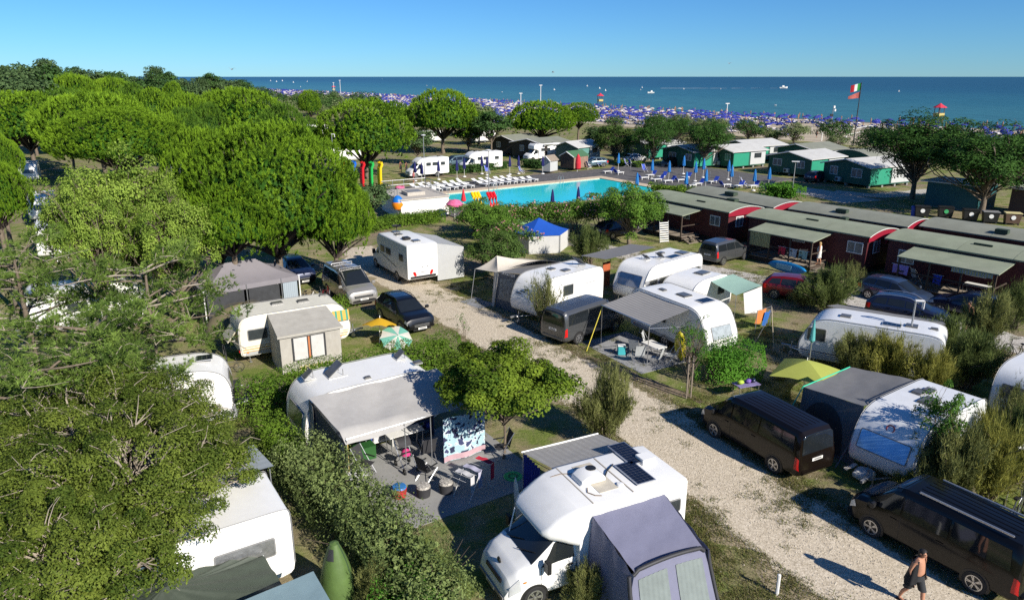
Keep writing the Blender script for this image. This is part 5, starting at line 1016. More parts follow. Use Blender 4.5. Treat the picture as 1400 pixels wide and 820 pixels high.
c = (23.58, 54.3); rz = R(-52.5); a = W3((21.47, 49.86), c, rz)
red_cabin('dark red cabin with a yellow striped blind and the blue paddleboard at its porch', c, rz, 9.7, 3.9, porch=dict(x0=a[0] - 5.4, x1=a[0], d=2.5, gap=None, curtain=(a[0] - 5.2, a[0] - 3.5, 1.2, 2.25, .14, (.50, .46, .22), (.28, .25, .12))), wins=[(-1, 4.0, 1.15, 1.45, 2.3), (-1, a[0] - 2.6, 1.0, 1.5, 2.25)], skyl=[(0, -1.0, 1.0, .12, .10), (1.2, 1.4, .5, .5, .22)], roofm=felt, panelx=(1.6,))
c = (30.9, 45.8); rz = R(-51.5); a = W3((28.49, 40.72), c, rz)
red_cabin('dark red cabin with purple laundry on its porch and a striped valance', c, rz, 10.4, 3.9, porch=dict(x0=a[0] - 5.9, x1=a[0], d=2.6, gap=None, curtain=(a[0] - 2.6, a[0] - .3, 1.95, 2.25, .16, (.50, .47, .22), (.42, .42, .40))), wins=[(-1, 4.5, 1.3, 1.45, 2.3), (-1, -3.9, 1.1, 1.3, 2.2), (-1, a[0] - 2.0, 1.2, 1.3, 2.2)], skyl=[(.2, -.9, 1.1, .14, .12)], roofm=felt, panelx=(-.8, 2.4))
red_cabin('red-gabled cabin of the back row nearest the pool deck', (21.5, 66.45), R(-59.5), 10.2, 3.9, skyl=[(-.3, -1.3, 1.1, .6, .30)], roofm=felt2, panelx=(-1.0,))
red_cabin('cabin of the back row with a pale roof seam, behind the yellow blind porch', (28.1, 57.7), R(-52), 9.4, 3.9, skyl=[(-.6, -1.4, .9, .5, .28)], roofm=felt2, panelx=(0,))
red_cabin('cabin of the back row directly before the rubbish containers', (35.5, 50.3), R(-51), 10.0, 3.9, wins=[(-1, -3.2, 1.0, 1.5, 2.2)], skyl=[(.0, -1.5, .8, .5, .3)], roofm=felt2, panelx=(-.4,))
def gable_house(label, A, B, depth, heave=2.6, ridge=3.35, wall=None, side=None, roofm=None, name='green_cabin', cat='cabin', wins=(), porch=True, ac=None, over=.35, group=None, sidewins=(), legs=True):
    """gable wall from A to B (left to right seen from outside), ridge running back"""
    A, B = Vector(A), Vector(B); d = B - A; Wd = d.length; rz = math.atan2(d.y, d.x) + math.pi / 2; m_ = (A + B) / 2
    root = thing(name, label, cat, (m_.x, m_.y), rz, group); hw = Wd / 2; z0 = .35
    # local: x runs back from the gable wall, y to the left (towards A)
    mb = MB(); pr_ = [(-hw, z0), (hw, z0), (hw, heave), (0, ridge), (-hw, heave)]
    mb.add([(0, y, z) for y, z in pr_] + [(depth, y, z) for y, z in pr_], [(0, 1, 2, 3, 4), (9, 8, 7, 6, 5), (0, 5, 6, 1), (1, 6, 7, 2), (2, 7, 8, 3), (3, 8, 9, 4), (4, 9, 5, 0)]); mb.build('wall', wall or greenwall, root)
    sl = (ridge - heave) / hw
    for s_ in (1, -1):
        y1 = s_ * (hw + over); z1 = heave - sl * over; mb = MB(); q = [(-over, 0, ridge), (depth + over, 0, ridge), (depth + over, y1, z1), (-over, y1, z1)]
        mb.add([(x, y, z + .015) for x, y, z in q] + [(x, y, z + .11) for x, y, z in q], [(0, 1, 2, 3), (7, 6, 5, 4), (0, 4, 5, 1), (1, 5, 6, 2), (2, 6, 7, 3), (3, 7, 4, 0)]); r_ = mb.build('roof', roofm or palegr, root)
        mb = MB(); mb.tube([(-over - .015, 0, ridge + .02), (-over - .015, y1, z1 + .02)], .085, 4); mb.build('fascia', white_edge, r_)
    if side is not None:   # the lit long side: wall panel, its green brightened as if sunlit, and white glazed porch end
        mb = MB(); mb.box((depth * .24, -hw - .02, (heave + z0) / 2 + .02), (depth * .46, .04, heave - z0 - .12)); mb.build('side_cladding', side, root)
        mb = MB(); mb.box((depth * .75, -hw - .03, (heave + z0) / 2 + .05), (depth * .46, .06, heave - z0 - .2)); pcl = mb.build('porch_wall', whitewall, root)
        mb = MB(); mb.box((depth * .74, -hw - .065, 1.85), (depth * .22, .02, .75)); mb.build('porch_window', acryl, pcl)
    for (y, w, h_, n_) in wins: win2(root, (0, y, 1.75), (0, -1, 0), w, h_, n_)
    if ac is not None:
        mb = MB(); mb.box((-.22, ac, .75), (.36, .8, .58)); o = mb.build('air_conditioner', whitewall, root, bevel=.02); mb = MB(); mb.lathe([(.001, 0), (.21, 0)], (-.405, ac + .12, .75), 'X', 16); mb.build('fan_grille', black, o)
    if legs:
        for x in np.linspace(.3, depth - .3, 4):
            for y in (-hw + .25, 0, hw - .25): mb = MB(); mb.box((x, y, .17), (.3, .3, .34)); mb.build('pier', greypl, root)
    return root
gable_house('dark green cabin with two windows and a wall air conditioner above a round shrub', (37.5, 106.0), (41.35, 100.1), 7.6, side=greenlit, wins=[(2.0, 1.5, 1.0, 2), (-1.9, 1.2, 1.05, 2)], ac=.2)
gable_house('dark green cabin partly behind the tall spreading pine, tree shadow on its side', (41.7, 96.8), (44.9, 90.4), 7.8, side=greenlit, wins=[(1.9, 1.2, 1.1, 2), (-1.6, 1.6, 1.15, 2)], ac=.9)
gable_house('green cabin with a side wall coloured as sunlit and one dark porch window by the path', (30.3, 115.8), (33.6, 110.3), 7.2, side=greenlit, wins=[(1.7, 1.1, 1.0, 2), (-2.1, 1.1, 1.0, 2)], ac=-.3)
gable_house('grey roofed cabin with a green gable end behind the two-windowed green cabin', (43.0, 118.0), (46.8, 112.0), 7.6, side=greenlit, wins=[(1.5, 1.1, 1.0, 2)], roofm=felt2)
gable_house('pale roofed cabin just behind the cabin with the sunlit-coloured side', (35.8, 124.5), (39.2, 118.8), 8.0, side=greenlit, wins=[(1.5, 1.1, 1.0, 2)])
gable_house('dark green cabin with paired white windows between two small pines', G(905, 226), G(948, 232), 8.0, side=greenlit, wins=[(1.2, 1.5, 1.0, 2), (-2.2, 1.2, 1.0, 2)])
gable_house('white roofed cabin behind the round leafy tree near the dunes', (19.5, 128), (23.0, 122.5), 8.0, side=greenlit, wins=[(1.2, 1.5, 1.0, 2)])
gable_house('pale roofed cabin with a teal upper wall behind the small brown shed', G(760, 221), G(790, 224), 6.0, side=mat('teal_grey_wall', (.10, .24, .22), .6), wins=[], wall=mat('dark_teal_wall', (.02, .08, .07), .6))
gable_house('dark timber cabin in the shade of the twin umbrella pines', G(700, 215), G(745, 220), 7.0, wall=mat('black_brown_boards', (.03, .025, .022), .7), roofm=felt2, wins=[(1.5, 1.0, 1.0, 2), (-1.0, 1.0, 1.0, 2)])
gable_house('dark timber cabin under the far pines with pale window frames', G(672, 210), G(703, 213), 7.0, wall=mat('black_brown_boards'), roofm=felt2, wins=[(1.0, 1.0, 1.0, 2)])
c = AB(104, 32); bc_ = thing('barrel_roof_cabin', 'low green barrel-roofed cabin behind the green cabins, near the flagpole', 'cabin', (53.5, 110.0), R(33))
mb = MB(); mb.box((0, 0, 1.4), (7.5, 6.0, 2.1)); mb.build('wall', greenwall, bc_); barrel_roof(bc_, 7.5, 6.0, 2.4, .8, felt2, fascia=greenwall)
# flat-roofed teal house at the right, brown hut beyond
th = thing('teal_hut', 'windowless teal hut with a thin flat roof behind the rubbish containers', 'hut', (48.4, 77.2), R(-54)); tw = mat('teal_wall', (.012, .085, .095), .7, var=.08)
mb = MB(); mb.box((0, 0, 1.4), (5.2, 4.4, 2.5)); mb.build('wall', tw, th); mb = MB(); mb.box((-.15, 0, 2.74), (6.1, 5.2, .12)); mb.build('roof', palegr, th); mb = MB(); mb.box((0, 0, .09), (5.0, 4.2, .16)); mb.build('plinth', greypl, th)
bh = thing('brown_hut', 'plain brown hut at the foot of the dark spreading pine', 'hut', (54.0, 72.5), R(-54)); mb = MB(); mb.box((0, 0, 1.3), (4.6, 4, 2.6)); mb.build('wall', mat('brown_wall', (.075, .05, .042), .8), bh); mb = MB(); mb.box((0, 0, 2.67), (5.2, 4.6, .12)); mb.build('roof', palegr, bh)
# small sheds by the pool
def shed(label, A, B, depth, he, hr, wm, rm, boards=True):
    r = gable_house(label, A, B, depth, he, hr, wm, None, rm, 'garden_shed', 'shed', legs=False, over=.15); return r
sh = shed('small brown plank shed with a green felt roof at the pool edge', G(766, 232), G(784, 234), 3.4, 2.1, 2.75, mat('dark_brown_planks', (.07, .05, .042), .8, var=.15), mat('green_felt', (.05, .13, .065), .9, var=.1))
hw_ = (Vector(G(766, 232)) - Vector(G(784, 234))).length / 2
for k in range(9):
    mb = MB(); mb.box((1.7, -hw_ - .03, .45 + .19 * k), (3.4, .05, .175)); mb.build('plank', mat('pink_brown_planks', (.25, .16, .12), .8, var=.2), sh)
shed('narrow white hut with a pitched roof behind the blue deck chair', G(741, 237), G(752, 238), 2.0, 1.9, 2.5, whitewall, wood_l)
# ------------------------------------------------------------------ pool area
PA, PB_, PC = Vector((-9.1, 84.8)), Vector((12.1, 99.4)), Vector((17.6, 90.6)); PD = PA + (PC - PB_) * 1.27
pu_ = (PB_ - PA).normalized(); pv_ = (PD - PA).normalized()
def PP(s, t): return PA + pu_ * s + pv_ * t       # s along the far edge, t towards the campsite
PL, PW = (PB_ - PA).length, (PD - PA).length
def pool_mat():
    m = bpy.data.materials.new('pool_water'); m.use_nodes = True; n = m.node_tree.nodes; l = m.node_tree.links; p = n['Principled BSDF']
    p.inputs['Roughness'].default_value = .08; p.inputs['Specular IOR Level'].default_value = .35
    g = n.new('ShaderNodeNewGeometry'); t = n.new('ShaderNodeTexNoise'); t.inputs['Scale'].default_value = .25; t.inputs['Detail'].default_value = 4; l.new(g.outputs['Position'], t.inputs['Vector'])
    mx = n.new('ShaderNodeMix'); mx.data_type = 'RGBA'; l.new(t.outputs['Fac'], mx.inputs['Factor']); mx.inputs[6].default_value = (.012, .56, .64, 1); mx.inputs[7].default_value = (.03, .70, .77, 1); l.new(mx.outputs[2], p.inputs['Base Color'])
    w = n.new('ShaderNodeTexNoise'); w.inputs['Scale'].default_value = 2.5; l.new(g.outputs['Position'], w.inputs['Vector']); bp = n.new('ShaderNodeBump'); bp.inputs['Strength'].default_value = .12; bp.inputs['Distance'].default_value = .05; l.new(w.outputs['Fac'], bp.inputs['Height']); l.new(bp.outputs[0], p.inputs['Normal'])
    return m
poly_sheet('pool_water', [PP(0, 0), PP(PL, 0), PP(PL, PW), PP(0, PW)], .05, pool_mat())
def ring_slab(name, i0, i1, z, th, m):
    """slab between an inner and an outer rectangle (offsets in metres: left, far, right, near)"""
    def rect(o): return [PP(-o[0], -o[1]), PP(PL + o[2], -o[1]), PP(PL + o[2], PW + o[3]), PP(-o[0], PW + o[3])]
    a, b = rect(i0), rect(i1); mb = MB(); vs = [(p.x, p.y, z) for p in a + b] + [(p.x, p.y, z - th) for p in a + b]
    fs = []
    for k in range(4):
        j = (k + 1) % 4; fs += [(k, j, 4 + j, 4 + k), (8 + k, 8 + 4 + k, 8 + 4 + j, 8 + j), (k, 8 + k, 8 + j, j), (4 + k, 4 + j, 12 + j, 12 + k)]
    mb.add(vs, fs); return tag(mb.build(name, m), kind='structure')
ring_slab('pool_coping', (0, 0, 0, 0), (1.2, 1.6, 1.6, 1.2), .16, .16, coping)
ring_slab('pool_deck', (1.2, 1.6, 1.6, 1.2), (4.5, 8.0, 22, 2.6), .13, .13, deckm)
poly_sheet('pool_terrace', [PP(-4.4, -2.6), PP(-1.2, -2.6), PP(-1.2, 8), PP(-4.4, 8)], .145, concrete)
# planting strip between the deck and the cabins is ground; loungers and parasols
lw = mat('white_lounger_plastic', (.72, .72, .70), .4, var=.05); lb = mat('royal_blue_mesh', (.02, .06, .40), .7, var=.1); navy_c = mat('navy_parasol_cloth', (.012, .015, .12), .8, var=.15); skyb = mat('azure_parasol_cloth', (.02, .20, .52), .8, var=.12)
def lounger(label, group, back=None):
    r = thing('sun_lounger', label, 'sun lounger', group=group); mb = MB(); mb.box((.3, 0, .30), (1.3, .64, .07)); mb.build('seat', lw, r, bevel=.02)
    mb = MB(); M = Matrix.Rotation(R(-22 if back is None else -52), 3, 'Y'); mb.box((-.62, 0, .42 if back is None else .56), (.72, .62, .06), 0, M=Matrix.Rotation(R(22 if back is None else 50), 3, 'Y')); mb.build('backrest', lb if back else lw, r, bevel=.02)
    for x in (.8, -.25):
        for y in (-.26, .26): mb = MB(); mb.box((x, y, .135), (.06, .06, .27)); mb.build('leg', lw, r)
    r.location = (0, 0, -50); return r
def closed_parasol(label, group, m):
    r = thing('closed_parasol', label, 'parasol', group=group); mb = MB(); mb.tube([(0, 0, .05), (0, 0, 2.6)], .022); mb.build('pole', lw, r)
    mb = MB(); n = 16; prof = [(.04, 2.62), (.10, 2.3), (.16, 1.7), (.19, 1.25), (.15, 1.12), (.05, 1.1)]
    mb.lathe(prof, n=n); v2 = []
    for i, (x, y, z) in enumerate(mb.v): k = 1 + .25 * (1 if (i % n) % 2 else -1) * (1 if z < 2.5 else 0); v2.append((x * k, y * k, z))
    mb.v = v2; mb.build('folded_canopy', m, r, smooth=30)
    mb = MB(); mb.lathe([(.001, .10), (.22, .08), (.26, 0)], n=12); mb.build('base', lw, r); r.location = (0, 0, -50); return r
LG1 = 'white loungers along the pool'; l0 = lounger('white plastic sun lounger on the dark deck behind the pool', LG1); l1 = lounger('white sun lounger with a raised blue mesh back on the deck beside the path', 'blue-backed loungers', back=1)
d0 = .135; ax = math.atan2(pv_.y, pv_.x)
rg = random.Random(4); first = [True, True]
def put(o, idx, p, z, rz):
    if first[idx]: first[idx] = False; o.location = (p[0], p[1], z); o.rotation_euler = (0, 0, rz); return o
    return dup(o, (p[0], p[1], z), rz)
for row, t in ((0, -3.0), (1, -5.3)):
    for k in range(15 if row == 0 else 13):
        s = -.5 + k * 1.12 + row * .5 + (1.1 if k > 6 else 0)
        p = PP(s, t); put(l0, 0, p, d0, ax + R(rg.uniform(-7, 7)) + R(12))
for (u, v) in ((878, 247), (900, 249), (915, 251), (890, 243), (905, 245), (943, 258), (955, 255), (990, 257), (1010, 258), (928, 250), (975, 252), (1030, 258), (938, 246), (1050, 262), (1062, 259), (845, 240), (832, 238)):
    p = G(u, v); put(l1, 1, p, d0, R(rg.choice((35, 215))) + R(rg.uniform(-12, 12)))
# folded blue deck chairs
def deck_chair(label):
    r = thing('deck_chair', label, 'deck chair', group='blue deck chairs around the pool'); mb = MB()
    mb.grid(lambda u, v: (.25 - .55 * u, -.28 + .56 * v, .38 + .02 * u), 4, 2); mb.grid(lambda u, v: (-.30 - .28 * u, -.28 + .56 * v, .40 + .75 * u), 4, 2); mb.build('sling', lb, r)
    for y in (-.3, .3):
        mb = MB(); mb.tube([(.3, y, .02), (-.2, y, .55), (-.6, y, 1.18)], .02, 5); mb.tube([(-.5, y, .02), (.26, y, .42)], .02, 5); mb.tube([(-.42, y, .62), (.1, y, .62)], .025, 5); mb.build('frame', lw, r)
    return r
dc = deck_chair('blue sling deck chair with white frame on the pool deck'); dcs = [(667, 239), (714, 239), (806, 232), (820, 229), (858, 229), (864, 229), (882, 237), (1018, 257)]
for i, (u, v) in enumerate(dcs):
    p = G(u, v); (dc if i == 0 else dup(dc)).location = (p[0], p[1], d0)
    (dc if i == 0 else None)
for i, o in enumerate([x for x in COL.objects if x.name.startswith('deck_chair')]): o.rotation_euler = (0, 0, R(-60 + 40 * (i % 3)))
cp1 = closed_parasol('folded navy parasol standing among the white pool loungers', 'navy parasols by the pool', navy_c); cp2 = closed_parasol('folded azure parasol on the deck beside the concrete path', 'azure parasols on the deck', skyb)
for i, (u, v) in enumerate(((568, 249), (577, 251), (600, 247), (625, 246), (635, 243), (659, 239), (666, 241), (697, 240), (709, 239), (742, 239), (755, 296), (790, 292))):
    p = G(u, v); o = cp1 if i == 0 else dup(cp1); o.location = (p[0], p[1], d0)
for i, (u, v) in enumerate(((845, 235), (891, 246), (914, 248), (934, 239), (950, 249), (961, 244), (995, 247), (999, 255), (937, 266), (964, 262), (1030, 262), (1050, 259), (870, 268))):
    p = G(u, v); o = cp2 if i == 0 else dup(cp2); o.location = (p[0], p[1], d0)
# coloured slide tubes: tall stacked lane pieces standing upright
for i, (u, v, cn, col) in enumerate(((470, 257, 'yellow', (.75, .50, .01)), (484, 257, 'blue', (.01, .12, .55)), (496, 258, 'red', (.55, .012, .02)), (508, 258, 'green', (.02, .38, .07)), (520, 258, 'yellow', (.80, .55, .01)))):
    p = G(u, v); lb_ = {0: 'yellow slide arch half hidden at the pine end of the row', 4: 'yellow slide arch standing by the pool terrace edge'}.get(i, '%s slide arch standing in the row behind the pool terrace' % cn)
    r = thing('slide_arch', lb_, 'slide', p, R(33)); m_ = mat('glossy_%s_plastic' % cn, col, .3, var=.08)
    for y in (-.32, .32):
        mb = MB(); mb.tube([(0, y, 0), (0, y, 1.6), (.05, y, 2.6), (.25, y, 3.0), (.1, y, 3.3)], [.17, .17, .17, .19, .22], 10); mb.build('column', m_, r, smooth=50)
    mb = MB(); mb.tube([(0, 0, 0), (0, 0, 2.7)], .13, 8); mb.build('column', m_, r, smooth=50)
    mb = MB(); mb.box((.05, 0, 2.5), (.25, .75, .16)); mb.build('cross_bar', m_, r, bevel=.04)
for (u, v, cn, col, lb_) in ((652, 291, 'yellow', (.80, .55, .01), 'curved yellow water slide chute at the near pool edge'), (673, 291, 'red', (.55, .012, .02), 'curved red water slide chute at the near pool edge')):
    p = G(u, v); r = thing('water_slide', lb_, 'slide', p, R(120)); m_ = mat('glossy_%s_plastic' % cn)
    for y in (-.35, 0, .35):
        mb = MB(); mb.tube([(-.7, y, .1), (-.45, y, .9), (-.1, y, 1.6), (.4, y, 2.05)], .17, 8); mb.build('chute_lane', m_, r, smooth=50)
    mb = MB(); mb.tube([(.35, 0, 1.9), (.45, 0, 0)], .06); mb.build('support', m_, r)
# pump house: low white building with a roof terrace, railing and tank lid
ph = thing('pump_house', 'low white pump house with a railed flat roof beside the pool', 'building', (0, 0, 0))
P1, P2 = Vector(G(549, 301)), Vector(G(614, 294)); P3 = P2 + Vector((-.5, 1)) .normalized() * 6.5; P4 = P1 + Vector((-.5, 1)).normalized() * 6.5
pwhite = mat('white_render', (.62, .62, .60), .8, var=.06, dirt=.2); zt = 1.9
def quadbox(pts, z0, z1, name, m, par):
    mb = MB(); mb.add([(p.x, p.y, z0) for p in pts] + [(p.x, p.y, z1) for p in pts], [(0, 1, 5, 4), (1, 2, 6, 5), (2, 3, 7, 6), (3, 0, 4, 7), (4, 5, 6, 7), (3, 2, 1, 0)]); return mb.build(name, m, par)
quadbox([P1, P2, P3, P4], 0, zt, 'wall', pwhite, ph); qc = (P1 + P2 + P3 + P4) / 4
quadbox([qc + (p - qc) * 1.03 for p in (P1, P2, P3, P4)], zt, zt + .12, 'roof', concrete, ph)
t0 = P1.lerp(P2, .25) + (P4 - P1) * .25; t1 = P1.lerp(P2, .62) + (P4 - P1) * .25; qd = (P4 - P1) * .3
quadbox([t0, t1, t1 + qd, t0 + qd], zt + .12, zt + .45, 'tank', concrete, ph); qe = (t0 + t1 + t1 + qd + t0 + qd) / 4; quadbox([qe + (p - qe) * .8 for p in (t0, t1, t1 + qd, t0 + qd)], zt + .45, zt + .47, 'tank_lid', greypl, ph)
rl = MB(); edge = [P1.lerp(P4, .95), P4, P3, P2.lerp(P3, .2)]
mb = MB(); q = [P1.lerp(P4, .3), P1.lerp(P4, .98), P4.lerp(P3, .98), P2.lerp(P3, .02)]
for z in (zt + .6, zt + 1.1):
    mb.tube([(p.x, p.y, z) for p in q], .03, 5)
for a, b in zip(q, q[1:]):
    for t in np.linspace(0, 1, 5): p = a.lerp(b, t); mb.tube([(p.x, p.y, zt), (p.x, p.y, zt + 1.1)], .03, 5)
mb.build('railing', steel, ph)
# inflatables and small things at the pool
bo = thing('beach_ball_stand', 'orange and blue inflatable ball toy on a post by the pump house', 'toy', G(545, 300)); mb = MB(); mb.lathe([(.001, 1.0), (.45, 1.05), (.62, 1.5), (.55, 1.75)], n=16); mb.build('lower_half', mat('orange_vinyl', (.75, .22, .01), .4), bo, smooth=50); mb = MB(); mb.lathe([(.55, 1.75), (.5, 2.0), (.25, 2.3), (.001, 2.4)], n=16); mb.build('upper_half', mat('blue_vinyl', (.01, .14, .5), .4), bo, smooth=50); mb = MB(); mb.tube([(0, 0, 0), (0, 0, 3.1)], .05); mb.build('post', steel, bo)
pk_ = mat('pink_canopy', (.6, .12, .25), .7, var=.3, scale=6)
pp = thing('parasol', 'small pink parasol at the corner of the pump house', 'parasol', G(622, 300)); mb = MB(); mb.lathe([(.05, 2.0), (.5, 1.9), (.85, 1.55), (.8, 1.35)], n=14); mb.build('canopy', pk_, pp, smooth=40); mb = MB(); mb.tube([(0, 0, 0), (0, 0, 2)], .025); mb.build('pole', lw, pp)
rp_ = thing('closed_parasol', 'red folded parasol at the pool corner beside the pink one', 'parasol', G(634, 290)); mb = MB(); mb.lathe([(.04, 2.4), (.15, 1.9), (.28, 1.2), (.1, 1.1)], n=12); mb.build('folded_canopy', mat('red_canvas', (.5, .015, .03), .8), rp_); mb = MB(); mb.tube([(0, 0, 0), (0, 0, 2.4)], .025); mb.build('pole', lw, rp_)
rc = thing('closed_parasol', 'big red drooping parasol in front of the brown plank shed', 'parasol', G(790, 236)); mb = MB(); mb.lathe([(.05, 2.7), (.28, 2.3), (.42, 1.4), (.40, .6), (.2, .5)], n=10); mb.build('folded_canopy', mat('red_canvas'), rc); mb = MB(); mb.tube([(-.1, 0, 0), (0, 0, 2.7)], .03); mb.box((-.1, 0, .05), (.6, .6, .1)); mb.build('pole', lw, rc)
ft = thing('swim_ring', 'pink inflatable lying on the pool terrace', 'inflatable', (*G(547, 260), .15)); mb = MB(); mb.grid(lambda u, v: ((.45 + .16 * math.cos(v * 6.283)) * math.cos(u * 6.283), (.45 + .16 * math.cos(v * 6.283)) * math.sin(u * 6.283), .16 + .16 * math.sin(v * 6.283)), 18, 8); mb.build('ring', pk_, ft, smooth=60); mb = MB(); mb.box((.45, 0, .38), (.2, .14, .12)); mb.build('handle', pk_, ft, bevel=.03)
ws = thing('pool_box', 'white box on the coping at the pool corner', 'box', (*G(596, 262), .16)); mb = MB(); mb.box((0, 0, .3), (1.0, .6, .6)); mb.build('body', lw, ws, bevel=.03); mb = MB(); mb.box((0, 0, .63), (1.04, .64, .06)); mb.build('lid', lw, ws, bevel=.02)
for i, s in enumerate((8.5, 19.0)):
    ld = thing('pool_ladder', 'steel pool ladder on the far pool edge', 'ladder', (*PP(s, 0), .16), ax, group='pool ladders'); mb = MB()
    for y in (-.25, .25): mb.tube([(-.4, y, 0), (-.35, y, .7), (-.1, y, .85), (.15, y, .6), (.15, y, -.1)], .025, 6)
    mb.build('handrail', steel, ld)
# fence along the path behind the deck
pf = thing('path_fence', 'thin wire fence between the pool deck and the concrete path', 'fence'); fp = [Vector(G(u, v)) for u, v in ((862, 233), (890, 238), (930, 243), (970, 248), (1010, 253), (1050, 259))]
for a, b in zip(fp, fp[1:]):
    mb = MB(); mb.tube([(a.x, a.y, 0), (a.x, a.y, 1.3)], .035, 5); mb.build('post', steel, pf)
    for z in (.5, .9, 1.25): mb = MB(); mb.tube([(a.x, a.y, z), (b.x, b.y, z)], .010, 4); mb.build('wire', steel, pf)
def lamp_post(label, p, h=4.0, head='T', rz=0.):
    r = thing('lamp_post', label, 'lamp post', p, rz); mb = MB(); mb.tube([(0, 0, 0), (0, 0, h)], [.06, .04], 8); mb.build('pole', steel, r, smooth=60)
    mb = MB()
    if head == 'T': mb.box((0, 0, h + .06), (.85, .28, .12))
    elif head == 'ball': mb.lathe([(.05, h), (.3, h + .05), (.34, h + .12), (.05, h + .2)], n=14)
    else: mb.box((.16, 0, h + .04), (.42, .16, .08)); mb.box((.34, 0, h - .14), (.06, .2, .40))
    mb.build('lamp_head', mat('lamp_white', (.6, .6, .6), .4), r, bevel=.02); return r
lamp_post('tall slim lamp post standing before the yellow slide at the pool', G(668.5, 290), Gz(207, G(668.5, 290)[1]), 'ball')
lamp_post('lamp post rising in front of the shaded pine near the slide arches', G(459, 262), Gz(184, G(459, 262)[1]), 'flat')
lamp_post('lamp post with a flat round head beside the plain white motorhome', G(581, 252), 6.2, 'ball')
lamp_post('short lamp post with a broad white head in the round shrub by the deck', G(1082, 272), 4.2, 'T', R(-20))
lamp_post('lamp post with a hooked head above the tamarisk thicket', G(1234, 516), Gz(412, G(1234, 516)[1]), 'hook', R(-10))

# ------------------------------------------------------------------ beach
ub = mat('blue_beach_umbrella', (.028, .040, .30), .75, var=.18, trans=.2, scale=.4); sandw = mat('white_canvas', (.5, .5, .52), .8, var=.1)
def umbrella_mesh(n=8, seed=0):
    mb = MB(); mb.lathe([(.02, 2.35), (.55, 2.22), (1.05, 1.98), (1.25, 1.78)], n=n); o = mb.build('tmp', ub, smooth=20); me = o.data; bpy.data.objects.remove(o); return me
ume = umbrella_mesh(); mb = MB(); mb.tube([(0, 0, 0), (0, 0, 2.3)], .03, 4); o = mb.build('tmp', sandw); pme = o.data; bpy.data.objects.remove(o)
mb = MB()
for s_ in (-1, 1):
    mb.box((.2, s_ * .75, .30), (1.5, .58, .05)); mb.box((-.75, s_ * .75, .5), (.55, .56, .05), 0, M=Matrix.Rotation(R(40), 3, 'Y'))
    for x in (-.3, .7): mb.box((x, s_ * .75, .15), (.05, .5, .3))
o = mb.build('tmp', [lb]); lme = o.data; bpy.data.objects.remove(o)
spots = []; rg = random.Random(12)
for i in range(0, 26):
    a = 118.5 + i * 3.7
    for j in range(-14, 250):
        b = j * 3.9 + (i % 2) * 1.9 - 30
        x, y = AB(a, b)
        if a < 146 and b < 190: continue
        if y < 40: continue
        u = 700 + 980 * x / (y * _c + CAM_H * _s)
        if u < -60 or u > 1460: continue
        if 1120 < u < 1185 and a < 178: continue
        if 1040 < u < 1330 and a < 186 and rg.random() < .72: continue
        if a > 205 and u > 1040: continue
        if rg.random() < (.40 if u < 1000 else .45): continue
        spots.append((x * x + y * y, x + rg.uniform(-.7, .7), y + rg.uniform(-.7, .7), u))
spots.sort(); NB = 260
for k, (_, x, y, u) in enumerate(spots[:NB]):
    r = thing('beach_umbrella', 'open blue beach umbrella in the rows on the sand', 'umbrella', (x, y, .06), rg.uniform(0, 6.28), 'blue umbrellas on the beach')
    c_ = link('canopy', ume, r); c_.scale = (.86, .86, .92); c_.rotation_euler = (R(rg.uniform(-9, 9)), R(rg.uniform(-9, 9)), 0); link('pole', pme, r)
def merge(mes, spots, name, label, cat, mats, z=.06, rot=True):
    Vs, Fs, Ms = [], [], []; n0 = 0
    me = mes; v = np.zeros(len(me.vertices) * 3); me.vertices.foreach_get('co', v); v = v.reshape(-1, 3)
    tri = []; me.calc_loop_triangles(); t = np.zeros(len(me.loop_triangles) * 3, int); me.loop_triangles.foreach_get('vertices', t); t = t.reshape(-1, 3)
    for (x, y, a, s) in spots:
        c, s_ = math.cos(a), math.sin(a); w = v * s; Vs.append(np.c_[w[:, 0] * c - w[:, 1] * s_ + x, w[:, 0] * s_ + w[:, 1] * c + y, w[:, 2] + z]); Fs.append(t + n0); n0 += len(v)
    me2 = np_mesh(name, np.concatenate(Vs), np.concatenate(Fs), mats); return tag(link(name, me2), label, cat, kind='stuff')
_fs = [(x, y, rg.uniform(0, 6), rg.uniform(.72, .86)) for _, x, y, u in spots[NB:]]
merge(ume, [q for k, q in enumerate(_fs) if k % 4 == 1], 'far_beach_sunshades', 'pale sunshades scattered among the far blue umbrellas', 'umbrellas', mat('pale_sunshade', (.5, .46, .44), .8, var=.4, scale=.2))
merge(ume, [q for k, q in enumerate(_fs) if k % 4 != 1], 'far_beach_umbrellas', 'hundreds of blue umbrellas far along the crowded beach', 'umbrellas', ub)
merge(lme, [(x + rg.uniform(-.3, .3), y, R(33) + rg.uniform(-.2, .2), 1) for _, x, y, u in spots], 'beach_loungers', 'blue sunbeds in pairs under the beach umbrellas', 'sunbeds', lb)
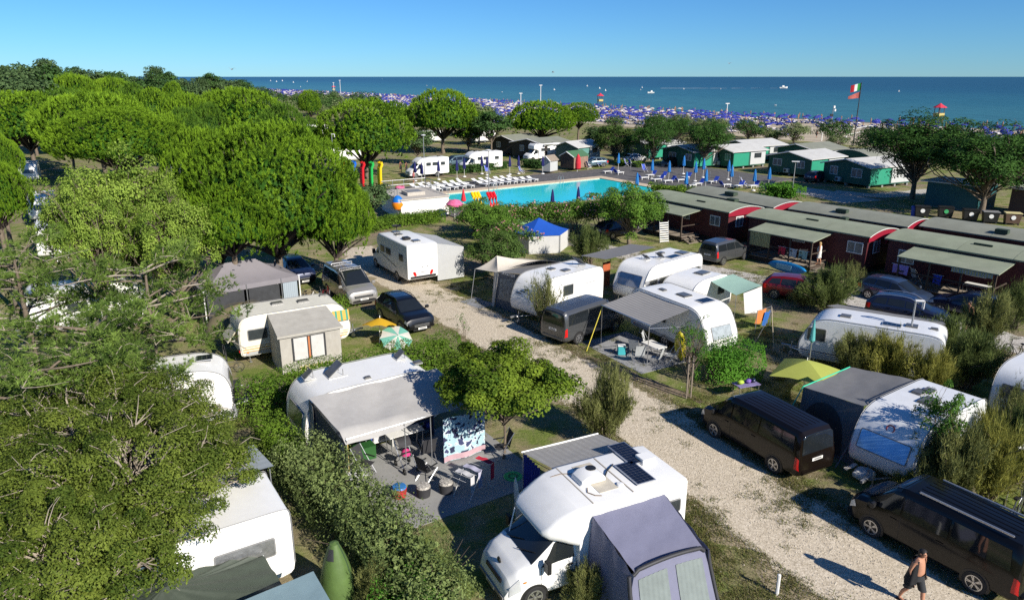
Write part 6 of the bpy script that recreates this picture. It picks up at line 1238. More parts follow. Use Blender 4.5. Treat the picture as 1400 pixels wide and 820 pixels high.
# people and towels: small upright and lying figures, too many to count
pm = MB(); pm.lathe([(.001, 0), (.11, .02), (.10, .5), (.16, .85), (.13, 1.1), (.2, 1.42), (.07, 1.5), (.10, 1.6), (.09, 1.72), (.001, 1.76)], n=6); o = pm.build('tmp', sandw); pme2 = o.data; bpy.data.objects.remove(o)
tm = MB(); tm.box((0, 0, .36), (1.8, .6, .03)); tm.box((-.1, 0, .45), (1.2, .35, .16)); o = tm.build('tmp', sandw); tme = o.data; bpy.data.objects.remove(o)
skin_far = mat('sunbathers_skin', (.30, .16, .10), .7, var=.4, scale=.3); 
P_ = [(x + rg.uniform(-2, 2), y + rg.uniform(-2, 2), rg.uniform(0, 6), rg.uniform(.85, 1.05)) for _, x, y, u in spots if rg.random() < .6]
merge(pme2, P_ + [(*AB(rg.uniform(206, 226), rg.uniform(-20, 700)), rg.uniform(0, 6), 1) for _ in range(350)], 'beach_crowd', 'crowd of bathers standing and walking along the water', 'crowd', skin_far)
merge(tme, [(x + rg.uniform(-1.5, 1.5), y + rg.uniform(-1.5, 1.5), R(33) + rg.uniform(-.3, .3), 1) for _, x, y, u in spots for q in range(4) if rg.random() < .8], 'beach_towels', 'pale towels and cushions spread on the beach sunbeds', 'towels', mat('pale_towels', (.50, .48, .48), .9, var=.35, scale=.15))
# flag pole with two flags
fx, fy = G(1166, 200); fh = Gz(113, fy); fpole = thing('flagpole', 'dark flagpole flying an Italian tricolour above a red banner', 'flagpole', (fx, fy)); mb = MB(); mb.tube([(0, 0, 0), (0, 0, fh)], [.14, .07], 8); mb.build('pole', mat('dark_pole', (.03, .03, .035), .5), fpole)
fw, fhh = 2.0, 1.35
for k, (nm, col) in enumerate((('green', (.02, .30, .05)), ('white', (.65, .65, .65)), ('red', (.55, .02, .03)))):
    mb = MB(); mb.grid(lambda u, v, k=k: (-(k + u) * fw / 3, .12 * math.sin((k + u) * 2.2), fh - .1 - fhh * v - .16 * (k + u)), 5, 5); mb.build('flag_band', mat('flag_' + nm, col, .8, trans=.3), fpole)
mb = MB(); mb.grid(lambda u, v: (-fw * 1.15 * u, .14 * math.sin(u * 6), fh - 1.75 - fhh * .9 * (v - .5) * (1 - .55 * u) - .62 - .55 * u), 8, 5); mb.build('red_banner', mat('banner_red', (.48, .12, .10), .8, var=.35, scale=3, trans=.3), fpole)
# lifeguard towers
def guard_tower(label, p, s=1.):
    r = thing('lifeguard_tower', label, 'lifeguard tower', p, R(20)); tw_ = mat('tower_timber', (.08, .06, .05), .7)
    for x in (-.8, .8):
        for y in (-.8, .8): mb = MB(); mb.tube([(x * 1.15, y * 1.15, 0), (x, y, 5.6)], .09, 6); mb.build('leg', tw_, r)
    mb = MB(); mb.box((0, 0, 3.2), (2.0, 2.0, .12)); mb.build('platform', tw_, r)
    for k in range(4): a = R(90 * k); mb = MB(); mb.box((0.95 * math.cos(a), .95 * math.sin(a), 3.7), (.06 if k % 2 == 0 else 1.9, 1.9 if k % 2 == 0 else .06, .8)); mb.build('rail_panel', mat('tower_yellow', (.45, .36, .12), .7), r)
    mb = MB(); mb.lathe([(.001, 6.7), (.7, 6.2), (1.7, 5.6), (1.7, 5.5)], n=8); mb.build('roof', mat('tower_red_roof', (.55, .03, .06), .7), r); mb = MB()
    for z in np.arange(.4, 3.2, .4): mb.box((1.3 - z * .1, 0, z), (.05, .7, .05))
    mb.build('ladder', tw_, r); r.scale = (s,) * 3
guard_tower('red-roofed lifeguard tower above the blue umbrellas by the dark pines', AB(205, -9.5), .85)
g0 = G(1322, 190); 
guard_tower('red lifeguard tower far along the beach behind the pine with the visible trunk', AB(208, 250)); guard_tower('distant red lifeguard tower at the left end of the umbrella rows', AB(208, 585))
guard_tower('red lifeguard tower whose roof shows above the twin umbrella pines', AB(206, 105))
sp_ = thing('speaker_mast', 'slim beach mast with white lamps and a dark box', 'mast', G(1134, 190)); mb = MB(); mb.tube([(0, 0, 0), (0, 0, 7.0)], .08, 6); mb.build('pole', steel, sp_); mb = MB(); mb.box((-.2, 0, 5.2), (.6, .4, .6)); mb.build('loudspeaker', black, sp_); mb = MB(); mb.box((.2, 0, 7.0), (.35, .3, .5)); mb.box((.45, 0, 6.3), (.3, .3, .5)); mb.build('floodlight', lw, sp_)
for i, (u, v, h) in enumerate(((466, 132, 11), (457, 130, 9), (739, 150, 10), (712, 152, 7), (993, 163, 5))):
    m_ = thing('beach_mast', 'thin white mast standing in the umbrella rows', 'mast', G(u, v), group='beach masts'); mb = MB(); mb.tube([(0, 0, 0), (0, 0, h)], .13, 5); mb.build('pole', lw, m_); mb = MB(); mb.box((0, 0, h), (1.3, .2, .25)); mb.build('lamp_bar', lw, m_)
# white goal frames of the beach pitch
gf = thing('goal_frame', 'white volleyball frame with two rails on the open sand', 'goal frame'); pts = [G(1123, 193), G(1156, 194), G(1190, 187)]
for i, p in enumerate(pts):
    mb = MB(); mb.tube([(p[0], p[1], 0), (p[0], p[1], 2.6)], .10, 6); mb.build('post', lw, gf)
for a, b in zip(pts, pts[1:]):
    for z in (1.5, 2.55): mb = MB(); mb.tube([(*a, z), (*b, z)], .07, 5); mb.build('rail', lw, gf)
bf = thing('beach_fence', 'row of thin stakes along the open sand', 'fence'); 
for k in range(26): a = Vector(G(1062, 188)).lerp(Vector(G(1215, 177)), k / 25); mb = MB(); mb.tube([(a.x, a.y, 0), (a.x, a.y, 2.0)], .035, 4); mb.build('stake', lw, bf)
# boats
def motorboat(label, p, s, wake=False):
    r = thing('motorboat', label, 'boat', (p[0], p[1], -.32), R(200 if not wake else 0)); r.scale = (s,) * 3
    mb = MB(); st = [(-3, .9, .9), (0, 1.1, .95), (2, .8, 1.1), (3.2, .05, 1.3)]; vs = []
    for x, w, h in st: vs += [(x, -w, h), (x, -w * .5, 0), (x, w * .5, 0), (x, w, h)]
    mb.add(vs, [(4 * i + k, 4 * i + k + 1, 4 * i + 5 + k, 4 * i + 4 + k) for i in range(3) for k in range(3)] + [(0, 3, 2, 1), (0, 4, 7, 3), (4, 8, 11, 7), (8, 12, 15, 11)]); mb.build('hull', lw, r)
    mb = MB(); mb.box((-.3, 0, 1.5), (1.8, 1.3, 1.0)); mb.build('cabin', lw, r, bevel=.1); mb = MB(); mb.box((.65, 0, 1.75), (.06, 1.2, .5)); mb.build('windscreen', glass, r)
    if wake:
        w_ = MB(); w_.grid(lambda u, v: (-3 - 150 * u, (v - .5) * (2.5 + 9 * u), .03 + .12 * math.sin(u * 40) * (1 - u)), 30, 4); tag(w_.build('wake', mat('sea_foam', (.6, .65, .67), .8, var=.3, scale=.3), None, (p[0], p[1], -.31)), kind='structure')
motorboat('white speedboat trailing a long foam wake', G(1071, 120.5), 1.6, True); motorboat('white motorboat with a small cabin off the beach', G(890, 127), 1.0)
mb = MB(); 
for i, (u, v) in enumerate(((803, 118), (820, 121), (828, 124), (878, 120), (876, 123), (985, 122), (522, 108), (583, 117), (1229, 125), (370, 111), (378, 112), (386, 111), (401, 113), (420, 112), (411, 119), (686, 126), (1060, 144), (935, 122), (758, 123))):
    p = G(u, v); r = thing('sailing_dinghy', 'tiny white boat dotted on the open sea', 'boat', (p[0], p[1], -.3), R(20 * i), 'tiny boats on the sea'); k = p[1] / 2200 + .15
    mb = MB(); mb.box((0, 0, .3), (3.4 * k, 1.2 * k, .6)); mb.build('hull', lw, r, bevel=.1)
    mb = MB(); mb.add([(.3 * k, 0, .6), (.3 * k, 0, 3.6 * k), (-1.5 * k, .15, .9)], [(0, 1, 2)]); mb.build('sail', lw, r)
# gulls
for i, (u, v, d) in enumerate(((756, 99, 120), (997, 87, 130), (317, 95, 90))):
    z = Gz(v, d); b = thing('gull', 'small gull gliding in the blue sky', 'bird', (Gx(u, d, z), d, z), R(40 * i), 'gulls in the sky'); mb = MB(); mb.lathe([(.001, -.22), (.06, -.1), (.07, .05), (.04, .2), (.001, .28)], axis='X', n=8); mb.build('body', mat('gull_grey', (.25, .27, .3), .8), b)
    for s_ in (1, -1): mb = MB(); mb.add([(.08, 0, .02), (-.10, 0, .02), (-.05, s_ * .34, .16), (-.18, s_ * .7, .04), (.02, s_ * .36, .17)], [(0, 1, 2, 4), (2, 3, 4)]); mb.build('wing', mat('gull_grey'), b)
# ------------------------------------------------------------------ vegetation
bark = mat('grey_bark', (.16, .13, .10), .95, var=.3, scale=6, bump=.8, bscale=12, spec=.1); barkd = mat('dark_bark', (.075, .06, .05), .95, var=.3, scale=6, bump=.8, bscale=12, spec=.1); twigm = mat('pale_dry_twig', (.30, .26, .21), .9, var=.25, spec=.1)
def unit(v): return v / (np.linalg.norm(v, axis=-1, keepdims=True) + 1e-9)
def leaves_mesh(name, C, N, size, asp, m, rg, fold=.18, rnd=None):
    """one diamond leaf per centre, roughly facing N"""
    n = len(C); N = unit(N); a = unit(np.cross(N, rg.normal(size=(n, 3)))); b = np.cross(N, a)
    s = (size * rg.uniform(.65, 1.25, n))[:, None]; 
    V = np.stack([C - a * s * .5, C + b * s * asp * .5 + N * s * fold * .5, C + a * s * .5, C - b * s * asp * .5 + N * s * fold * .5], 1).reshape(-1, 3)
    F = np.arange(4 * n).reshape(-1, 4); r = rg.random(n) if rnd is None else np.clip(rnd + rg.normal(0, .12, n), 0, 1)
    return np_mesh(name, V, F, m, np.repeat(r, 4))
def tuft_mesh(name, C, D, ln, k, m, rg, w=.018, spread=.55, rnd=None):
    """k needle blades per tuft, fanning about direction D"""
    n = len(C); C = np.repeat(C, k, 0); D = unit(np.repeat(D, k, 0) + rg.normal(0, spread, (n * k, 3))); L = ln * rg.uniform(.6, 1.2, n * k)
    p = unit(np.cross(D, rg.normal(size=(n * k, 3)))) * w
    V = np.stack([C - p, C + p, C + D * L[:, None]], 1).reshape(-1, 3); r = rg.random(n) if rnd is None else np.clip(rnd + rg.normal(0, .12, n), 0, 1)
    return np_mesh(name, V, np.arange(3 * n * k).reshape(-1, 3), m, np.repeat(r, 3 * k))
def limb(mb, a, b, r0, r1, rg, bend=.15, n=5, mi=0):
    a, b = Vector(a), Vector(b); L = (b - a).length; off = Vector((rg.normal(0, bend), rg.normal(0, bend), abs(rg.normal(0, bend)))) * L
    pts = [a.lerp(b, t) + off * math.sin(math.pi * t) for t in np.linspace(0, 1, n)]; mb.tube(pts, [r0 + (r1 - r0) * t for t in np.linspace(0, 1, n)], 5, mi, cap=False); return pts
# ---- stone pine: trunk, forked limbs, a domed crown of upright needle brushes
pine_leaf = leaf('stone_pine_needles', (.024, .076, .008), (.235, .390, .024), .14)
pine_leaf2 = leaf('stone_pine_needles_deep', (.020, .062, .010), (.140, .260, .026), .14)
def brush_mesh(name, C, D, ln, rad, k, m, rg, w, tone):
    """upright needle brushes: k blades round each shoot axis, like the candles of a stone pine"""
    n = len(C); Cr = np.repeat(C, k, 0); Dr = np.repeat(unit(D), k, 0); L = np.repeat(ln * rg.uniform(.7, 1.25, n), k)
    t = rg.random(n * k) ** .8; rv = unit(np.cross(Dr, rg.normal(size=(n * k, 3)))); b = Cr + Dr * (t * L)[:, None]
    d = unit(Dr * rg.uniform(.5, 1.1, (n * k, 1)) + rv * (1.05 - .55 * t)[:, None]); p = unit(np.cross(d, rg.normal(size=(n * k, 3)))) * w
    V = np.stack([b - p, b + p, b + d * (rad * rg.uniform(.75, 1.25, (n * k, 1)))], 1).reshape(-1, 3)
    r = np.clip(np.repeat(tone, k) * .7 + .45 * (t - .35) + rg.normal(0, .07, n * k), 0, 1)      # dark bases and bright tips put shade and sunlight into the needle tone
    return np_mesh(name, V, np.arange(3 * n * k).reshape(-1, 3), m, np.repeat(r, 3))
def stone_pine_meshes(seed, nb, k, flat=.52, ln=.085, rad=.045, w=.006, m=None, nlob=60):
    """unit crown: radius 1, base plane z=0, dome of lobes carrying upright shoots"""
    rg = np.random.default_rng(seed); mb = MB(); sq = np.array([1, 1, 1.])
    lob = unit(np.c_[rg.normal(size=(nlob, 2)), np.abs(rg.normal(size=nlob)) * 1.1 - .15]); la = rg.uniform(.03, .17, nlob)
    i = np.arange(nb); zz = 1 - 1.38 * (i + .5) / nb + rg.normal(0, .015, nb); zz = np.clip(zz, -.42, 1); ph = i * 2.39996 + rg.normal(0, .08, nb); q = np.where(zz > 0, np.sqrt(np.maximum(0, 1 - zz ** 2)), 1 + .35 * zz); d = np.c_[q * np.cos(ph), q * np.sin(ph), zz]
    dots = d @ lob.T; bump = (la[None] * np.exp(-(1 - dots) * 42)).max(1); near = dots.max(1); which = dots.argmax(1)
    r = .86 + bump + rg.normal(0, .014, nb); c = d * r[:, None]; c[:, 2] = np.where(zz > 0, c[:, 2] * flat * 1.25, c[:, 2] * flat * 1.55) + flat * .75
    out = unit(d * .55 + lob[which] * -.12 + (d - lob[which] * dots.max(1)[:, None]) * 1.5 + np.array([0, 0, .95]) + rg.normal(0, .16, (nb, 3))); keep = (c[:, 2] > .02) & (rg.random(nb) < np.clip(1.35 - 14 * (1 - near), .12, 1))
    tone = rg.random(nlob)[which] * .5 + .3 + rg.normal(0, .1, nb)
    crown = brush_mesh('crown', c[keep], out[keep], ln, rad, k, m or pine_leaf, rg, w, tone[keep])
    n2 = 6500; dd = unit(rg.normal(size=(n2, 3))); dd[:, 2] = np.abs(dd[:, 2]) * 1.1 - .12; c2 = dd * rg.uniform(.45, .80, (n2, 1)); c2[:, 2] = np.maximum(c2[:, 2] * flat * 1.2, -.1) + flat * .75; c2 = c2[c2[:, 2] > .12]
    inner = leaves_mesh('inner', c2, dd[:len(c2)], .10, .6, m or pine_leaf, rg, rnd=np.full(len(c2), .05))  # held near the darkest tone to imitate shade inside the crown
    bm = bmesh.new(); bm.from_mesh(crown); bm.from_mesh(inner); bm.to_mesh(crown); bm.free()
    for e in range(0, nb, max(1, nb // 34)):
        if keep[e]: limb(mb, (0, 0, .02), c[e] * .92, .022, .005, rg, .07, 5)
    o = mb.build('limb', barkd); lm = o.data; bpy.data.objects.remove(o)
    return crown, lm
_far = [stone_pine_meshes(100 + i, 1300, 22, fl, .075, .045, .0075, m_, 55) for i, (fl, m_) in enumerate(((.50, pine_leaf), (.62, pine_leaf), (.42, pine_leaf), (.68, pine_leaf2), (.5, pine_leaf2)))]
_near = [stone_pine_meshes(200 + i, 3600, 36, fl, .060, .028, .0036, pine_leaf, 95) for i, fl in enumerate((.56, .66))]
_flat = [.5, .62, .42, .68, .5]; _flatn = [.56, .66]
def stone_pine(label, u, vtop, wpx, Y, var=0, near=False, group=None, vbot=None, squash=1.):
    z = Gz(vtop, Y); zc = Y * _c + (CAM_H - z * .8) * _s; r = wpx / FPX * zc / 2; x = Gx(u, Y, z * .85); fl = (_flatn if near else _flat)[var]
    root = thing('stone_pine', label, 'tree', (x, Y), random.uniform(0, 6.28), group); cr, lm = (_near if near else _far)[var]
    zs = r * squash; z0 = z - (fl * 1.25 + fl * .75 + .06) * zs; z0 = max(z0, 1.0)
    if group: z0 = min(z0, z * .28)
    if vbot: z0 = max(.8, Gz(vbot, Y - r * .75))
    for nm, me in (('crown', cr), ('limb', lm)): o = link(nm, me, root, (0, 0, z0)); o.scale = (r, r, (z - z0) / (fl * 2.0 + .06))
    mb = MB(); mb.tube([(0, 0, 0), (.1, .05, z0 * .5), (0, 0, z0 + .15)], [.04 * r + .10, .035 * r + .08, .03 * r + .06], 8); mb.build('trunk', bark, root, smooth=60); return root
# crown centre u, top v, width in px, distance
stone_pine('huge round-headed stone pine over the silver people carrier, bright brush-like crown', 366, 160, 250, 45, 1, True, vbot=378)
stone_pine('huge stone pine joined to the one above the people carrier, on its leafy-tree side', 285, 168, 150, 47, 1, True, vbot=372)
stone_pine('stone pine crown in front of the twin giants, low over the dark pavilion', 312, 250, 150, 41, 0, True, vbot=366)
stone_pine('low spreading stone pine crown shading the silver people carrier roof', 452, 232, 112, 46.5, 0, True, vbot=366)
stone_pine('full round stone pine behind the coloured slide arches', 497, 133, 140, 100, 1, vbot=236)
stone_pine('stone pine with a bare visible trunk and high crown behind the pool', 604, 121, 106, 134, 0, vbot=196)
P4G = 'twin umbrella pines by the dark timber cabins'
stone_pine('umbrella pine, the broader of a pair over the dark timber cabins', 740, 137, 98, 140, 0); stone_pine('umbrella pine, the smaller of a pair over the dark timber cabins', 792, 139, 56, 150, 1)
stone_pine('broad dome-shaped stone pine directly behind the yellow-green leafy tree', 158, 143, 184, 62, 0, True, vbot=245)
FG = 'rounded stone pines of the wood'; lbw = 'rounded stone pine crown in the dense wood'
for (u, v, w, Y, k) in ((10, 133, 120, 112, 0), (128, 122, 165, 92, 2), (30, 122, 130, 105, 1), (250, 146, 68, 82, 3), (335, 117, 122, 95, 1), (385, 140, 80, 88, 3), (205, 118, 60, 120, 1), (255, 126, 70, 110, 0), (300, 120, 70, 120, 2), (422, 122, 32, 190, 1), (75, 118, 90, 130, 4), (420, 160, 60, 105, 4), (540, 138, 46, 170, 4), (580, 150, 40, 160, 4), (655, 152, 40, 150, 4), (-28, 150, 70, 60, 3), (180, 112, 50, 150, 3), (235, 110, 34, 170, 1), (100, 98, 70, 160, 2), (150, 103, 66, 170, 2), (92, 160, 60, 102, 1), (232, 152, 50, 75, 1), (285, 140, 60, 90, 3)):
    stone_pine(lbw, u, v, w, Y, k, group=FG)
stone_pine('stone pine at the wood edge behind the two white caravans', -8, 178, 70, 47, 1, True, vbot=260); stone_pine('bright stone pine crown leaning over the two white caravans', -14, 214, 100, 40, 1, True, vbot=325)
# ---- far mixed wood behind the pines: each tree its own, sharing meshes
olive_leaf = leaf('olive_leaves', (0.040, 0.074, 0.027), (0.115, 0.184, 0.071), .25)
dull_leaf = leaf('dull_green_leaves', (0.029, 0.071, 0.020), (0.085, 0.162, 0.043), .25)
def broad_meshes(seed, nclump, per, size, m, asp=.6, flat=.8, cl=.30, twig=0, rndw=True, shell=.55, fold=.18, rag=1.16):
    """unit crown radius 1 centred at z=flat; leaves in clumps carried by limbs"""
    rg = np.random.default_rng(seed); C = []; N = []; T = []; mb = MB(); base = Vector((0, 0, -.15))
    for i in range(nclump):
        d = unit(rg.normal(size=3)); d[2] = abs(d[2]) * .9 - .25 if rg.random() < .8 else d[2]; d = unit(d); c = d * rg.uniform(shell, 1.0 if i % 4 else rag) * np.array([1, 1, flat]); c[2] += flat
        r = cl * rg.uniform(.6, 1.25); dd = unit(rg.normal(size=(per, 3))); dd[:, 2] = np.where(dd[:, 2] < -.4, -dd[:, 2], dd[:, 2]); pos = c + dd * (r * rg.uniform(.35, 1, (per, 1)) ** .6) * np.array([1, 1, .75])
        C.append(pos); N.append(unit(dd * .7 + d * .4 + np.array([0, 0, .55]) + rg.normal(0, .55, (per, 3)))); T.append(np.full(per, rg.random() * .7 + .15))
        pts = limb(mb, base.lerp(Vector((0, 0, flat * .7)), rg.random()), c, .016, .004, rg, .12, 5)
        for _ in range(twig):
            e = Vector(c + unit(rg.normal(size=3)) * r * .95); limb(mb, pts[3], e, .006, .002, rg, .15, 4)
    crown = leaves_mesh('crown', np.concatenate(C), np.concatenate(N), size, asp, m, rg, fold, np.concatenate(T)); o = mb.build('limb', bark); lm = o.data; bpy.data.objects.remove(o); return crown, lm
def broad_tree(name, label, x, y, ztop, r, meshes, flat, cat='tree', group=None, zs=None, trunk=True, tr=None):
    root = thing(name, label, cat, (x, y), random.uniform(0, 6.28), group); cr, lm = meshes; s = zs or r; z0 = ztop - 2 * flat * s; z0 = max(z0, -.1)
    s = (ztop - z0) / (2 * flat)
    for nm, me in (('crown', cr), ('limb', lm)): o = link(nm, me, root, (0, 0, z0)); o.scale = (r, r, s)
    if trunk: mb = MB(); t = tr or (.05 * r + .05); mb.tube([(0, 0, 0), (.05, .03, z0 * .5), (0, 0, z0 + flat * s * .5)], [t, t * .8, t * .5], 7); mb.build('trunk', bark, root, smooth=60)
    return root
_farb = [broad_meshes(300 + i, 70, 60, .12, m_, .7, .75, .32) for i, m_ in enumerate((olive_leaf, dull_leaf, olive_leaf))]
rg = random.Random(31)
for i, (u, v, w, Y, k) in enumerate(((15, 86, 60, 150, 0), (48, 92, 70, 160, 1), (0, 92, 60, 140, 0), (85, 96, 60, 175, 0), (62, 83, 30, 170, 2), (118, 100, 50, 200, 2), (150, 100, 40, 220, 1), (95, 93, 36, 230, 1), (185, 103, 40, 230, 0), (210, 93, 26, 210, 2), (222, 100, 36, 190, 1), (165, 102, 50, 260, 1), (288, 102, 30, 260, 1), (245, 106, 36, 240, 0), (272, 108, 24, 250, 2), (195, 110, 60, 190, 1), (140, 112, 60, 180, 0), (310, 108, 30, 260, 0), (330, 110, 24, 300, 1), (30, 104, 70, 130, 0), (130, 106, 50, 210, 1), (60, 102, 50, 180, 1), (230, 112, 40, 180, 1), (260, 116, 40, 200, 0))):
    z = Gz(v, Y); broad_tree('olive_green_tree', 'dull olive green tree in the far wood at the skyline', Gx(u, Y, z), Y, z, w / FPX * Y / 2, _farb[k], .75, group='far wood trees', zs=w / FPX * Y / 2 * 1.2)
# dune scrub between cabins and sand
_scrub = [broad_meshes(330 + i, 46, 60, .11, m_, .5, .6, .36) for i, m_ in enumerate((leaf('dune_scrub', (0.089, 0.122, 0.043), (0.226, 0.282, 0.123), .2), dull_leaf))]
for i in range(100):
    b = (-42 + i * 4.2 if i < 46 else 151 + (i - 46) * 8) + rg.uniform(-2, 2); x, y = AB(rg.uniform(125, 140) if i < 46 else rg.uniform(70, 108), b); r = rg.uniform(1.8, 3.4) * (1 if b > 35 else .55) * (1 if i < 46 else 1.7)
    u = 700 + 980 * x / (y * _c + 4)
    if -50 < u < 1450: broad_tree('dune_shrub', 'grey green dune shrub bordering the beach sand', x, y, r * (1.5 if b > 35 else .7), r, _scrub[i % 2], .6, 'shrub', 'dune shrubs', trunk=False)
# trees among the cabins
_dk = [broad_meshes(350 + i, 130, 190, .060, leaf('dark_pine_leaf', (0.022, 0.062, 0.014), (0.071, 0.155, 0.031), .2), .4, .8, .27, 1, shell=.35) for i in range(2)]
_rd = broad_meshes(360, 110, 180, .060, leaf('round_tree_leaf', (0.035, 0.077, 0.017), (0.115, 0.184, 0.043), .25), .6, .72, .26, 1, shell=.6)
def at_tree(name, label, u, vtop, w, vbase, meshes, flat, cat='tree', z_scale=None, group=None, vbot=None):
    X, Y = G(u, vbase); z = Gz(vtop, Y)
    if vbot: z_scale = (z - Gz(vbot, Y)) / (2 * flat)
    r = w / FPX * (Y * _c + (CAM_H - z * .7) * _s) / 2; return broad_tree(name, label, Gx(u, Y, z * .6), Y, z, r, meshes, flat, cat, group, z_scale)
at_tree('round_tree', 'dense round dark tree on a short stem behind the pool deck', 842, 172, 58, 222, _rd, .72, vbot=214)
at_tree('small_pine', 'small dark pine before the cabin with paired windows', 895, 160, 56, 228, _dk[0], .8, vbot=218); at_tree('small_pine', 'small pale-trunked pine beside the cabin with the sunlit-coloured side', 965, 163, 66, 232, _dk[1], .8, vbot=216); at_tree('small_pine', 'small dark pine rising behind the small pines near the dunes', 925, 160, 40, 215, _dk[1], .8)
at_tree('spreading_pine', 'tall spreading pine with a leaning trunk in front of a green cabin', 1258, 158, 138, 272, _dk[0], .8, vbot=246)
at_tree('spreading_pine', 'dark many-stemmed pine over the teal and brown huts', 1355, 172, 160, 292, _dk[1], .8, vbot=268); at_tree('spreading_pine', 'dark pine at the end of the hut row beyond the brown hut', 1405, 182, 100, 285, _dk[0], .8, vbot=262)
at_tree('dune_tree', 'olive grey bush between the twin umbrella pines and the round tree', 822, 172, 44, 205, _farb[0], .75); at_tree('dune_tree', 'dark bushy tree behind the white motorhomes, beside the bare-trunk pine', 672, 155, 50, 212, _farb[1], .75); at_tree('dune_tree', 'grey green willow-like tree behind the first motorhome', 570, 176, 46, 225, _farb[0], .75); at_tree('dune_tree', 'dark tree in the gap behind the plank shed', 640, 170, 40, 208, _farb[1], .75)
# ---- hedges and shrubs in real leaves
def hedge(name, label, path, wd, h, m, dens=330, size=.075, seed=1, asp=.55, top_jit=.12, cat='hedge', tones=None, lump=.10, flowers=None, base=.05):
    rg = np.random.default_rng(seed); path = np.array(path, float); seg = np.linalg.norm(np.diff(path, axis=0), axis=1); tot = seg.sum(); cum = np.r_[0, np.cumsum(seg)]
    area = tot * (wd + 2 * h) + 2 * wd * h; n = int(area * dens); s = rg.uniform(-wd * .4, tot + wd * .4, n); sc_ = np.clip(s, 0, tot - 1e-6); k = np.clip(np.searchsorted(cum, sc_, side='right') - 1, 0, len(seg) - 1); t = (s - cum[k]) / seg[k]
    c0 = path[k] + (path[k + 1] - path[k]) * t[:, None]; d = (path[k + 1] - path[k]) / seg[k][:, None]; nn = np.c_[-d[:, 1], d[:, 0]]
    # cross-section: rounded rectangle perimeter
    q = rg.random(n) * (wd + 2 * h); side = np.where(q < h, -1., np.where(q > h + wd, 1., 0.)); y = np.where(side == 0, q - h - wd / 2, side * wd / 2); z = np.where(q < h, q, np.where(q > h + wd, wd + 2 * h - q, h))
    f = 3 * np.sin(c0[:, 0] * 2.1 + z * 2.7 + seed) + 2 * np.sin(c0[:, 1] * 3.3 - y * 4 + seed * 2) + 2 * np.sin(c0[:, 0] * 5.1 + c0[:, 1] * 4.7 + z * 5 + y * 6); lumpf = lump * f / 4
    depth = rg.exponential(.10, n) - lumpf; rnd_c = np.maximum(0, (z - h * .72) / (h * .28)) ** 2 * .12 * wd
    y2 = y - np.sign(y) * np.where(side != 0, np.clip(depth, -.25, .35) + rnd_c, 0); z2 = np.where(side == 0, z - np.clip(depth, -.3, .35) + rg.normal(0, top_jit * .5, n) - (np.abs(y) / (wd / 2)) ** 4 * .10, z)
    endf = np.maximum(0, np.maximum(-s, s - tot)) / (wd * .4); y2 = y2 * np.sqrt(np.maximum(.05, 1 - endf ** 2)); z2 = z2 * (1 - .12 * endf ** 2)
    P = np.c_[c0 + nn * y2[:, None], np.maximum(base, z2)]; N = np.c_[nn * np.where(side == 0, 0, side)[:, None], np.where(side == 0, 1., .35)] + rg.normal(0, .55, (n, 3))
    tone = .5 + .3 * np.sin(c0[:, 0] * 1.3 + z * 1.9 + seed) * np.sin(c0[:, 1] * 1.7)
    root = thing(name, label, cat, (path[0][0], path[0][1], 0)); P[:, 0] -= path[0][0]; P[:, 1] -= path[0][1]
    link('foliage', leaves_mesh('foliage', P, N, size, asp, m, rg, .22, tone), root)
    mb = MB()
    for i in range(int(tot / .28) + 1):
        ss = min(i * .28, tot - .01); kk = min(np.searchsorted(cum, ss, side='right') - 1, len(seg) - 1); p = path[kk] + (path[kk + 1] - path[kk]) * ((ss - cum[kk]) / seg[kk]) - path[0]
        for _ in range(5): e = (p[0] + rg.normal(0, wd * .25), p[1] + rg.normal(0, wd * .25), h * rg.uniform(.55, .92)); mb.tube([(p[0] + rg.normal(0, .1), p[1] + rg.normal(0, .1), 0), ((p[0] + e[0]) / 2 + rg.normal(0, .06), (p[1] + e[1]) / 2, e[2] * .5), e], [.022, .016, .006], 4)
    mb.build('stem', barkd, root)
    # leaf mass inside, so that a hedge is not hollow
    ni = int(tot * wd * h * 130); s = rg.uniform(0, tot - 1e-6, ni); k = np.clip(np.searchsorted(cum, s, side='right') - 1, 0, len(seg) - 1); c0 = path[k] + (path[k + 1] - path[k]) * ((s - cum[k]) / seg[k])[:, None] - path[0]; nn = np.c_[-(path[k + 1] - path[k])[:, 1], (path[k + 1] - path[k])[:, 0]] / seg[k][:, None]
    P = np.c_[c0 + nn * rg.uniform(-.36, .36, (ni, 1)) * wd, rg.uniform(.15, .88, ni) * h]; link('inner_foliage', leaves_mesh('inner_foliage', P, rg.normal(size=(ni, 3)), size * 2.4, .8, m, rg), root)
    return root, path[0]
hl = leaf('privet_leaves', (0.046, 0.107, 0.012), (0.181, 0.291, 0.035), .3); el = leaf('silvery_hedge_leaves', (.080, .118, .034), (.265, .335, .120), .25); br = leaf('bright_hedge_leaves', (0.045, 0.141, 0.017), (0.130, 0.317, 0.037), .3)
hedge('hedge', 'clipped green hedge behind the caravan with open skylights', [(-10.6, 26.6), (-8.6, 28.2), (-5.7, 30.1), (-3.0, 31.9)], 1.4, 1.9, hl, seed=2, dens=300)
hedge('hedge', 'green hedge corner between the drawbar and the large grey awning', [(-9.3, 24.4), (-8.5, 23.3), (-7.6, 22.1)], 1.2, 1.5, hl, seed=3, dens=320)
hedge('hedge', 'tall wild silvery green hedge along the paved awning floor', [(-7.2, 21.6), (-5.8, 20.2), (-4.3, 18.4), (-3.0, 16.6), (-1.9, 15.0)], 2.1, 1.75, el, dens=330, seed=4, size=.085, asp=.45, top_jit=.34, lump=.24)
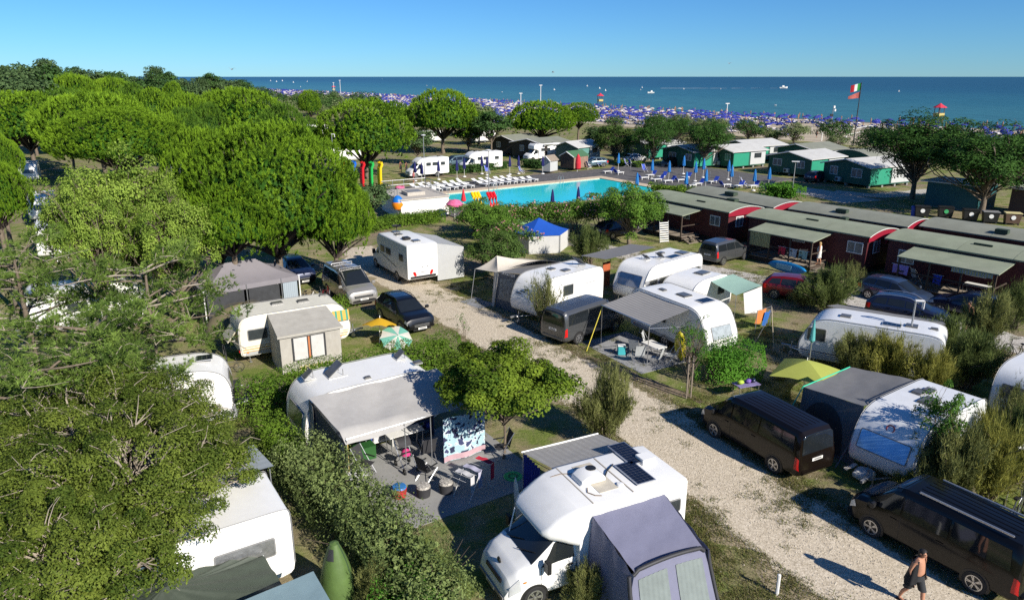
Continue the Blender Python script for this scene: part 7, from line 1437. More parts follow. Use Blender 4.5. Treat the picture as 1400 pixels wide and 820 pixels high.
hedge('hedge', 'bright green low foliage at the foot of the silvery hedge', [(-2.9, 15.2), (-1.6, 14.0), (-.9, 12.8)], 1.5, 1.15, br, dens=420, seed=5, size=.08, top_jit=.25, lump=.2)
hedge('hedge', 'green hedge beside the grey sheet roof and white caravan', [(-12.8, 23.6), (-10.9, 21.6), (-9.6, 20.6)], 1.6, 1.6, hl, seed=6, dens=300)
hedge('square_hedge', 'square-cut dark green hedge block beside the lilac folding table', [(9.3, 30.3), (10.9, 31.2)], 1.9, 1.75, br, dens=420, seed=7, size=.085, top_jit=.22)
hedge('low_hedge', 'low hedge with dry tops in front of the pavilion and bicycles', [(-14.0, 38.9), (-11.3, 40.6), (-9.7, 42.2)], .8, .75, hl, seed=8, dens=300)
hedge('low_hedge', 'low clipped hedge below the white pump house', [G(500, 318), G(545, 309), G(600, 303)], 1.6, 1.1, hl, seed=9, dens=140, size=.13)
hedge('low_hedge', 'low hedge between the pool deck and the first motorhome', [G(600, 238), G(642, 236), G(690, 230)], 1.6, 1.1, dull_leaf, seed=10, dens=70, size=.2)
hedge('low_hedge', 'clipped dark hedge below the bulging-cab motorhome', [G(718, 229), G(740, 231)], 1.6, 1.3, dull_leaf, seed=11, dens=70, size=.2)
hedge('shrub_row', 'rounded green shrub with a lamp post at the deck corner', [G(1052, 268), G(1072, 270), G(1086, 271)], 3.0, 1.5, br, seed=12, dens=60, size=.2, cat='shrub', lump=.3)
hedge('shrub_row', 'green shrubs between the pool deck and the red cabins', [G(895, 268), G(925, 272), G(945, 276)], 2.0, 1.4, hl, seed=13, dens=60, size=.2, cat='shrub', lump=.3)
hedge('low_hedge', 'low green hedge behind the azure parasol by the white car', [G(845, 226), G(875, 230)], 1.4, .9, hl, seed=14, dens=70, size=.2)
# oleanders along the pool
ole = leaf('oleander_leaves', (0.042, 0.102, 0.016), (0.160, 0.281, 0.045), .3)
fl_p = leaf('pink_blossom', (0.420, 0.105, 0.150), (0.600, 0.441, 0.420), .3, .7)
def oleander(label, u, v, w, h, seed, group=None):
    X, Y = G(u, v); rg = np.random.default_rng(seed); root = thing('oleander_bush', label, 'shrub', (X, Y), 0, group); n = int(4800 * w * h / 9); nc = 22; cc = rg.normal(0, .36, (nc, 3)) * (w, w * .55, h * .25) + (0, 0, h * .6)
    d = unit(rg.normal(size=(n, 3))); d[:, 2] = np.abs(d[:, 2]) * .9 - .1; P = cc[rg.integers(0, nc, n)] + d * rg.uniform(.4, 1, (n, 1)) * np.array([w * .28, w * .24, h * .36]); P[:, 2] = np.clip(P[:, 2], .15, h)
    link('foliage', leaves_mesh('foliage', P, unit(d + rg.normal(0, .6, (n, 3))), .24, .3, ole, rg), root)
    f = 150; i = rg.integers(0, n, f); Q = P[i] + d[i] * .12; Q = Q[Q[:, 2] > h * .35]; link('blossom', leaves_mesh('blossom', np.repeat(Q, 3, 0) + rg.normal(0, .05, (len(Q) * 3, 3)), rg.normal(size=(len(Q) * 3, 3)) + (0, -1, 1), .13, 1., fl_p, rg), root)
    mb = MB()
    for _ in range(16): e = cc[rg.integers(0, nc)]; mb.tube([(rg.normal(0, .3), rg.normal(0, .2), 0), (e[0] * .6, e[1] * .6, e[2] * .6), tuple(e)], [.04, .03, .012], 4)
    mb.build('stem', bark, root)
OG = 'oleanders along the pool'
for i, (u, v, w, h) in enumerate(((668, 330, 3.6, 3.0), (705, 322, 3.6, 3.0), (745, 318, 3.8, 2.8), (785, 322, 3.8, 3.2), (820, 318, 3.6, 3.3), (690, 345, 3.2, 2.4), (650, 318, 3.0, 2.6))): oleander('flowering oleander bush along the near pool edge, dotted with pale pink blossom', u, v, w, h, 60 + i, OG)
# round leafy tree in front of the oleanders
_md = broad_meshes(365, 110, 200, .055, leaf('fresh_leaves', (0.055, 0.125, 0.017), (0.165, 0.295, 0.043), .3), .6, .7, .25, 1, shell=.5)
at_tree('leafy_tree', 'leafy green tree with a thin stem beside the red cabin porch', 862, 262, 88, 334, _md, .62, vbot=322)
at_tree('shrub', 'rounded green bush right of the white lean-to awning', 660, 287, 66, 362, _md, .5, 'shrub'); at_tree('shrub', 'dark hedge-like bush behind the beige awning', 678, 342, 74, 380, _rd, .4, 'shrub')
at_tree('shrub', 'grey leafed bush below the pine with the slide arches', 505, 250, 54, 312, _farb[0], .75, 'shrub')
# ---- linden-like tree over the awning patio
lt = broad_meshes(400, 95, 640, .043, leaf('maple_leaves', (.050, .100, .012), (.215, .300, .032), .3), .85, .62, .25, 3, shell=.4, rag=1.32)
broad_tree('young_maple', 'bushy green maple on a thin stem at the edge of the grey awning patio', -.30, 23.6, 4.35, 2.15, lt, .62, tr=.06)
# ---- the leafy tree left of the big stone pine
pl = broad_meshes(410, 170, 230, .036, leaf('yellow_green_leaves', (0.084, 0.155, 0.020), (0.336, 0.456, 0.080), .35), .7, .70, .20, 3, shell=.5)
broad_tree('leafy_tree', 'tall yellow-green leafy tree in front of the dome-shaped pine', Gx(160, 40, 6), 40, Gz(215, 40), 3.5, pl, .70, tr=.18, zs=5.2)
broad_tree('leafy_tree', 'smaller yellow-green leafy tree above the pale pine boughs', Gx(128, 37, 5), 37, Gz(245, 37), 2.1, pl, .70, tr=.14, zs=4.2); broad_tree('leafy_tree', 'shaded green tree below the twin giant pines', Gx(235, 38.5, 5), 38.5, Gz(262, 38.5), 2.4, pl, .70, tr=.14, zs=4.)
# ---- loose Aleppo pine with bare branches, seen from above
an = leaf('aleppo_needles', (0.055, 0.102, 0.020), (0.206, 0.306, 0.065), .3)
def aleppo(label, x, y, ztop, r, seed, nb=26, h0=1.5, dens=1.0):
    rg = np.random.default_rng(seed); root = thing('aleppo_pine', label, 'tree', (x, y)); mb = MB(); C = []; D = []; T = []
    top = Vector((rg.normal(0, .3), rg.normal(0, .3), ztop - .6)); mb.tube([(0, 0, 0), (.15, -.1, ztop * .4), tuple(top)], [.19, .13, .04], 8); tw = MB()
    for i in range(nb):
        t = rg.uniform(.30, .98); a = i * 2.4 + rg.normal(0, .3); s = Vector((.15 * math.sin(t * 3), -.1, ztop * .95 * t)); L = r * rg.uniform(.6, 1.05) * (1.15 - .5 * t); e = s + Vector((math.cos(a) * L, math.sin(a) * L, rg.uniform(.1, .9) * (1 - .3 * t)))
        pts = limb(tw if rg.random() < .6 else mb, s, e, .05, .014, rg, .10, 6)
        for j in range(int(rg.integers(5, 9))):
            q = pts[int(rg.integers(2, 6))]; e2 = q + Vector((rg.normal(0, .5), rg.normal(0, .5), abs(rg.normal(0.15, .22)))) * (r * .26); p2 = limb(tw, q, e2, .016, .005, rg, .12, 4)
            nt = int(rg.integers(14, 26) * dens); al = rg.uniform(.25, 1.1, (nt, 1)); base = np.array(q) * (1 - al) + np.array(e2) * al + rg.normal(0, .11, (nt, 3)); C.append(base); D.append(unit(np.array(e2 - q)[None] * 1.2 + rg.normal(0, .45, (nt, 3)) + np.array([0, 0, .45]))); T.append(np.full(nt, rg.random()))
    link('crown', tuft_mesh('crown', np.concatenate(C), np.concatenate(D), .21, 10, an, rg, .014, .50, np.concatenate(T)), root); mb.build('trunk', bark, root, smooth=60); tw.build('branch', twigm, root)
aleppo('loose pine with bare pale branches spread over the half-hidden white caravan', -15.9, 29.6, 6.2, 4.6, 1, 30); aleppo('ragged pine with grey bare boughs leaning over the caravan with the dark skylight', -14.9, 23.9, 5.4, 3.6, 2, 28)
aleppo('loose pine with dead grey branches at the edge of the wood', -20.8, 29.0, 7.0, 4.4, 3, 26); aleppo('sprawling pine with exposed pale twigs above the broad leafy tree', -14.8, 20.8, 5.2, 3.8, 4, 26)
# grey dry bush by the pavilion
_gr = broad_meshes(420, 60, 110, .05, leaf('grey_green_spray', (0.071, 0.104, 0.047), (0.166, 0.221, 0.105), .2), .25, .8, .28, 3, shell=.4)
at_tree('grey_bush', 'grey green straggly bush on bare stems beside the pavilion', 240, 345, 62, 440, _gr, .8, 'shrub')
# ---- big broadleaf tree at lower left, seen from above
bl_ = leaf('oak_leaves', (.044, .080, .012), (.185, .235, .040), .3)
def big_broadleaf(label, x, y, ztop, r, seed, nclump, per, size):
    me = broad_meshes(seed, nclump, per, size / r, bl_, .5, .55, .15, 2, shell=.5); root = thing('broadleaf_tree', label, 'tree', (x, y)); s = r; z0 = ztop - 1.1 * s
    o = link('crown', me[0], root, (0, 0, z0)); o.scale = (r, r, s); me[1].materials[0] = twigm; o = link('branch', me[1], root, (0, 0, z0)); o.scale = (r, r, s)
    mb = MB(); mb.tube([(0, 0, 0), (.2, .1, z0 * .6), (0, 0, z0 + .9)], [.28, .22, .14], 8); mb.build('trunk', bark, root, smooth=60)
big_broadleaf('broad leafy tree with pale twigs spreading over the plain white caravan', -10.3, 16.9, 4.9, 3.0, 430, 300, 430, .078); big_broadleaf('broad leafy tree with brownish tips beside the pale bare soil', -12.6, 19.6, 4.9, 3.3, 431, 270, 400, .078); big_broadleaf('leafy tree over the bare soil corner below the ragged pines', -9.7, 13.5, 4.5, 2.4, 432, 210, 380, .078); big_broadleaf('broad leafy tree merging into the ragged pines at the wood edge', -15.4, 24.0, 3.6, 2.6, 433, 130, 360, .08)
# ---- tamarisks: feathery upright sprays
tl = leaf('tamarisk_sprays', (.090, .108, .036), (.270, .285, .100), .3); tg = leaf('tamarisk_sprays_green', (.055, .085, .026), (.185, .230, .070), .3); ty = leaf('tamarisk_sprays_yellow', (.125, .135, .026), (.330, .325, .080), .3)
def tamarisk_meshes(seed, m, ns=46, per=150, w=.006):
    """unit bush: radius ~1, height ~1"""
    rg = np.random.default_rng(seed); mb = MB(); C = []; D = []; T = []
    for i in range(ns):
        a = rg.uniform(0, 6.283); l = rg.uniform(.15, 1.0); e = Vector((math.cos(a) * l, math.sin(a) * l, rg.uniform(.55, 1.0) * (1.05 - .35 * l))); b = Vector((rg.normal(0, .08), rg.normal(0, .08), 0)); pts = limb(mb, b, e, .020, .004, rg, .10, 6)
        t = rg.uniform(.35, 1.05, per); P = np.array([pts[min(4, int(x * 5))].lerp(pts[min(5, int(x * 5) + 1)], x * 5 - min(4, int(x * 5))) for x in t]); P = P + rg.normal(0, .07, (per, 3)); C.append(P); d = np.array((e - b).normalized()); D.append(unit(d + rg.normal(0, .5, (per, 3)) + np.array([0, 0, .3]))); T.append(np.full(per, rg.random()))
    cr = tuft_mesh('spray', np.concatenate(C), np.concatenate(D), .13, 3, m, rg, w, .35, np.concatenate(T)); o = mb.build('stem', bark); lm = o.data; bpy.data.objects.remove(o); return cr, lm
_tm = [tamarisk_meshes(500, tl), tamarisk_meshes(501, tg), tamarisk_meshes(502, ty), tamarisk_meshes(503, tl, 26, 70)]
def tamarisk(label, u, vbase, vtop, wpx, k, group=None):
    X, Y = G(u, vbase); z = Gz(vtop, Y + .3); r = wpx / FPX * (Y * _c + (CAM_H - z * .6) * _s) / 2; root = thing('tamarisk', label, 'shrub', (X, Y), random.uniform(0, 6.28), group); cr, lm = _tm[k]
    for nm, me in (('foliage', cr), ('stem', lm)): o = link(nm, me, root); o.scale = (r, r, z)
tamarisk('feathery tamarisk bush between the maple and the gravel road', 828, 606, 500, 88, 0)
tamarisk('grey green tamarisk behind the caravan with the blue gazebo beyond', 805, 362, 308, 56, 1)
tamarisk('bushy tamarisk standing in front of the dark red car', 1128, 428, 362, 76, 1); tamarisk('bare twiggy tamarisk next to the dark blue hatchback', 1163, 400, 355, 40, 3); tamarisk('small tamarisk beside the orange blanket', 1095, 420, 385, 40, 0)
TG = 'tamarisk thicket along the caravans'
for (u, vb, vt, w, k, lb_) in ((1165, 520, 452, 60, 0, 'tamarisk before the long white caravan, at its window end'), (1210, 528, 450, 80, 2, 'yellowish tamarisk before the long white caravan'), (1285, 500, 430, 90, 1, 'green tamarisk beside the hooked lamp post'), (1340, 478, 395, 70, 0, 'tall tamarisk in front of the striped valance porch'), (1265, 545, 470, 70, 2, 'yellow green tamarisk behind the blue-window caravan'), (1320, 530, 448, 90, 1, 'wide green tamarisk in the thicket by the walking bather'), (1385, 450, 385, 50, 1, 'green tamarisk at the end cabin'), (1345, 690, 560, 110, 2, 'tall yellow-green tamarisk beside the one-pole canopy'), (1290, 690, 575, 110, 0, 'tamarisk right beside the blue-window caravan'), (1390, 660, 545, 90, 1, 'dark green tamarisk behind the one-pole canopy'), (1385, 600, 520, 70, 3, 'sparse tamarisk in front of the end caravan'), (1240, 690, 640, 60, 2, 'low yellowish tamarisk at the foot of the thin leafy tree')):
    tamarisk(lb_, u, vb, vt, w, k)
tamarisk('low tamarisk in front of the violet awning tent', 800, 832, 760, 70, 0); tamarisk('sparse twiggy tamarisk before the caravan with three slots', 745, 450, 372, 56, 3); tamarisk('sparse tamarisk between the wraparound-window caravan and the striped awning', 885, 415, 372, 46, 3)
tamarisk('small grey tamarisk at the end of the silvery hedge', 520, 835, 760, 76, 0)
# slender young trees
sl = broad_meshes(440, 34, 90, .09, leaf('ash_leaves', (0.035, 0.096, 0.014), (0.110, 0.237, 0.037), .3), .5, 1.0, .30, 2, shell=.3)
broad_tree('young_tree', 'slender young tree in front of the blue-window caravan', *G(1272, 668), 4.0, .85, sl, 1.0, zs=1.45, tr=.035)
sl2 = broad_meshes(441, 40, 50, .07, leaf('ash_leaves'), .5, 1.0, .26, 3, shell=.3)
broad_tree('young_tree', 'slender young tree with sparse leaves at the striped awning corner', *G(940, 538), 3.9, .95, sl2, 1.0, zs=1.6, tr=.035)
broad_tree('sapling', 'spindly sapling with few leaves on the road verge', *G(634, 482), 2.2, .5, broad_meshes(442, 12, 12, .13, leaf('ash_leaves'), .5, 1., .3, 3, shell=.3), 1.0, zs=.9, tr=.02)
# stake beside young tree
for (u, v) in ((938, 545), (944, 544)): 
    s_ = thing('tree_stake', 'wooden stake supporting the sparse young tree', 'stake', G(u, v), group='tree stakes'); mb = MB(); mb.tube([(0, 0, 0), (0, 0, 2.0)], .035, 6); mb.build('post', wood_l, s_); mb = MB(); mb.box((0, 0, 1.7), (.1, .1, .06)); mb.build('tie', black, s_)
# ------------------------------------------------------------------ people
skin = mat('tanned_skin', (.42, .205, .125), .6, var=.06, scale=8); hairm = mat('dark_hair', (.012, .010, .010), .7, var=.3, scale=30, bump=.5)
jacket = mat('black_jacket_cloth', (.010, .010, .012), .85, var=.2, bump=.4, bscale=12); shorts = mat('charcoal_shorts', (.022, .024, .028), .85, var=.2, bump=.3, bscale=14); sandal = mat('brown_sandal', (.09, .05, .03), .8)
def skin_mesh(name, verts, edges, radii, m, parent, sub=2, root_i=0):
    me = bpy.data.meshes.new(name); me.from_pydata(verts, edges, []); o = bpy.data.objects.new(name, me); COL.objects.link(o)
    md = o.modifiers.new('skin', 'SKIN'); md.use_smooth_shade = True
    for i, r in enumerate(radii): me.skin_vertices[0].data[i].radius = (r if isinstance(r, tuple) else (r, r))
    for i in range(len(verts)): me.skin_vertices[0].data[i].use_root = (i == root_i)
    ss = o.modifiers.new('sub', 'SUBSURF'); ss.levels = sub; ss.render_levels = sub
    dg = bpy.context.evaluated_depsgraph_get(); m2 = bpy.data.meshes.new_from_object(o.evaluated_get(dg)); bpy.data.objects.remove(o); m2.materials.clear(); m2.materials.append(m)
    m2.polygons.foreach_set('use_smooth', [True] * len(m2.polygons)); return link(name, m2, parent)
def person(label, loc, rz, h=1.75, top=None, bottom=shorts, stride=.28, arms=None, hair=hairm, skinm=skin, female=False):
    """front is +x; one skinned body, five-fingered hands in the same mesh, hair, clothes as children"""
    r = thing('person', label, 'person', loc, rz); k = h / 1.75; st = stride
    J = {}; V = []; E_ = []; Rd = []
    def add(n, p, rad, par=None):
        J[n] = len(V); V.append(tuple(c * k for c in p)); Rd.append(tuple(x * k for x in rad) if isinstance(rad, tuple) else rad * k)
        if par is not None: E_.append((J[par], J[n]))
    add('pelvis', (0, 0, .95), (.145, .12)); add('belly', (.035, 0, 1.08), (.155, .135), 'pelvis'); add('chest', (.02, 0, 1.28), (.165, .12), 'belly'); add('neck0', (.0, 0, 1.44), (.085, .08), 'chest'); add('neck', (.02, 0, 1.51), .055, 'neck0'); add('jaw', (.055, 0, 1.57), (.062, .07), 'neck'); add('head', (.045, 0, 1.645), (.078, .098), 'jaw'); add('crown', (.035, 0, 1.715), (.06, .07), 'head'); add('nose', (.142, 0, 1.615), .016, 'head')
    for s, nm in ((1, 'l'), (-1, 'r')):
        f = st * s
        add('hip' + nm, (0, .095 * s, .90), .10, 'pelvis'); add('thigh' + nm, (f * .25, .10 * s, .70), .085, 'hip' + nm); add('knee' + nm, (f * .52 + .03, .10 * s, .49), .06, 'thigh' + nm); add('calf' + nm, (f * .65 - (.05 if f < 0 else 0), .10 * s, .33), .06, 'knee' + nm); add('ankle' + nm, (f * .85 - (.06 if f < 0 else 0), .10 * s, .09), .038, 'calf' + nm); add('foot' + nm, (f * .85 + .07, .105 * s, .045), (.045, .035), 'ankle' + nm); add('toe' + nm, (f * .85 + .16, .11 * s, .03), (.04, .022), 'foot' + nm)
        add('sho' + nm, (-.01, .185 * s, 1.405), .068, 'neck0')
        el, wr = (arms or {}).get(nm, ((-.04, .25 * s, 1.13), (.06, .27 * s, .90)))
        add('uarm' + nm, tuple((a + b) / 2 for a, b in zip((-.01, .20 * s, 1.405), el)), .052, 'sho' + nm); add('elb' + nm, el, .042, 'uarm' + nm); add('wri' + nm, wr, .029, 'elb' + nm)
        d = Vector(wr) - Vector(el); d.normalize(); pl = Vector(wr) + d * .07; add('palm' + nm, tuple(pl), (.036, .022), 'wri' + nm)
        sd = Vector((1, 0, 0)) - d * d.x; sd.normalize()
        for q in range(4):
            o = (q - 1.5) * .021; ln = (.075, .085, .08, .06)[q]; a = pl + d * .035 + sd * -o; b = a + d * ln * .55; c = b + d * ln * .4 + Vector((0, -s * .015, 0)); n0 = 'f%d' % q + nm; add(n0, tuple(a), .0095, 'palm' + nm); add(n0 + 'b', tuple(b), .009, n0); add(n0 + 'c', tuple(c), .0075, n0 + 'b')
        a = pl - d * .02 + sd * .035; b = a + sd * .025 + d * .03; add('th' + nm, tuple(a), .011, 'palm' + nm); add('th2' + nm, tuple(b), .009, 'th' + nm)
    skin_mesh('body', V, E_, Rd, skinm, r, 1)
    # eyes, mouth and ears as small features of the face
    mb = MB()
    for s in (1, -1): mb.lathe([(.001, .006), (.010, .003), (.011, 0)], (.136 * k, .032 * s * k, 1.648 * k), 'X', 8)
    mb.build('eye', black, r); mb = MB(); mb.box((.132 * k, 0, 1.573 * k), (.012, .045, .010)); mb.build('mouth', mat('lips', (.25, .09, .07), .6), r)
    mb = MB(); [mb.lathe([(.001, -.012), (.026, -.008), (.024, .01), (.001, .012)], (.035 * k, .095 * s * k, 1.635 * k), 'Y', 8) for s in (1, -1)]; mb.build('ear', skinm, r)
    # hair cap with a longer back
    n = 14; vs = []
    mb = MB(); ln = .20 if not female else .32
    def hf(u, v):
        a = 2 * math.pi * u; back = .5 - .5 * math.cos(a); t = v * (1.15 + .75 * back); rr = .092 * math.sin(min(t, 1.6)) + .012; z = 1.655 + .098 * math.cos(min(t, 1.57)) - max(0, t - 1.57) * ln * 1.1
        return ((.035 - rr * 1.08 * math.cos(a)) * k if False else (.028 + rr * 1.12 * -math.cos(a)) * k, rr * math.sin(a) * k, (z + .006 * math.sin(11 * a)) * k)
    def hf2(u, v):
        a = 2 * math.pi * u; front = max(0, math.cos(a)); t = v * (1.9 - 1.0 * front); rr = .100 * math.sin(min(t, 1.57)); z = 1.65 + .105 * math.cos(min(t, 1.57)) - max(0, t - 1.57) * ln * 1.6
        return ((.035 + rr * 1.12 * math.cos(a)) * k, rr * (.95 + .03 * math.sin(13 * a)) * math.sin(a) * k, z * k)
    mb.grid(hf2, 24, 10); mb.build('hair', hair, r, smooth=60)
    # shorts: tube shells round hips and thighs
    mb = MB()
    def ringp(c, rx, ry, n=14): return [(c[0] * k + rx * k * math.cos(2 * math.pi * i / n), c[1] * k + ry * k * math.sin(2 * math.pi * i / n), c[2] * k) for i in range(n)]
    def loft(rings):
        m_ = len(rings[0]); mb.add([p for q in rings for p in q], [(i * m_ + j, i * m_ + (j + 1) % m_, (i + 1) * m_ + (j + 1) % m_, (i + 1) * m_ + j) for i in range(len(rings) - 1) for j in range(m_)])
    loft([ringp((.015, 0, 1.02), .155, .175), ringp((0, 0, .95), .16, .195), ringp((0, 0, .84), .15, .20)])
    for s in (1, -1): f = st * s; loft([ringp((0, .095 * s, .90), .125, .105), ringp((f * .25, .10 * s, .70), .115, .105), ringp((f * .50, .105 * s, .52), .11, .10)])
    mb.build('shorts', bottom, r, smooth=60)
    if top is not None:
        mb = MB(); loft([ringp((.02, 0, .98), .165, .19), ringp((.035, 0, 1.12), .17, .19), ringp((.02, 0, 1.30), .16, .205), ringp((0, 0, 1.42), .12, .19), ringp((0, 0, 1.47), .085, .10)]); mb.build('shirt', top, r, smooth=60)
    for s in (1, -1): f = st * s; x = f * .85 - (.06 if f < 0 else 0); mb = MB(); mb.box(((x + .06) * k, .108 * s * k, .012), (.27 * k, .10 * k, .024)); mb.build('sandal', sandal, r, bevel=.008)
    return r
mx_, my_ = G(1246, 826); man = person('bare-chested man in dark shorts carrying a black jacket over his shoulder', (mx_, my_), R(-62), 1.76, None, arms={'r': ((-.06, -.25, 1.13), (.03, -.24, .88)), 'l': ((-.02, .26, 1.16), (.04, .25, .93))})
mb = MB()
def jk(u, v):   # jacket hung over both shoulders, open at the chest
    a = R(38) + u * (2 * math.pi - R(76)); w = 1 + .05 * math.sin(a * 9) * v; rr = (.15 + .05 * v + .06 * v * v); z = 1.46 - .60 * v - .10 * v * abs(math.sin(a)); 
    return ((-.03 + rr * .85 * math.cos(a)) * w, rr * 1.42 * math.sin(a) * w, z + .02 * math.sin(a * 5) * v)
mb.grid(jk, 28, 10); mb.build('jacket', jacket, man, smooth=70)
mb = MB(); mb.box((.05, -.24, .74), (.14, .06, .07)); ph_ = mb.build('phone_pouch', black, man, bevel=.015)
wx, wy = G(1120, 362); c2_ = (23.58, 54.3); 
bw = person('woman with blonde hair standing at the porch rail of the yellow blind cabin', (22.35, 50.75, .42), R(150), 1.68, mat('white_bikini', (.6, .6, .58), .8), mat('white_bikini'), .1, {'r': ((.12, -.30, 1.25), (.35, -.22, 1.2)), 'l': ((-.02, .26, 1.13), (.1, .2, .93))}, mat('blonde_hair', (.40, .26, .11), .7), skin, True)
person('bare-shouldered bather with a pale bag walking through the tamarisks', G(1319, 452), R(200), 1.75, None, mat('pale_shorts', (.45, .42, .4), .8), .2)
person('tall person in a pink top standing by the first motorhome bumper', G(566, 251), R(200), 1.7, mat('pink_top', (.6, .15, .2), .8), shorts, .05)
for (u, v) in ((450 // 1 + 98, 236), (556, 237)): person('person in black standing in the shade beside the plain white motorhome', G(u, v), R(160), 1.75, jacket, shorts, .05)['group'] = 'people in black'
person('bather walking alone on the open sand near the white frame', G(1116, 189), R(30), 1.75, None, shorts, .25)

# ------------------------------------------------------------------ camping furniture and odds and ends
def parasol(label, p, m, r_=1.5, h=2.2, n=8, tilt=0., rz=0., name='parasol', z0=0., m2=None, lying=False):
    r = thing(name, label, 'parasol', (p[0], p[1], z0), rz); mb = MB(); prof = [(.03, h), (r_ * .5, h - .18), (r_, h - .5)]
    mats_ = [m] if m2 is None else [m, m2]; vs = [(0, 0, h)]; fs = []; mi = []
    for k in range(n):
        a = 2 * math.pi * k / n; b = 2 * math.pi * (k + 1) / n; q = MB(); 
        def fn(u, v, a=a, b=b): ex = (math.cos(a) * (1 - u) + math.cos(b) * u, math.sin(a) * (1 - u) + math.sin(b) * u); sc = 1 - .05 * math.sin(math.pi * u); return (r_ * v * sc * ex[0], r_ * v * sc * ex[1], h - (.42 if n > 4 else .62) * v ** 1.2 * (1 - .18 * math.sin(math.pi * u)))
        q.grid(fn, 3, 5, 0); o = q.build('canopy_panel', mats_[k % len(mats_)], r, smooth=60)
    mb.tube([(0, 0, 0), (0, 0, h + .12)], .02, 6); mb.build('pole', lw, r)
    if tilt: r.rotation_euler = (tilt, 0, rz)
    return r
parasol('lime yellow square garden parasol with a teal folded one behind it', G(1098, 536), mat('lime_canvas', (.42, .47, .10), .8, var=.05, trans=.3), 1.75, 1.55, 4, rz=R(10))
tcl = thing('closed_parasol', 'slim teal folded parasol tip above the lime parasol', 'parasol', G(1103, 520)); mb = MB(); mb.lathe([(.02, 3.0), (.10, 2.4), (.13, 2.0), (.05, 1.9)], n=10); mb.build('folded_canopy', mat('teal_canvas', (.08, .33, .33), .8), tcl); mb = MB(); mb.tube([(0, 0, 0), (0, 0, 3.0)], .02, 6); mb.build('pole', steel, tcl)
y_ = mat('yellow_canvas', (.72, .42, .015), .8, var=.05, trans=.25)
pa = parasol('yellow beach parasol standing low by the black crossover car', G(520, 463), y_, .98, 1.35, 8, rz=0, name='beach_parasol'); pa.rotation_euler = (R(-14), R(8), R(28)); pa.location = (*G(519, 469), 0)
pb2 = parasol('striped green red and white beach parasol lying against the yellow one', G(545, 462), mat('white_stripe_canvas', (.6, .6, .55), .8, trans=.25), .88, 1.8, 10, m2=mat('mint_canvas', (.16, .45, .36), .8, trans=.25), name='beach_parasol'); pb2.rotation_euler = (R(38), R(10), R(20)); pb2.location = (*G(533, 465), -.75)
def chair(label, p, rz, m, frame=None, group=None, z0=0.):
    r = thing('camping_chair', label, 'chair', (p[0], p[1], z0), rz, group); fm = frame or silver; mb = MB(); mb.grid(lambda u, v: (.24 - .48 * u, -.24 + .48 * v, .42 - .03 * math.sin(math.pi * v)), 4, 4); mb.build('seat', m, r); mb = MB(); mb.grid(lambda u, v: (-.24 - .16 * u, -.24 + .48 * v, .44 + .58 * u), 4, 4); mb.build('backrest', m, r)
    for s in (1, -1):
        mb = MB(); mb.tube([(.26, .26 * s, 0), (-.1, .26 * s, .52), (-.42, .26 * s, 1.04)], .014, 5); mb.build('leg', fm, r); mb = MB(); mb.tube([(-.34, .26 * s, 0), (.24, .26 * s, .44)], .014, 5); mb.build('leg', fm, r); mb = MB(); mb.box((0, .27 * s, .62), (.46, .05, .025)); mb.build('armrest', black, r)
    return r
def table(label, p, rz, m, sx=1.1, sy=.7, h=.70, items=(), name='camping_table'):
    r = thing(name, label, 'table', p, rz); mb = MB(); mb.box((0, 0, h), (sx, sy, .035)); mb.build('table_top', m, r, bevel=.008)
    for x in (-1, 1):
        for y in (-1, 1): mb = MB(); mb.tube([(x * (sx / 2 - .1), y * (sy / 2 - .07), 0), (x * (sx / 2 - .04), y * (sy / 2 - .07), h)], .014, 5); mb.build('leg', silver, r)
    return r
paleg = mat('pale_grey_sling', (.40, .42, .43), .8, var=.1); blks = mat('black_sling', (.03, .03, .035), .8, var=.2); tealc = mat('teal_plastic', (.05, .38, .42), .5)
def A11(x, y): return (L11[0] + x * math.cos(R11) - y * math.sin(R11), L11[1] + x * math.sin(R11) + y * math.cos(R11))
def A2(x, y): return (L2[0] + x * math.cos(R2) - y * math.sin(R2), L2[1] + x * math.sin(R2) + y * math.cos(R2))
table('white folding table under the pinstriped awning', A11(.8, -2.6), R11, lw, 1.2, .7)
for i, (x, y, a) in enumerate(((.2, -3.3, 60), (.9, -3.7, 95), (1.6, -3.2, 150), (1.7, -2.3, 190), (.0, -2.2, -20))): chair('pale grey folding chair around the white table', A11(x, y), R(a), paleg, group='chairs under the pinstriped awning')
tb = thing('cool_box', 'small teal box on a chair under the pinstriped awning', 'box', (*A11(-.35, -3.75), 0)); mb = MB(); mb.box((0, 0, .25), (.4, .3, .46)); mb.build('body', tealc, tb, bevel=.03); mb = MB(); mb.box((0, 0, .51), (.42, .32, .06)); mb.build('lid', lw, tb, bevel=.02)
ky = thing('kayak', 'yellow inflatable kayak leaning upright at the young tree', 'kayak', G(931, 494), R(-40)); mb = MB(); mb.grid(lambda u, v: (.32 * math.sin(math.pi * v) ** .6 * math.cos(2 * math.pi * u), .17 * math.sin(math.pi * v) ** .6 * math.sin(2 * math.pi * u) - .35 * v, 1.7 * v + .02), 16, 12); mb.build('hull', mat('yellow_vinyl', (.66, .58, .02), .4, var=.12, scale=4), ky, smooth=60); mb = MB(); mb.grid(lambda u, v: (.16 * math.sin(math.pi * v) ** .6 * (2 * u - 1), -.17 * math.sin(math.pi * v) ** .5 - .35 * (.15 + .7 * v) - .012, 1.7 * (.15 + .7 * v)), 6, 8); mb.build('cockpit', mat('dark_yellow_vinyl', (.42, .33, .02), .5), ky)
lt_ = table('lilac topped folding table with odds and ends beside the square hedge', G(1018, 545), R(20), mat('lilac_cloth', (.20, .17, .34), .8, var=.4, scale=9), 1.1, .6, .72)
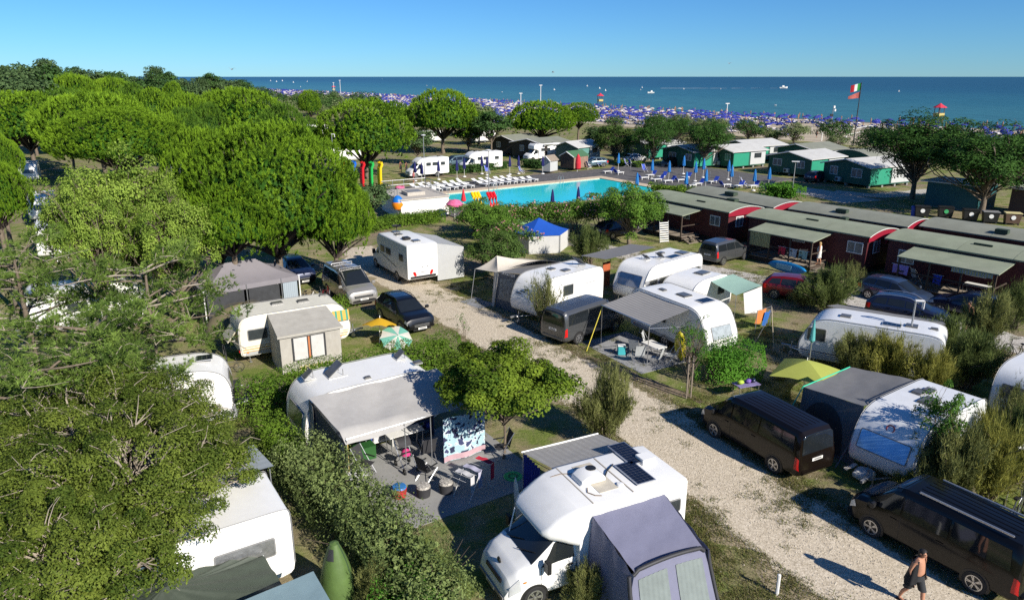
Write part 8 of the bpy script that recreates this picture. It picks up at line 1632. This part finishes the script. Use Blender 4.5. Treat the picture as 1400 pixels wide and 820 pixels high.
for i, (x, m_) in enumerate(((-.3, mat('lime_vinyl', (.35, .5, .05), .6)), (.1, mat('purple_vinyl', (.15, .08, .35), .6)), (.35, navyp))): b_ = thing('bundle', ('lime bundle of cloth on the lilac table', 'purple bundle of cloth on the lilac table', 'dark bundle of cloth on the lilac table')[i], 'bundle', (G(1018, 545)[0] + x * .94, G(1018, 545)[1] + x * .34, .74), R(20 + 30 * i)); mb = MB(); mb.grid(lambda u, v: ((.16 + .03 * math.sin(7 * u * 6.28)) * math.sin(math.pi * v) * math.cos(6.283 * u), .12 * math.sin(math.pi * v) * math.sin(6.283 * u), .10 - .10 * math.cos(math.pi * v)), 16, 8); mb.build('cloth', m_, b_, smooth=60); mb = MB(); mb.tube([(-.15, 0, .1), (0, .02, .21), (.15, 0, .1)], .012, 5); mb.build('strap', black, b_)
# awning patio: pram, crates, bench, towels, chair
pr_ = thing('pushchair', 'dark pushchair with a pink bundle under the large grey awning', 'pushchair', A2(.1, -3.4), R2 + R(-90)); mb = MB(); mb.grid(lambda u, v: (-.25 + .5 * u, -.22 + .44 * v, .45 + .35 * u * u), 5, 4); mb.build('seat', blks, pr_); mb = MB(); mb.grid(lambda u, v: (-.3 + .28 * math.cos(u * 2.2), -.24 + .48 * v, .85 + .25 * math.sin(u * 2.2)), 8, 3); mb.build('hood', blks, pr_, smooth=60)
for s in (1, -1):
    mb = MB(); mb.tube([(.4, .24 * s, .12), (-.1, .24 * s, .5), (-.5, .24 * s, 1.05)], .015, 5); mb.tube([(-.35, .24 * s, .14), (.1, .24 * s, .5)], .015, 5); mb.build('frame', silver, pr_)
    for x in (.4, -.35): mb = MB(); mb.lathe([(.07, -.02), (.12, -.02), (.12, .02), (.07, .02)], (x, .26 * s, .12), 'Y', 14); mb.build('wheel', rubber, pr_)
mb = MB(); mb.lathe([(.001, .30), (.14, .22), (.18, .05), (.001, 0)], (.0, 0, .5), n=10); mb.build('pink_bundle', mat('magenta_cloth', (.5, .03, .16), .8), pr_, smooth=60)
def crate(label, p, z, d, m, rz=R2, name='storage_crate'):
    r = thing(name, label, 'crate', (p[0], p[1], z), rz); mb = MB(); sx, sy, sz = d
    for (c, q) in (((0, 0, .02), (sx, sy, .04)), ((sx / 2, 0, sz / 2), (.03, sy, sz)), ((-sx / 2, 0, sz / 2), (.03, sy, sz)), ((0, sy / 2, sz / 2), (sx, .03, sz)), ((0, -sy / 2, sz / 2), (sx, .03, sz))): mb.box(c, q)
    mb.build('body', m, r); mb = MB(); mb.box((0, 0, sz + .01), (sx + .06, sy + .06, .03)); mb.build('lid', m, r, bevel=.01); return r
mat('mixed_bottles', (.35, .33, .3), .6, var=.9, scale=16)
crate('green storage tub under the large grey awning', A2(-.9, -1.9), .02, (.7, .5, .5), mat('green_plastic', (.02, .09, .02), .5)); table('white camping table piled with kitchen things under the awning', A2(.6, -2.2), R2, lw, 1.4, .6, .8); table('small white side table at the awning corner', A2(-2.1, -4.2), R2, lw, .7, .5, .85)
for i, (x, y, m_, lb_) in enumerate(((-.9, -5.0, mat('red_tub', (.4, .03, .03), .5), 'round red tub with a blue lid at the hedge'), (.55, -5.6, blks, 'dark basket of bottles on the patio'), (-.2, -5.4, blks, 'black bag slumped beside the red tub'))):
    r = thing('tub', lb_, 'tub', (*A2(x, y), .02)); mb = MB(); mb.lathe([(.001, 0), (.22, .02), (.26, .35), (.24, .36)], n=16); mb.build('body', m_, r, smooth=40); mb = MB(); mb.lathe([(.25, .36), (.22, .42), (.001, .44)], n=16); mb.build('lid' if i == 0 else 'contents', mat('blue_lid', (.03, .16, .42), .5) if i == 0 else mat('mixed_bottles', (.35, .33, .3), .6, var=.9, scale=16), r, smooth=40)
dr = thing('drying_rack', 'folding drying rack with red and white towels at the patio edge', 'drying rack', (*A2(1.3, -6.1), .016), R2 + R(20)); mb = MB()
for y in (-.35, .35):
    mb.tube([(-.6, y, 0), (.0, y, .9), (.6, y, 0)], .012, 5)
for x in np.linspace(-.8, .8, 7): mb.tube([(x, -.4, .92), (x, .4, .92)], .006, 4)
mb.build('frame', lw, dr)
for x, m_ in ((-.5, sandw), (-.1, mat('lavender_towel', (.38, .38, .5), .9)), (.55, mat('red_towel', (.5, .02, .05), .9))): mb = MB(); mb.grid(lambda u, v, x=x: (x + .22 * u, -.34 + .68 * v, .94 - .02 * math.sin(v * 9)), 4, 6); mb.grid(lambda u, v, x=x: (x + .22 * u, -.35 - .02 * math.sin(u * 5), .93 - .6 * v), 4, 4); mb.build('towel', m_, dr, smooth=60)
chair('dark director chair on the patio by the maple stem', A2(3.4, -4.6), R(200), blks, z0=.016); mt_ = thing('play_mat', 'small bright green mat on the patio floor', 'mat', (*A2(3.0, -6.0), .018), 0); mb = MB(); mb.lathe([(.001, .02), (.32, .02), (.34, 0)], n=20); mb.build('pad', mat('bright_green_foam', (.05, .42, .12), .8), mt_); mb = MB(); mb.lathe([(.12, .024), (.15, .030), (.18, .024)], n=18); mb.build('print', mat('green_plastic'), mt_)
for i, (x, y, lb_) in enumerate(((-.2, -1.5, 'white wire shelf with kitchen things at the caravan wall'), (1.5, -1.6, 'blue and grey cupboard with boxes inside the large grey awning'))):
    r = thing('shelf_unit', lb_, 'shelf', (*A2(x, y), .016), R2); mm = lw if i == 0 else mat('dull_blue_cloth', (.04, .07, .15), .8)
    for z in (.35, .75, 1.15): mb = MB(); mb.box((0, 0, z), (1.1, .42, .03)); mb.build('shelf', mm, r)
    for a in (-.53, .53): mb = MB(); mb.box((a, 0, .6), (.03, .42, 1.2)); mb.build('side_panel', mm, r)
    for k in range(9): mb = MB(); q = random.Random(k + 9 * i); mb.box((-.42 + .4 * (k % 3) + q.uniform(-.05, .05), 0, .365 + .4 * (k // 3) + .1), (q.uniform(.1, .3), .25, .2)); mb.build('box', (sandw, blks, mat('mixed_bottles'), lb)[q.randrange(4)], r, bevel=.015)
for i, (x, y, a) in enumerate(((1.0, -3.3, 80), (-1.3, -3.0, -60), (.4, -4.5, 20))): chair('dark folding chair on the paved awning floor', A2(x, y), R2 + R(a), blks, z0=.016, group='chairs on the patio')
# broom/long tools at the corner pole
br_ = thing('broom', 'yellow-handled broom leaning on the corner of the large grey awning', 'broom', (*A2(-2.25, -4.0), 0), R2); mb = MB(); mb.tube([(0, 0, .15), (.12, .25, 1.9)], .014, 5); mb.build('handle', mat('yellow_wood', (.5, .38, .08), .7), br_); mb = MB(); mb.box((0, 0, .08), (.3, .06, .16)); mb.build('bristles', blks, br_)
# mat and gear behind the motorhome, surf board
sb_ = thing('surfboard', 'white narrow board standing against the blue curtain canopy', 'surfboard', (MHL[0] - 1.6 * math.cos(MHR) * -1 * .0 - 1.75, MHL[1] + 1.7), R(116)); mb = MB(); mb.grid(lambda u, v: (.22 * math.sin(math.pi * v) ** .5 * (2 * u - 1), .03 * math.cos(math.pi * (u - .5)) + .12 * v, 1.9 * v), 8, 12); mb.build('board', lw, sb_, smooth=60); mb = MB(); mb.box((0, -.05, .25), (.02, .12, .15)); mb.build('fin', black, sb_)
# white bag heap beside caravan 13
hp = thing('tent_bundle', 'heap of white and beige folded canvas beside the blue-window caravan', 'bundle', G(1180, 655), R(20)); mb = MB(); mb.grid(lambda u, v: ((.42 + .05 * math.sin(5 * u * 6.28)) * math.sin(math.pi * v) * math.cos(6.283 * u), .32 * math.sin(math.pi * v) * math.sin(6.283 * u), .22 - .22 * math.cos(math.pi * v) + .03 * math.sin(u * 30)), 22, 10); mb.build('white_sack', cloth_white, hp, smooth=60); mb = MB(); mb.grid(lambda u, v: (.15 + .75 * u, .28 - .5 * u + .22 * v, .50 - .38 * u + .06 * math.sin(v * 14 + u * 5)), 10, 8); mb.build('beige_canvas', cloth_beige, hp, smooth=60); mb = MB(); mb.grid(lambda u, v: (-.55 + .5 * u, .25 + .16 * v, .34 + .10 * u + .02 * math.sin(u * 9)), 8, 4); mb.build('folded_canvas', cloth_beige, hp, smooth=60)
# orange and blue blankets on the guy line by caravan 10
ob_ = thing('blanket_line', 'orange and blue blankets hung beside the white side screen', 'laundry', G(1040, 452), R(40)); 
for (x, m_, w, z) in ((-.5, mat('orange_blanket', (.62, .20, .05), .85), .9, 1.25), (.25, mat('blue_blanket', (.02, .12, .42), .85), .6, 1.0)): mb = MB(); mb.grid(lambda u, v, x=x, w=w, z=z: (x + w * u, .12 * v + .05 * math.sin(u * 9), z - .85 * v * (1 - .4 * (u - .5) ** 2)), 8, 8); mb.build('blanket', m_, ob_, smooth=60)
mb = MB(); mb.tube([(-.6, 0, 0), (-.55, 0, 1.3)], .02, 5); mb.tube([(.9, 0, 0), (.85, 0, 1.3)], .02, 5); mb.tube([(-.55, 0, 1.28), (.85, 0, 1.25)], .012, 4); mb.build('frame', steel, ob_)
tr_ = thing('support_pole', 'thin slanting poles tied together beside the orange blanket', 'pole', G(1058, 480)); mb = MB(); mb.tube([(0, 0, 0), (-.25, .3, 2.3)], .022, 5); mb.build('pole', mat('pale_wood', (.45, .38, .28), .8), tr_); mb = MB(); mb.tube([(-.9, .6, 0), (-.22, .3, 2.0)], .015, 5); mb.build('brace', steel, tr_)
og = thing('door_screen', 'orange door curtain panel behind the caravan with three slots', 'curtain', G(823, 393), R(45)); mb = MB(); mb.grid(lambda u, v: (.8 * u, .03 * math.sin(u * 12), 1.7 * v), 10, 4); mb.build('cloth', mat('rust_cloth', (.38, .09, .03), .85), og, smooth=60); mb = MB(); mb.tube([(0, 0, 0), (0, 0, 1.8)], .02, 5); mb.tube([(.8, 0, 0), (.8, 0, 1.8)], .02, 5); mb.build('pole', black, og)
ca9 = thing('awning', 'thin dark canopy behind the long caravan with wraparound windows', 'awning', (7.5, 46.3), R(42)); cloth('canopy', [(-2.6, -.6, 2.45), (2.6, -.6, 2.45), (2.6, 1.6, 2.3), (-2.6, 1.6, 2.3)], cloth_mid, ca9, 8, 6, .03, .008, 91); [pole(ca9, (x, 1.55, 2.3), (x, 1.55, 0)) for x in (-2.5, 2.5)]
# bicycles
_bw = MB(); _bw.lathe([(.30, -.018), (.335, -.012), (.335, .012), (.30, .018), (.30, -.018)], axis='Y', n=22); _bo = _bw.build('wheel', rubber, smooth=60); _bwm = _bo.data; bpy.data.objects.remove(_bo)
_sp = MB()
for k in range(8): a = math.pi * k / 8; _sp.tube([(.3 * math.cos(a), 0, .3 * math.sin(a)), (-.3 * math.cos(a), 0, -.3 * math.sin(a))], .004, 3)
_so = _sp.build('spokes', steel); _spm = _so.data; bpy.data.objects.remove(_so)
def bicycle(label, p, rz, m, z=0., group=None, sc=1.):
    r = thing('bicycle', label, 'bicycle', (p[0], p[1], z), rz, group)
    for x in (-.52, .52): w = link('wheel', _bwm, r, (x, 0, .335)); link('spokes', _spm, w)
    mb = MB(); mb.tube([(-.52, 0, .335), (-.08, 0, .30), (.40, 0, .72), (-.20, 0, .80), (-.52, 0, .335)], .018, 6); mb.tube([(-.08, 0, .30), (-.22, 0, .90)], .018, 6); mb.tube([(.52, 0, .335), (.38, 0, .95)], .018, 6); mb.build('frame', m, r)
    mb = MB(); mb.tube([(.30, -.28, 1.0), (.40, 0, .98), (.30, .28, 1.0)], .014, 5); mb.build('handlebar', black, r); mb = MB(); mb.box((-.24, 0, .93), (.25, .14, .06)); mb.build('saddle', black, r, bevel=.025); mb = MB(); mb.lathe([(.001, .02), (.09, .02), (.09, .03), (.001, .03)], (-.08, 0, .30), 'Y', 12); mb.build('crank', steel, r)
    r.scale = (sc,) * 3; return r
for i, (x, y, a, m_) in enumerate(((-12.6, 42.4, 70, blackp), (-12.2, 42.7, 62, silvp), (-11.7, 42.9, 75, redp), (-13.1, 42.1, 66, teal_p), (-13.6, 41.8, 72, greyp))): bicycle('bicycle in the cluster between the pavilion and the people carrier', (x, y), R(a), m_, group='bicycles by the pavilion')
bicycle('dark bicycle hung behind the old cream caravan', (-14.35, 33.4), R(118), blackp); bicycle('child bicycle lying near the old cream caravan', (-13.4, 31.6), R(30), greyp, sc=.75); bicycle('dark bicycle at the nose of the wraparound-window caravan', (6.6, 40.9), R(120), silvp); bicycle('bicycle parked in the shade below the one-pole canopy', G(1385, 712), R(40), greyp)
bicycle('bicycle beyond the end caravan near the tamarisks', G(1388, 492), R(100), blackp); bicycle('bicycle in the shade of the one-pole canopy, beside another', G(1398, 690), R(60), blackp)
# grey covered drawbar by the hedge, cover bag
cvr = thing('covered_bundle', 'grey silver tarpaulin thrown over gear beside the drawbar', 'tarpaulin', G(305, 567), R(15)); mb = MB(); mb.grid(lambda u, v: (1.2 * (u - .5), .9 * (v - .5), .75 * (1 - abs(2 * u - 1) ** 3) * (1 - abs(2 * v - 1) ** 3) + .04 * math.sin(u * 17 + v * 9)), 16, 14); mb.build('cover', mat('silver_tarp', (.33, .34, .35), .5, var=.15, bump=.5, bscale=6), cvr, smooth=60); mb = MB(); mb.tube([(-.55, -.3, .4), (0, -.46, .05), (.55, -.3, .4)], .012, 4); mb.build('rope', lw, cvr)
wb2 = thing('wheelbarrow_cart', 'small dark trailer cart by the drawbar', 'cart', G(316, 540), R(20)); mb = MB(); mb.box((0, 0, .45), (.9, .6, .3)); mb.build('tub', blks, wb2, bevel=.03); [add_wheel(wb2, 0, .34 * s, .2, s, 4) for s in (1, -1)]; mb = MB(); mb.tube([(.45, 0, .4), (1.1, 0, .3)], .02, 5); mb.build('handle', steel, wb2)
# little things by the red cabins
sup = thing('paddleboard', 'bright blue inflatable paddleboard lying on edge by the porch', 'paddleboard', G(1075, 373), R(-52)); mb = MB(); mb.grid(lambda u, v: (3.0 * (v - .5), .10 * math.sin(2 * math.pi * u), .42 + .40 * math.sin(math.pi * v) ** .45 * math.cos(2 * math.pi * u)), 14, 18); mb.build('board', mat('azure_vinyl', (.01, .20, .48), .4), sup, smooth=60); mb = MB(); mb.box((-.2, -.115, .42), (1.2, .02, .35)); mb.build('deck_pad', mat('pale_blue_foam', (.2, .42, .55), .8), sup)
sl_ = thing('slatted_base', 'pale slatted bed base leaning at the first red cabin porch', 'bed base', G(908, 332), R(20)); [(lambda k: (lambda mb: (mb.box((0, .25 * k / 8, .15 + .19 * k), (.85, .03, .10)), mb.build('slat', lw, sl_)))(MB()))(k) for k in range(9)]
for x in (-.42, .42): mb = MB(); mb.tube([(x, -.02, .02), (x, .26, 1.85)], .025, 5); mb.build('frame', steel, sl_)
wp = thing('wood_heap', 'heap of weathered boards beside the yellow blind porch', 'wood heap', G(1130, 380), R(-50)); rg = random.Random(3)
for k in range(10): mb = MB(); mb.box((rg.uniform(-.3, .3), rg.uniform(-.6, .6), .06 + .05 * k), (1.6, .13, .035), 0, rz=rg.uniform(-.5, .5)); mb.build('board', wood_l, wp)
wp2 = thing('wood_heap', 'broken steps and boards below the first red cabin porch', 'wood heap', G(945, 330), R(-50)); rg = random.Random(5)
for k in range(9): mb = MB(); mb.box((rg.uniform(-1.0, 1.0), rg.uniform(-.5, .5), .05 + .045 * k), (1.5, .14, .035), 0, rz=rg.uniform(-.6, .6)); mb.build('board', wood_l, wp2)
c_ = (30.9, 45.8); rr = R(-51.5)
def A3(x, y): return (c_[0] + x * math.cos(rr) - y * math.sin(rr), c_[1] + x * math.sin(rr) + y * math.cos(rr))
pl3 = W3((28.49, 40.72), c_, rr)[0]
def laundry(label, p, rz, m, w=.9, z=1.45, n='laundry'):
    r = thing(n, label, 'laundry', (p[0], p[1], 0), rz); mb = MB(); mb.grid(lambda u, v: (w * (u - .5), .04 * math.sin(u * 11) + .10 * v * math.sin(u * 5), z - .6 * v), 10, 5); mb.build('cloth', m, r, smooth=60); mb = MB(); mb.tube([(-w / 2 - .1, 0, z), (w / 2 + .1, 0, z)], .01, 4); mb.build('line', lw, r)
laundry('lavender laundry on the porch rail above the blue hatchback', A3(pl3 - 5.6, -4.45), rr, mat('lavender_cloth', (.33, .22, .55), .85), 1.0, 1.75); laundry('yellow and blue cloth on the porch rail of the valance cabin', A3(pl3 - 3.3, -4.45), rr, mat('blue_yellow_cloth', (.02, .05, .4), .85, var=.9, scale=4), .5, 1.55)
c4_ = (23.58, 54.3); r4_ = R(-52.5); pl4 = W3((21.47, 49.86), c4_, r4_)[0]
def A4(x, y): return (c4_[0] + x * math.cos(r4_) - y * math.sin(r4_), c4_[1] + x * math.sin(r4_) + y * math.cos(r4_))
laundry('red cloth over the porch rail of the yellow blind cabin', A4(pl4 - 2.4, -4.38), r4_, mat('red_towel'), .6, 1.5); laundry('pale green cloth over the end rail of the yellow blind cabin', A4(pl4 - .7, -4.38), r4_, mat('pale_green_cloth', (.35, .48, .42), .85), .7, 1.5); laundry('white and grey towels on the porch rail of the yellow blind cabin', A4(pl4 - 1.5, -4.38), r4_, sandw, .6, 1.5)
for (x, y, a) in ((-2.6, -3.2, 40), (-1.4, -3.3, 130)): o = chair('dark chair on the porch of the yellow blind cabin', A4(pl4 + x, y), r4_ + R(a), blks, z0=.42, group='porch chairs')
table('white table with crockery on the porch of the valance cabin', (*A3(pl3 - 1.4, -3.4), .42), rr, lw, 1.4, .8, .72); chair('grey chair on the porch of the valance cabin', A3(pl3 - 5.0, -3.2), rr + R(60), paleg, z0=.42)
# rubbish containers
for i, (u, v, bm_, lm, lb_) in enumerate(((1259, 297, black, black, 'dark rubbish container with a white emblem next to the blue bin'), (1291, 298, black, black, 'dark rubbish container with a green glass emblem'), (1325, 302, black, black, 'dark rubbish container with a round white emblem'), (1352, 305, black, greypl, 'dark rubbish container with a grey lid and round emblem'), (1382, 307, mat('brown_plastic', (.10, .06, .04), .6), mat('cream_lid', (.55, .48, .25), .6), 'brown rubbish container with a cream lid'))):
    r = thing('rubbish_container', lb_, 'rubbish bin', G(u, v), R(-20)); mb = MB(); vs = [(x * s_, y * s_, z) for z, s_ in ((.15, .85), (1.05, 1.0)) for x, y in ((-.68, -.45), (.68, -.45), (.68, .45), (-.68, .45))]; mb.add(vs, [(0, 1, 2, 3), (7, 6, 5, 4), (0, 1, 5, 4), (1, 2, 6, 5), (2, 3, 7, 6), (3, 0, 4, 7)]); mb.build('body', bm_, r, bevel=.03)
    mb = MB(); mb.box((0, 0, 1.12), (1.44, .98, .10)); mb.build('lid', lm, r, bevel=.04); mb = MB(); mb.lathe([(.001, 0), (.20, 0), (.20, .012), (.001, .012)], n=16); o = mb.build('emblem', mat('green_emblem', (.04, .35, .12), .6) if i == 1 else lw, r); o.location = (0, -.445, .72); o.rotation_euler = (R(86), 0, 0)
    for x in (-.5, .5):
        for y in (-.3, .3): mb = MB(); mb.lathe([(.001, -.03), (.09, -.03), (.09, .03), (.001, .03)], (x, y, .09), 'Y', 10); mb.build('castor', rubber, r)
bb = thing('rubbish_bin', 'small royal blue bin beside the dark containers', 'rubbish bin', G(1249, 296)); mb = MB(); mb.lathe([(.001, 0), (.26, .02), (.32, .95), (.001, .96)], n=14); mb.build('body', lb, bb, smooth=40); mb = MB(); mb.lathe([(.35, .95), (.33, 1.03), (.001, 1.08)], n=14); mb.build('lid', lb, bb, smooth=40)
# number post at the verge
npst = thing('pitch_post', 'short white post with a folded chair at the verge', 'post', G(1062, 812)); mb = MB(); mb.tube([(0, 0, 0), (0, 0, .62)], .05, 8); mb.build('post', lw, npst); mb = MB(); mb.lathe([(.001, .66), (.05, .64), (.052, .6)], n=8); mb.build('cap', lw, npst)
# pitch tent cones etc: bike carrier on the long caravan
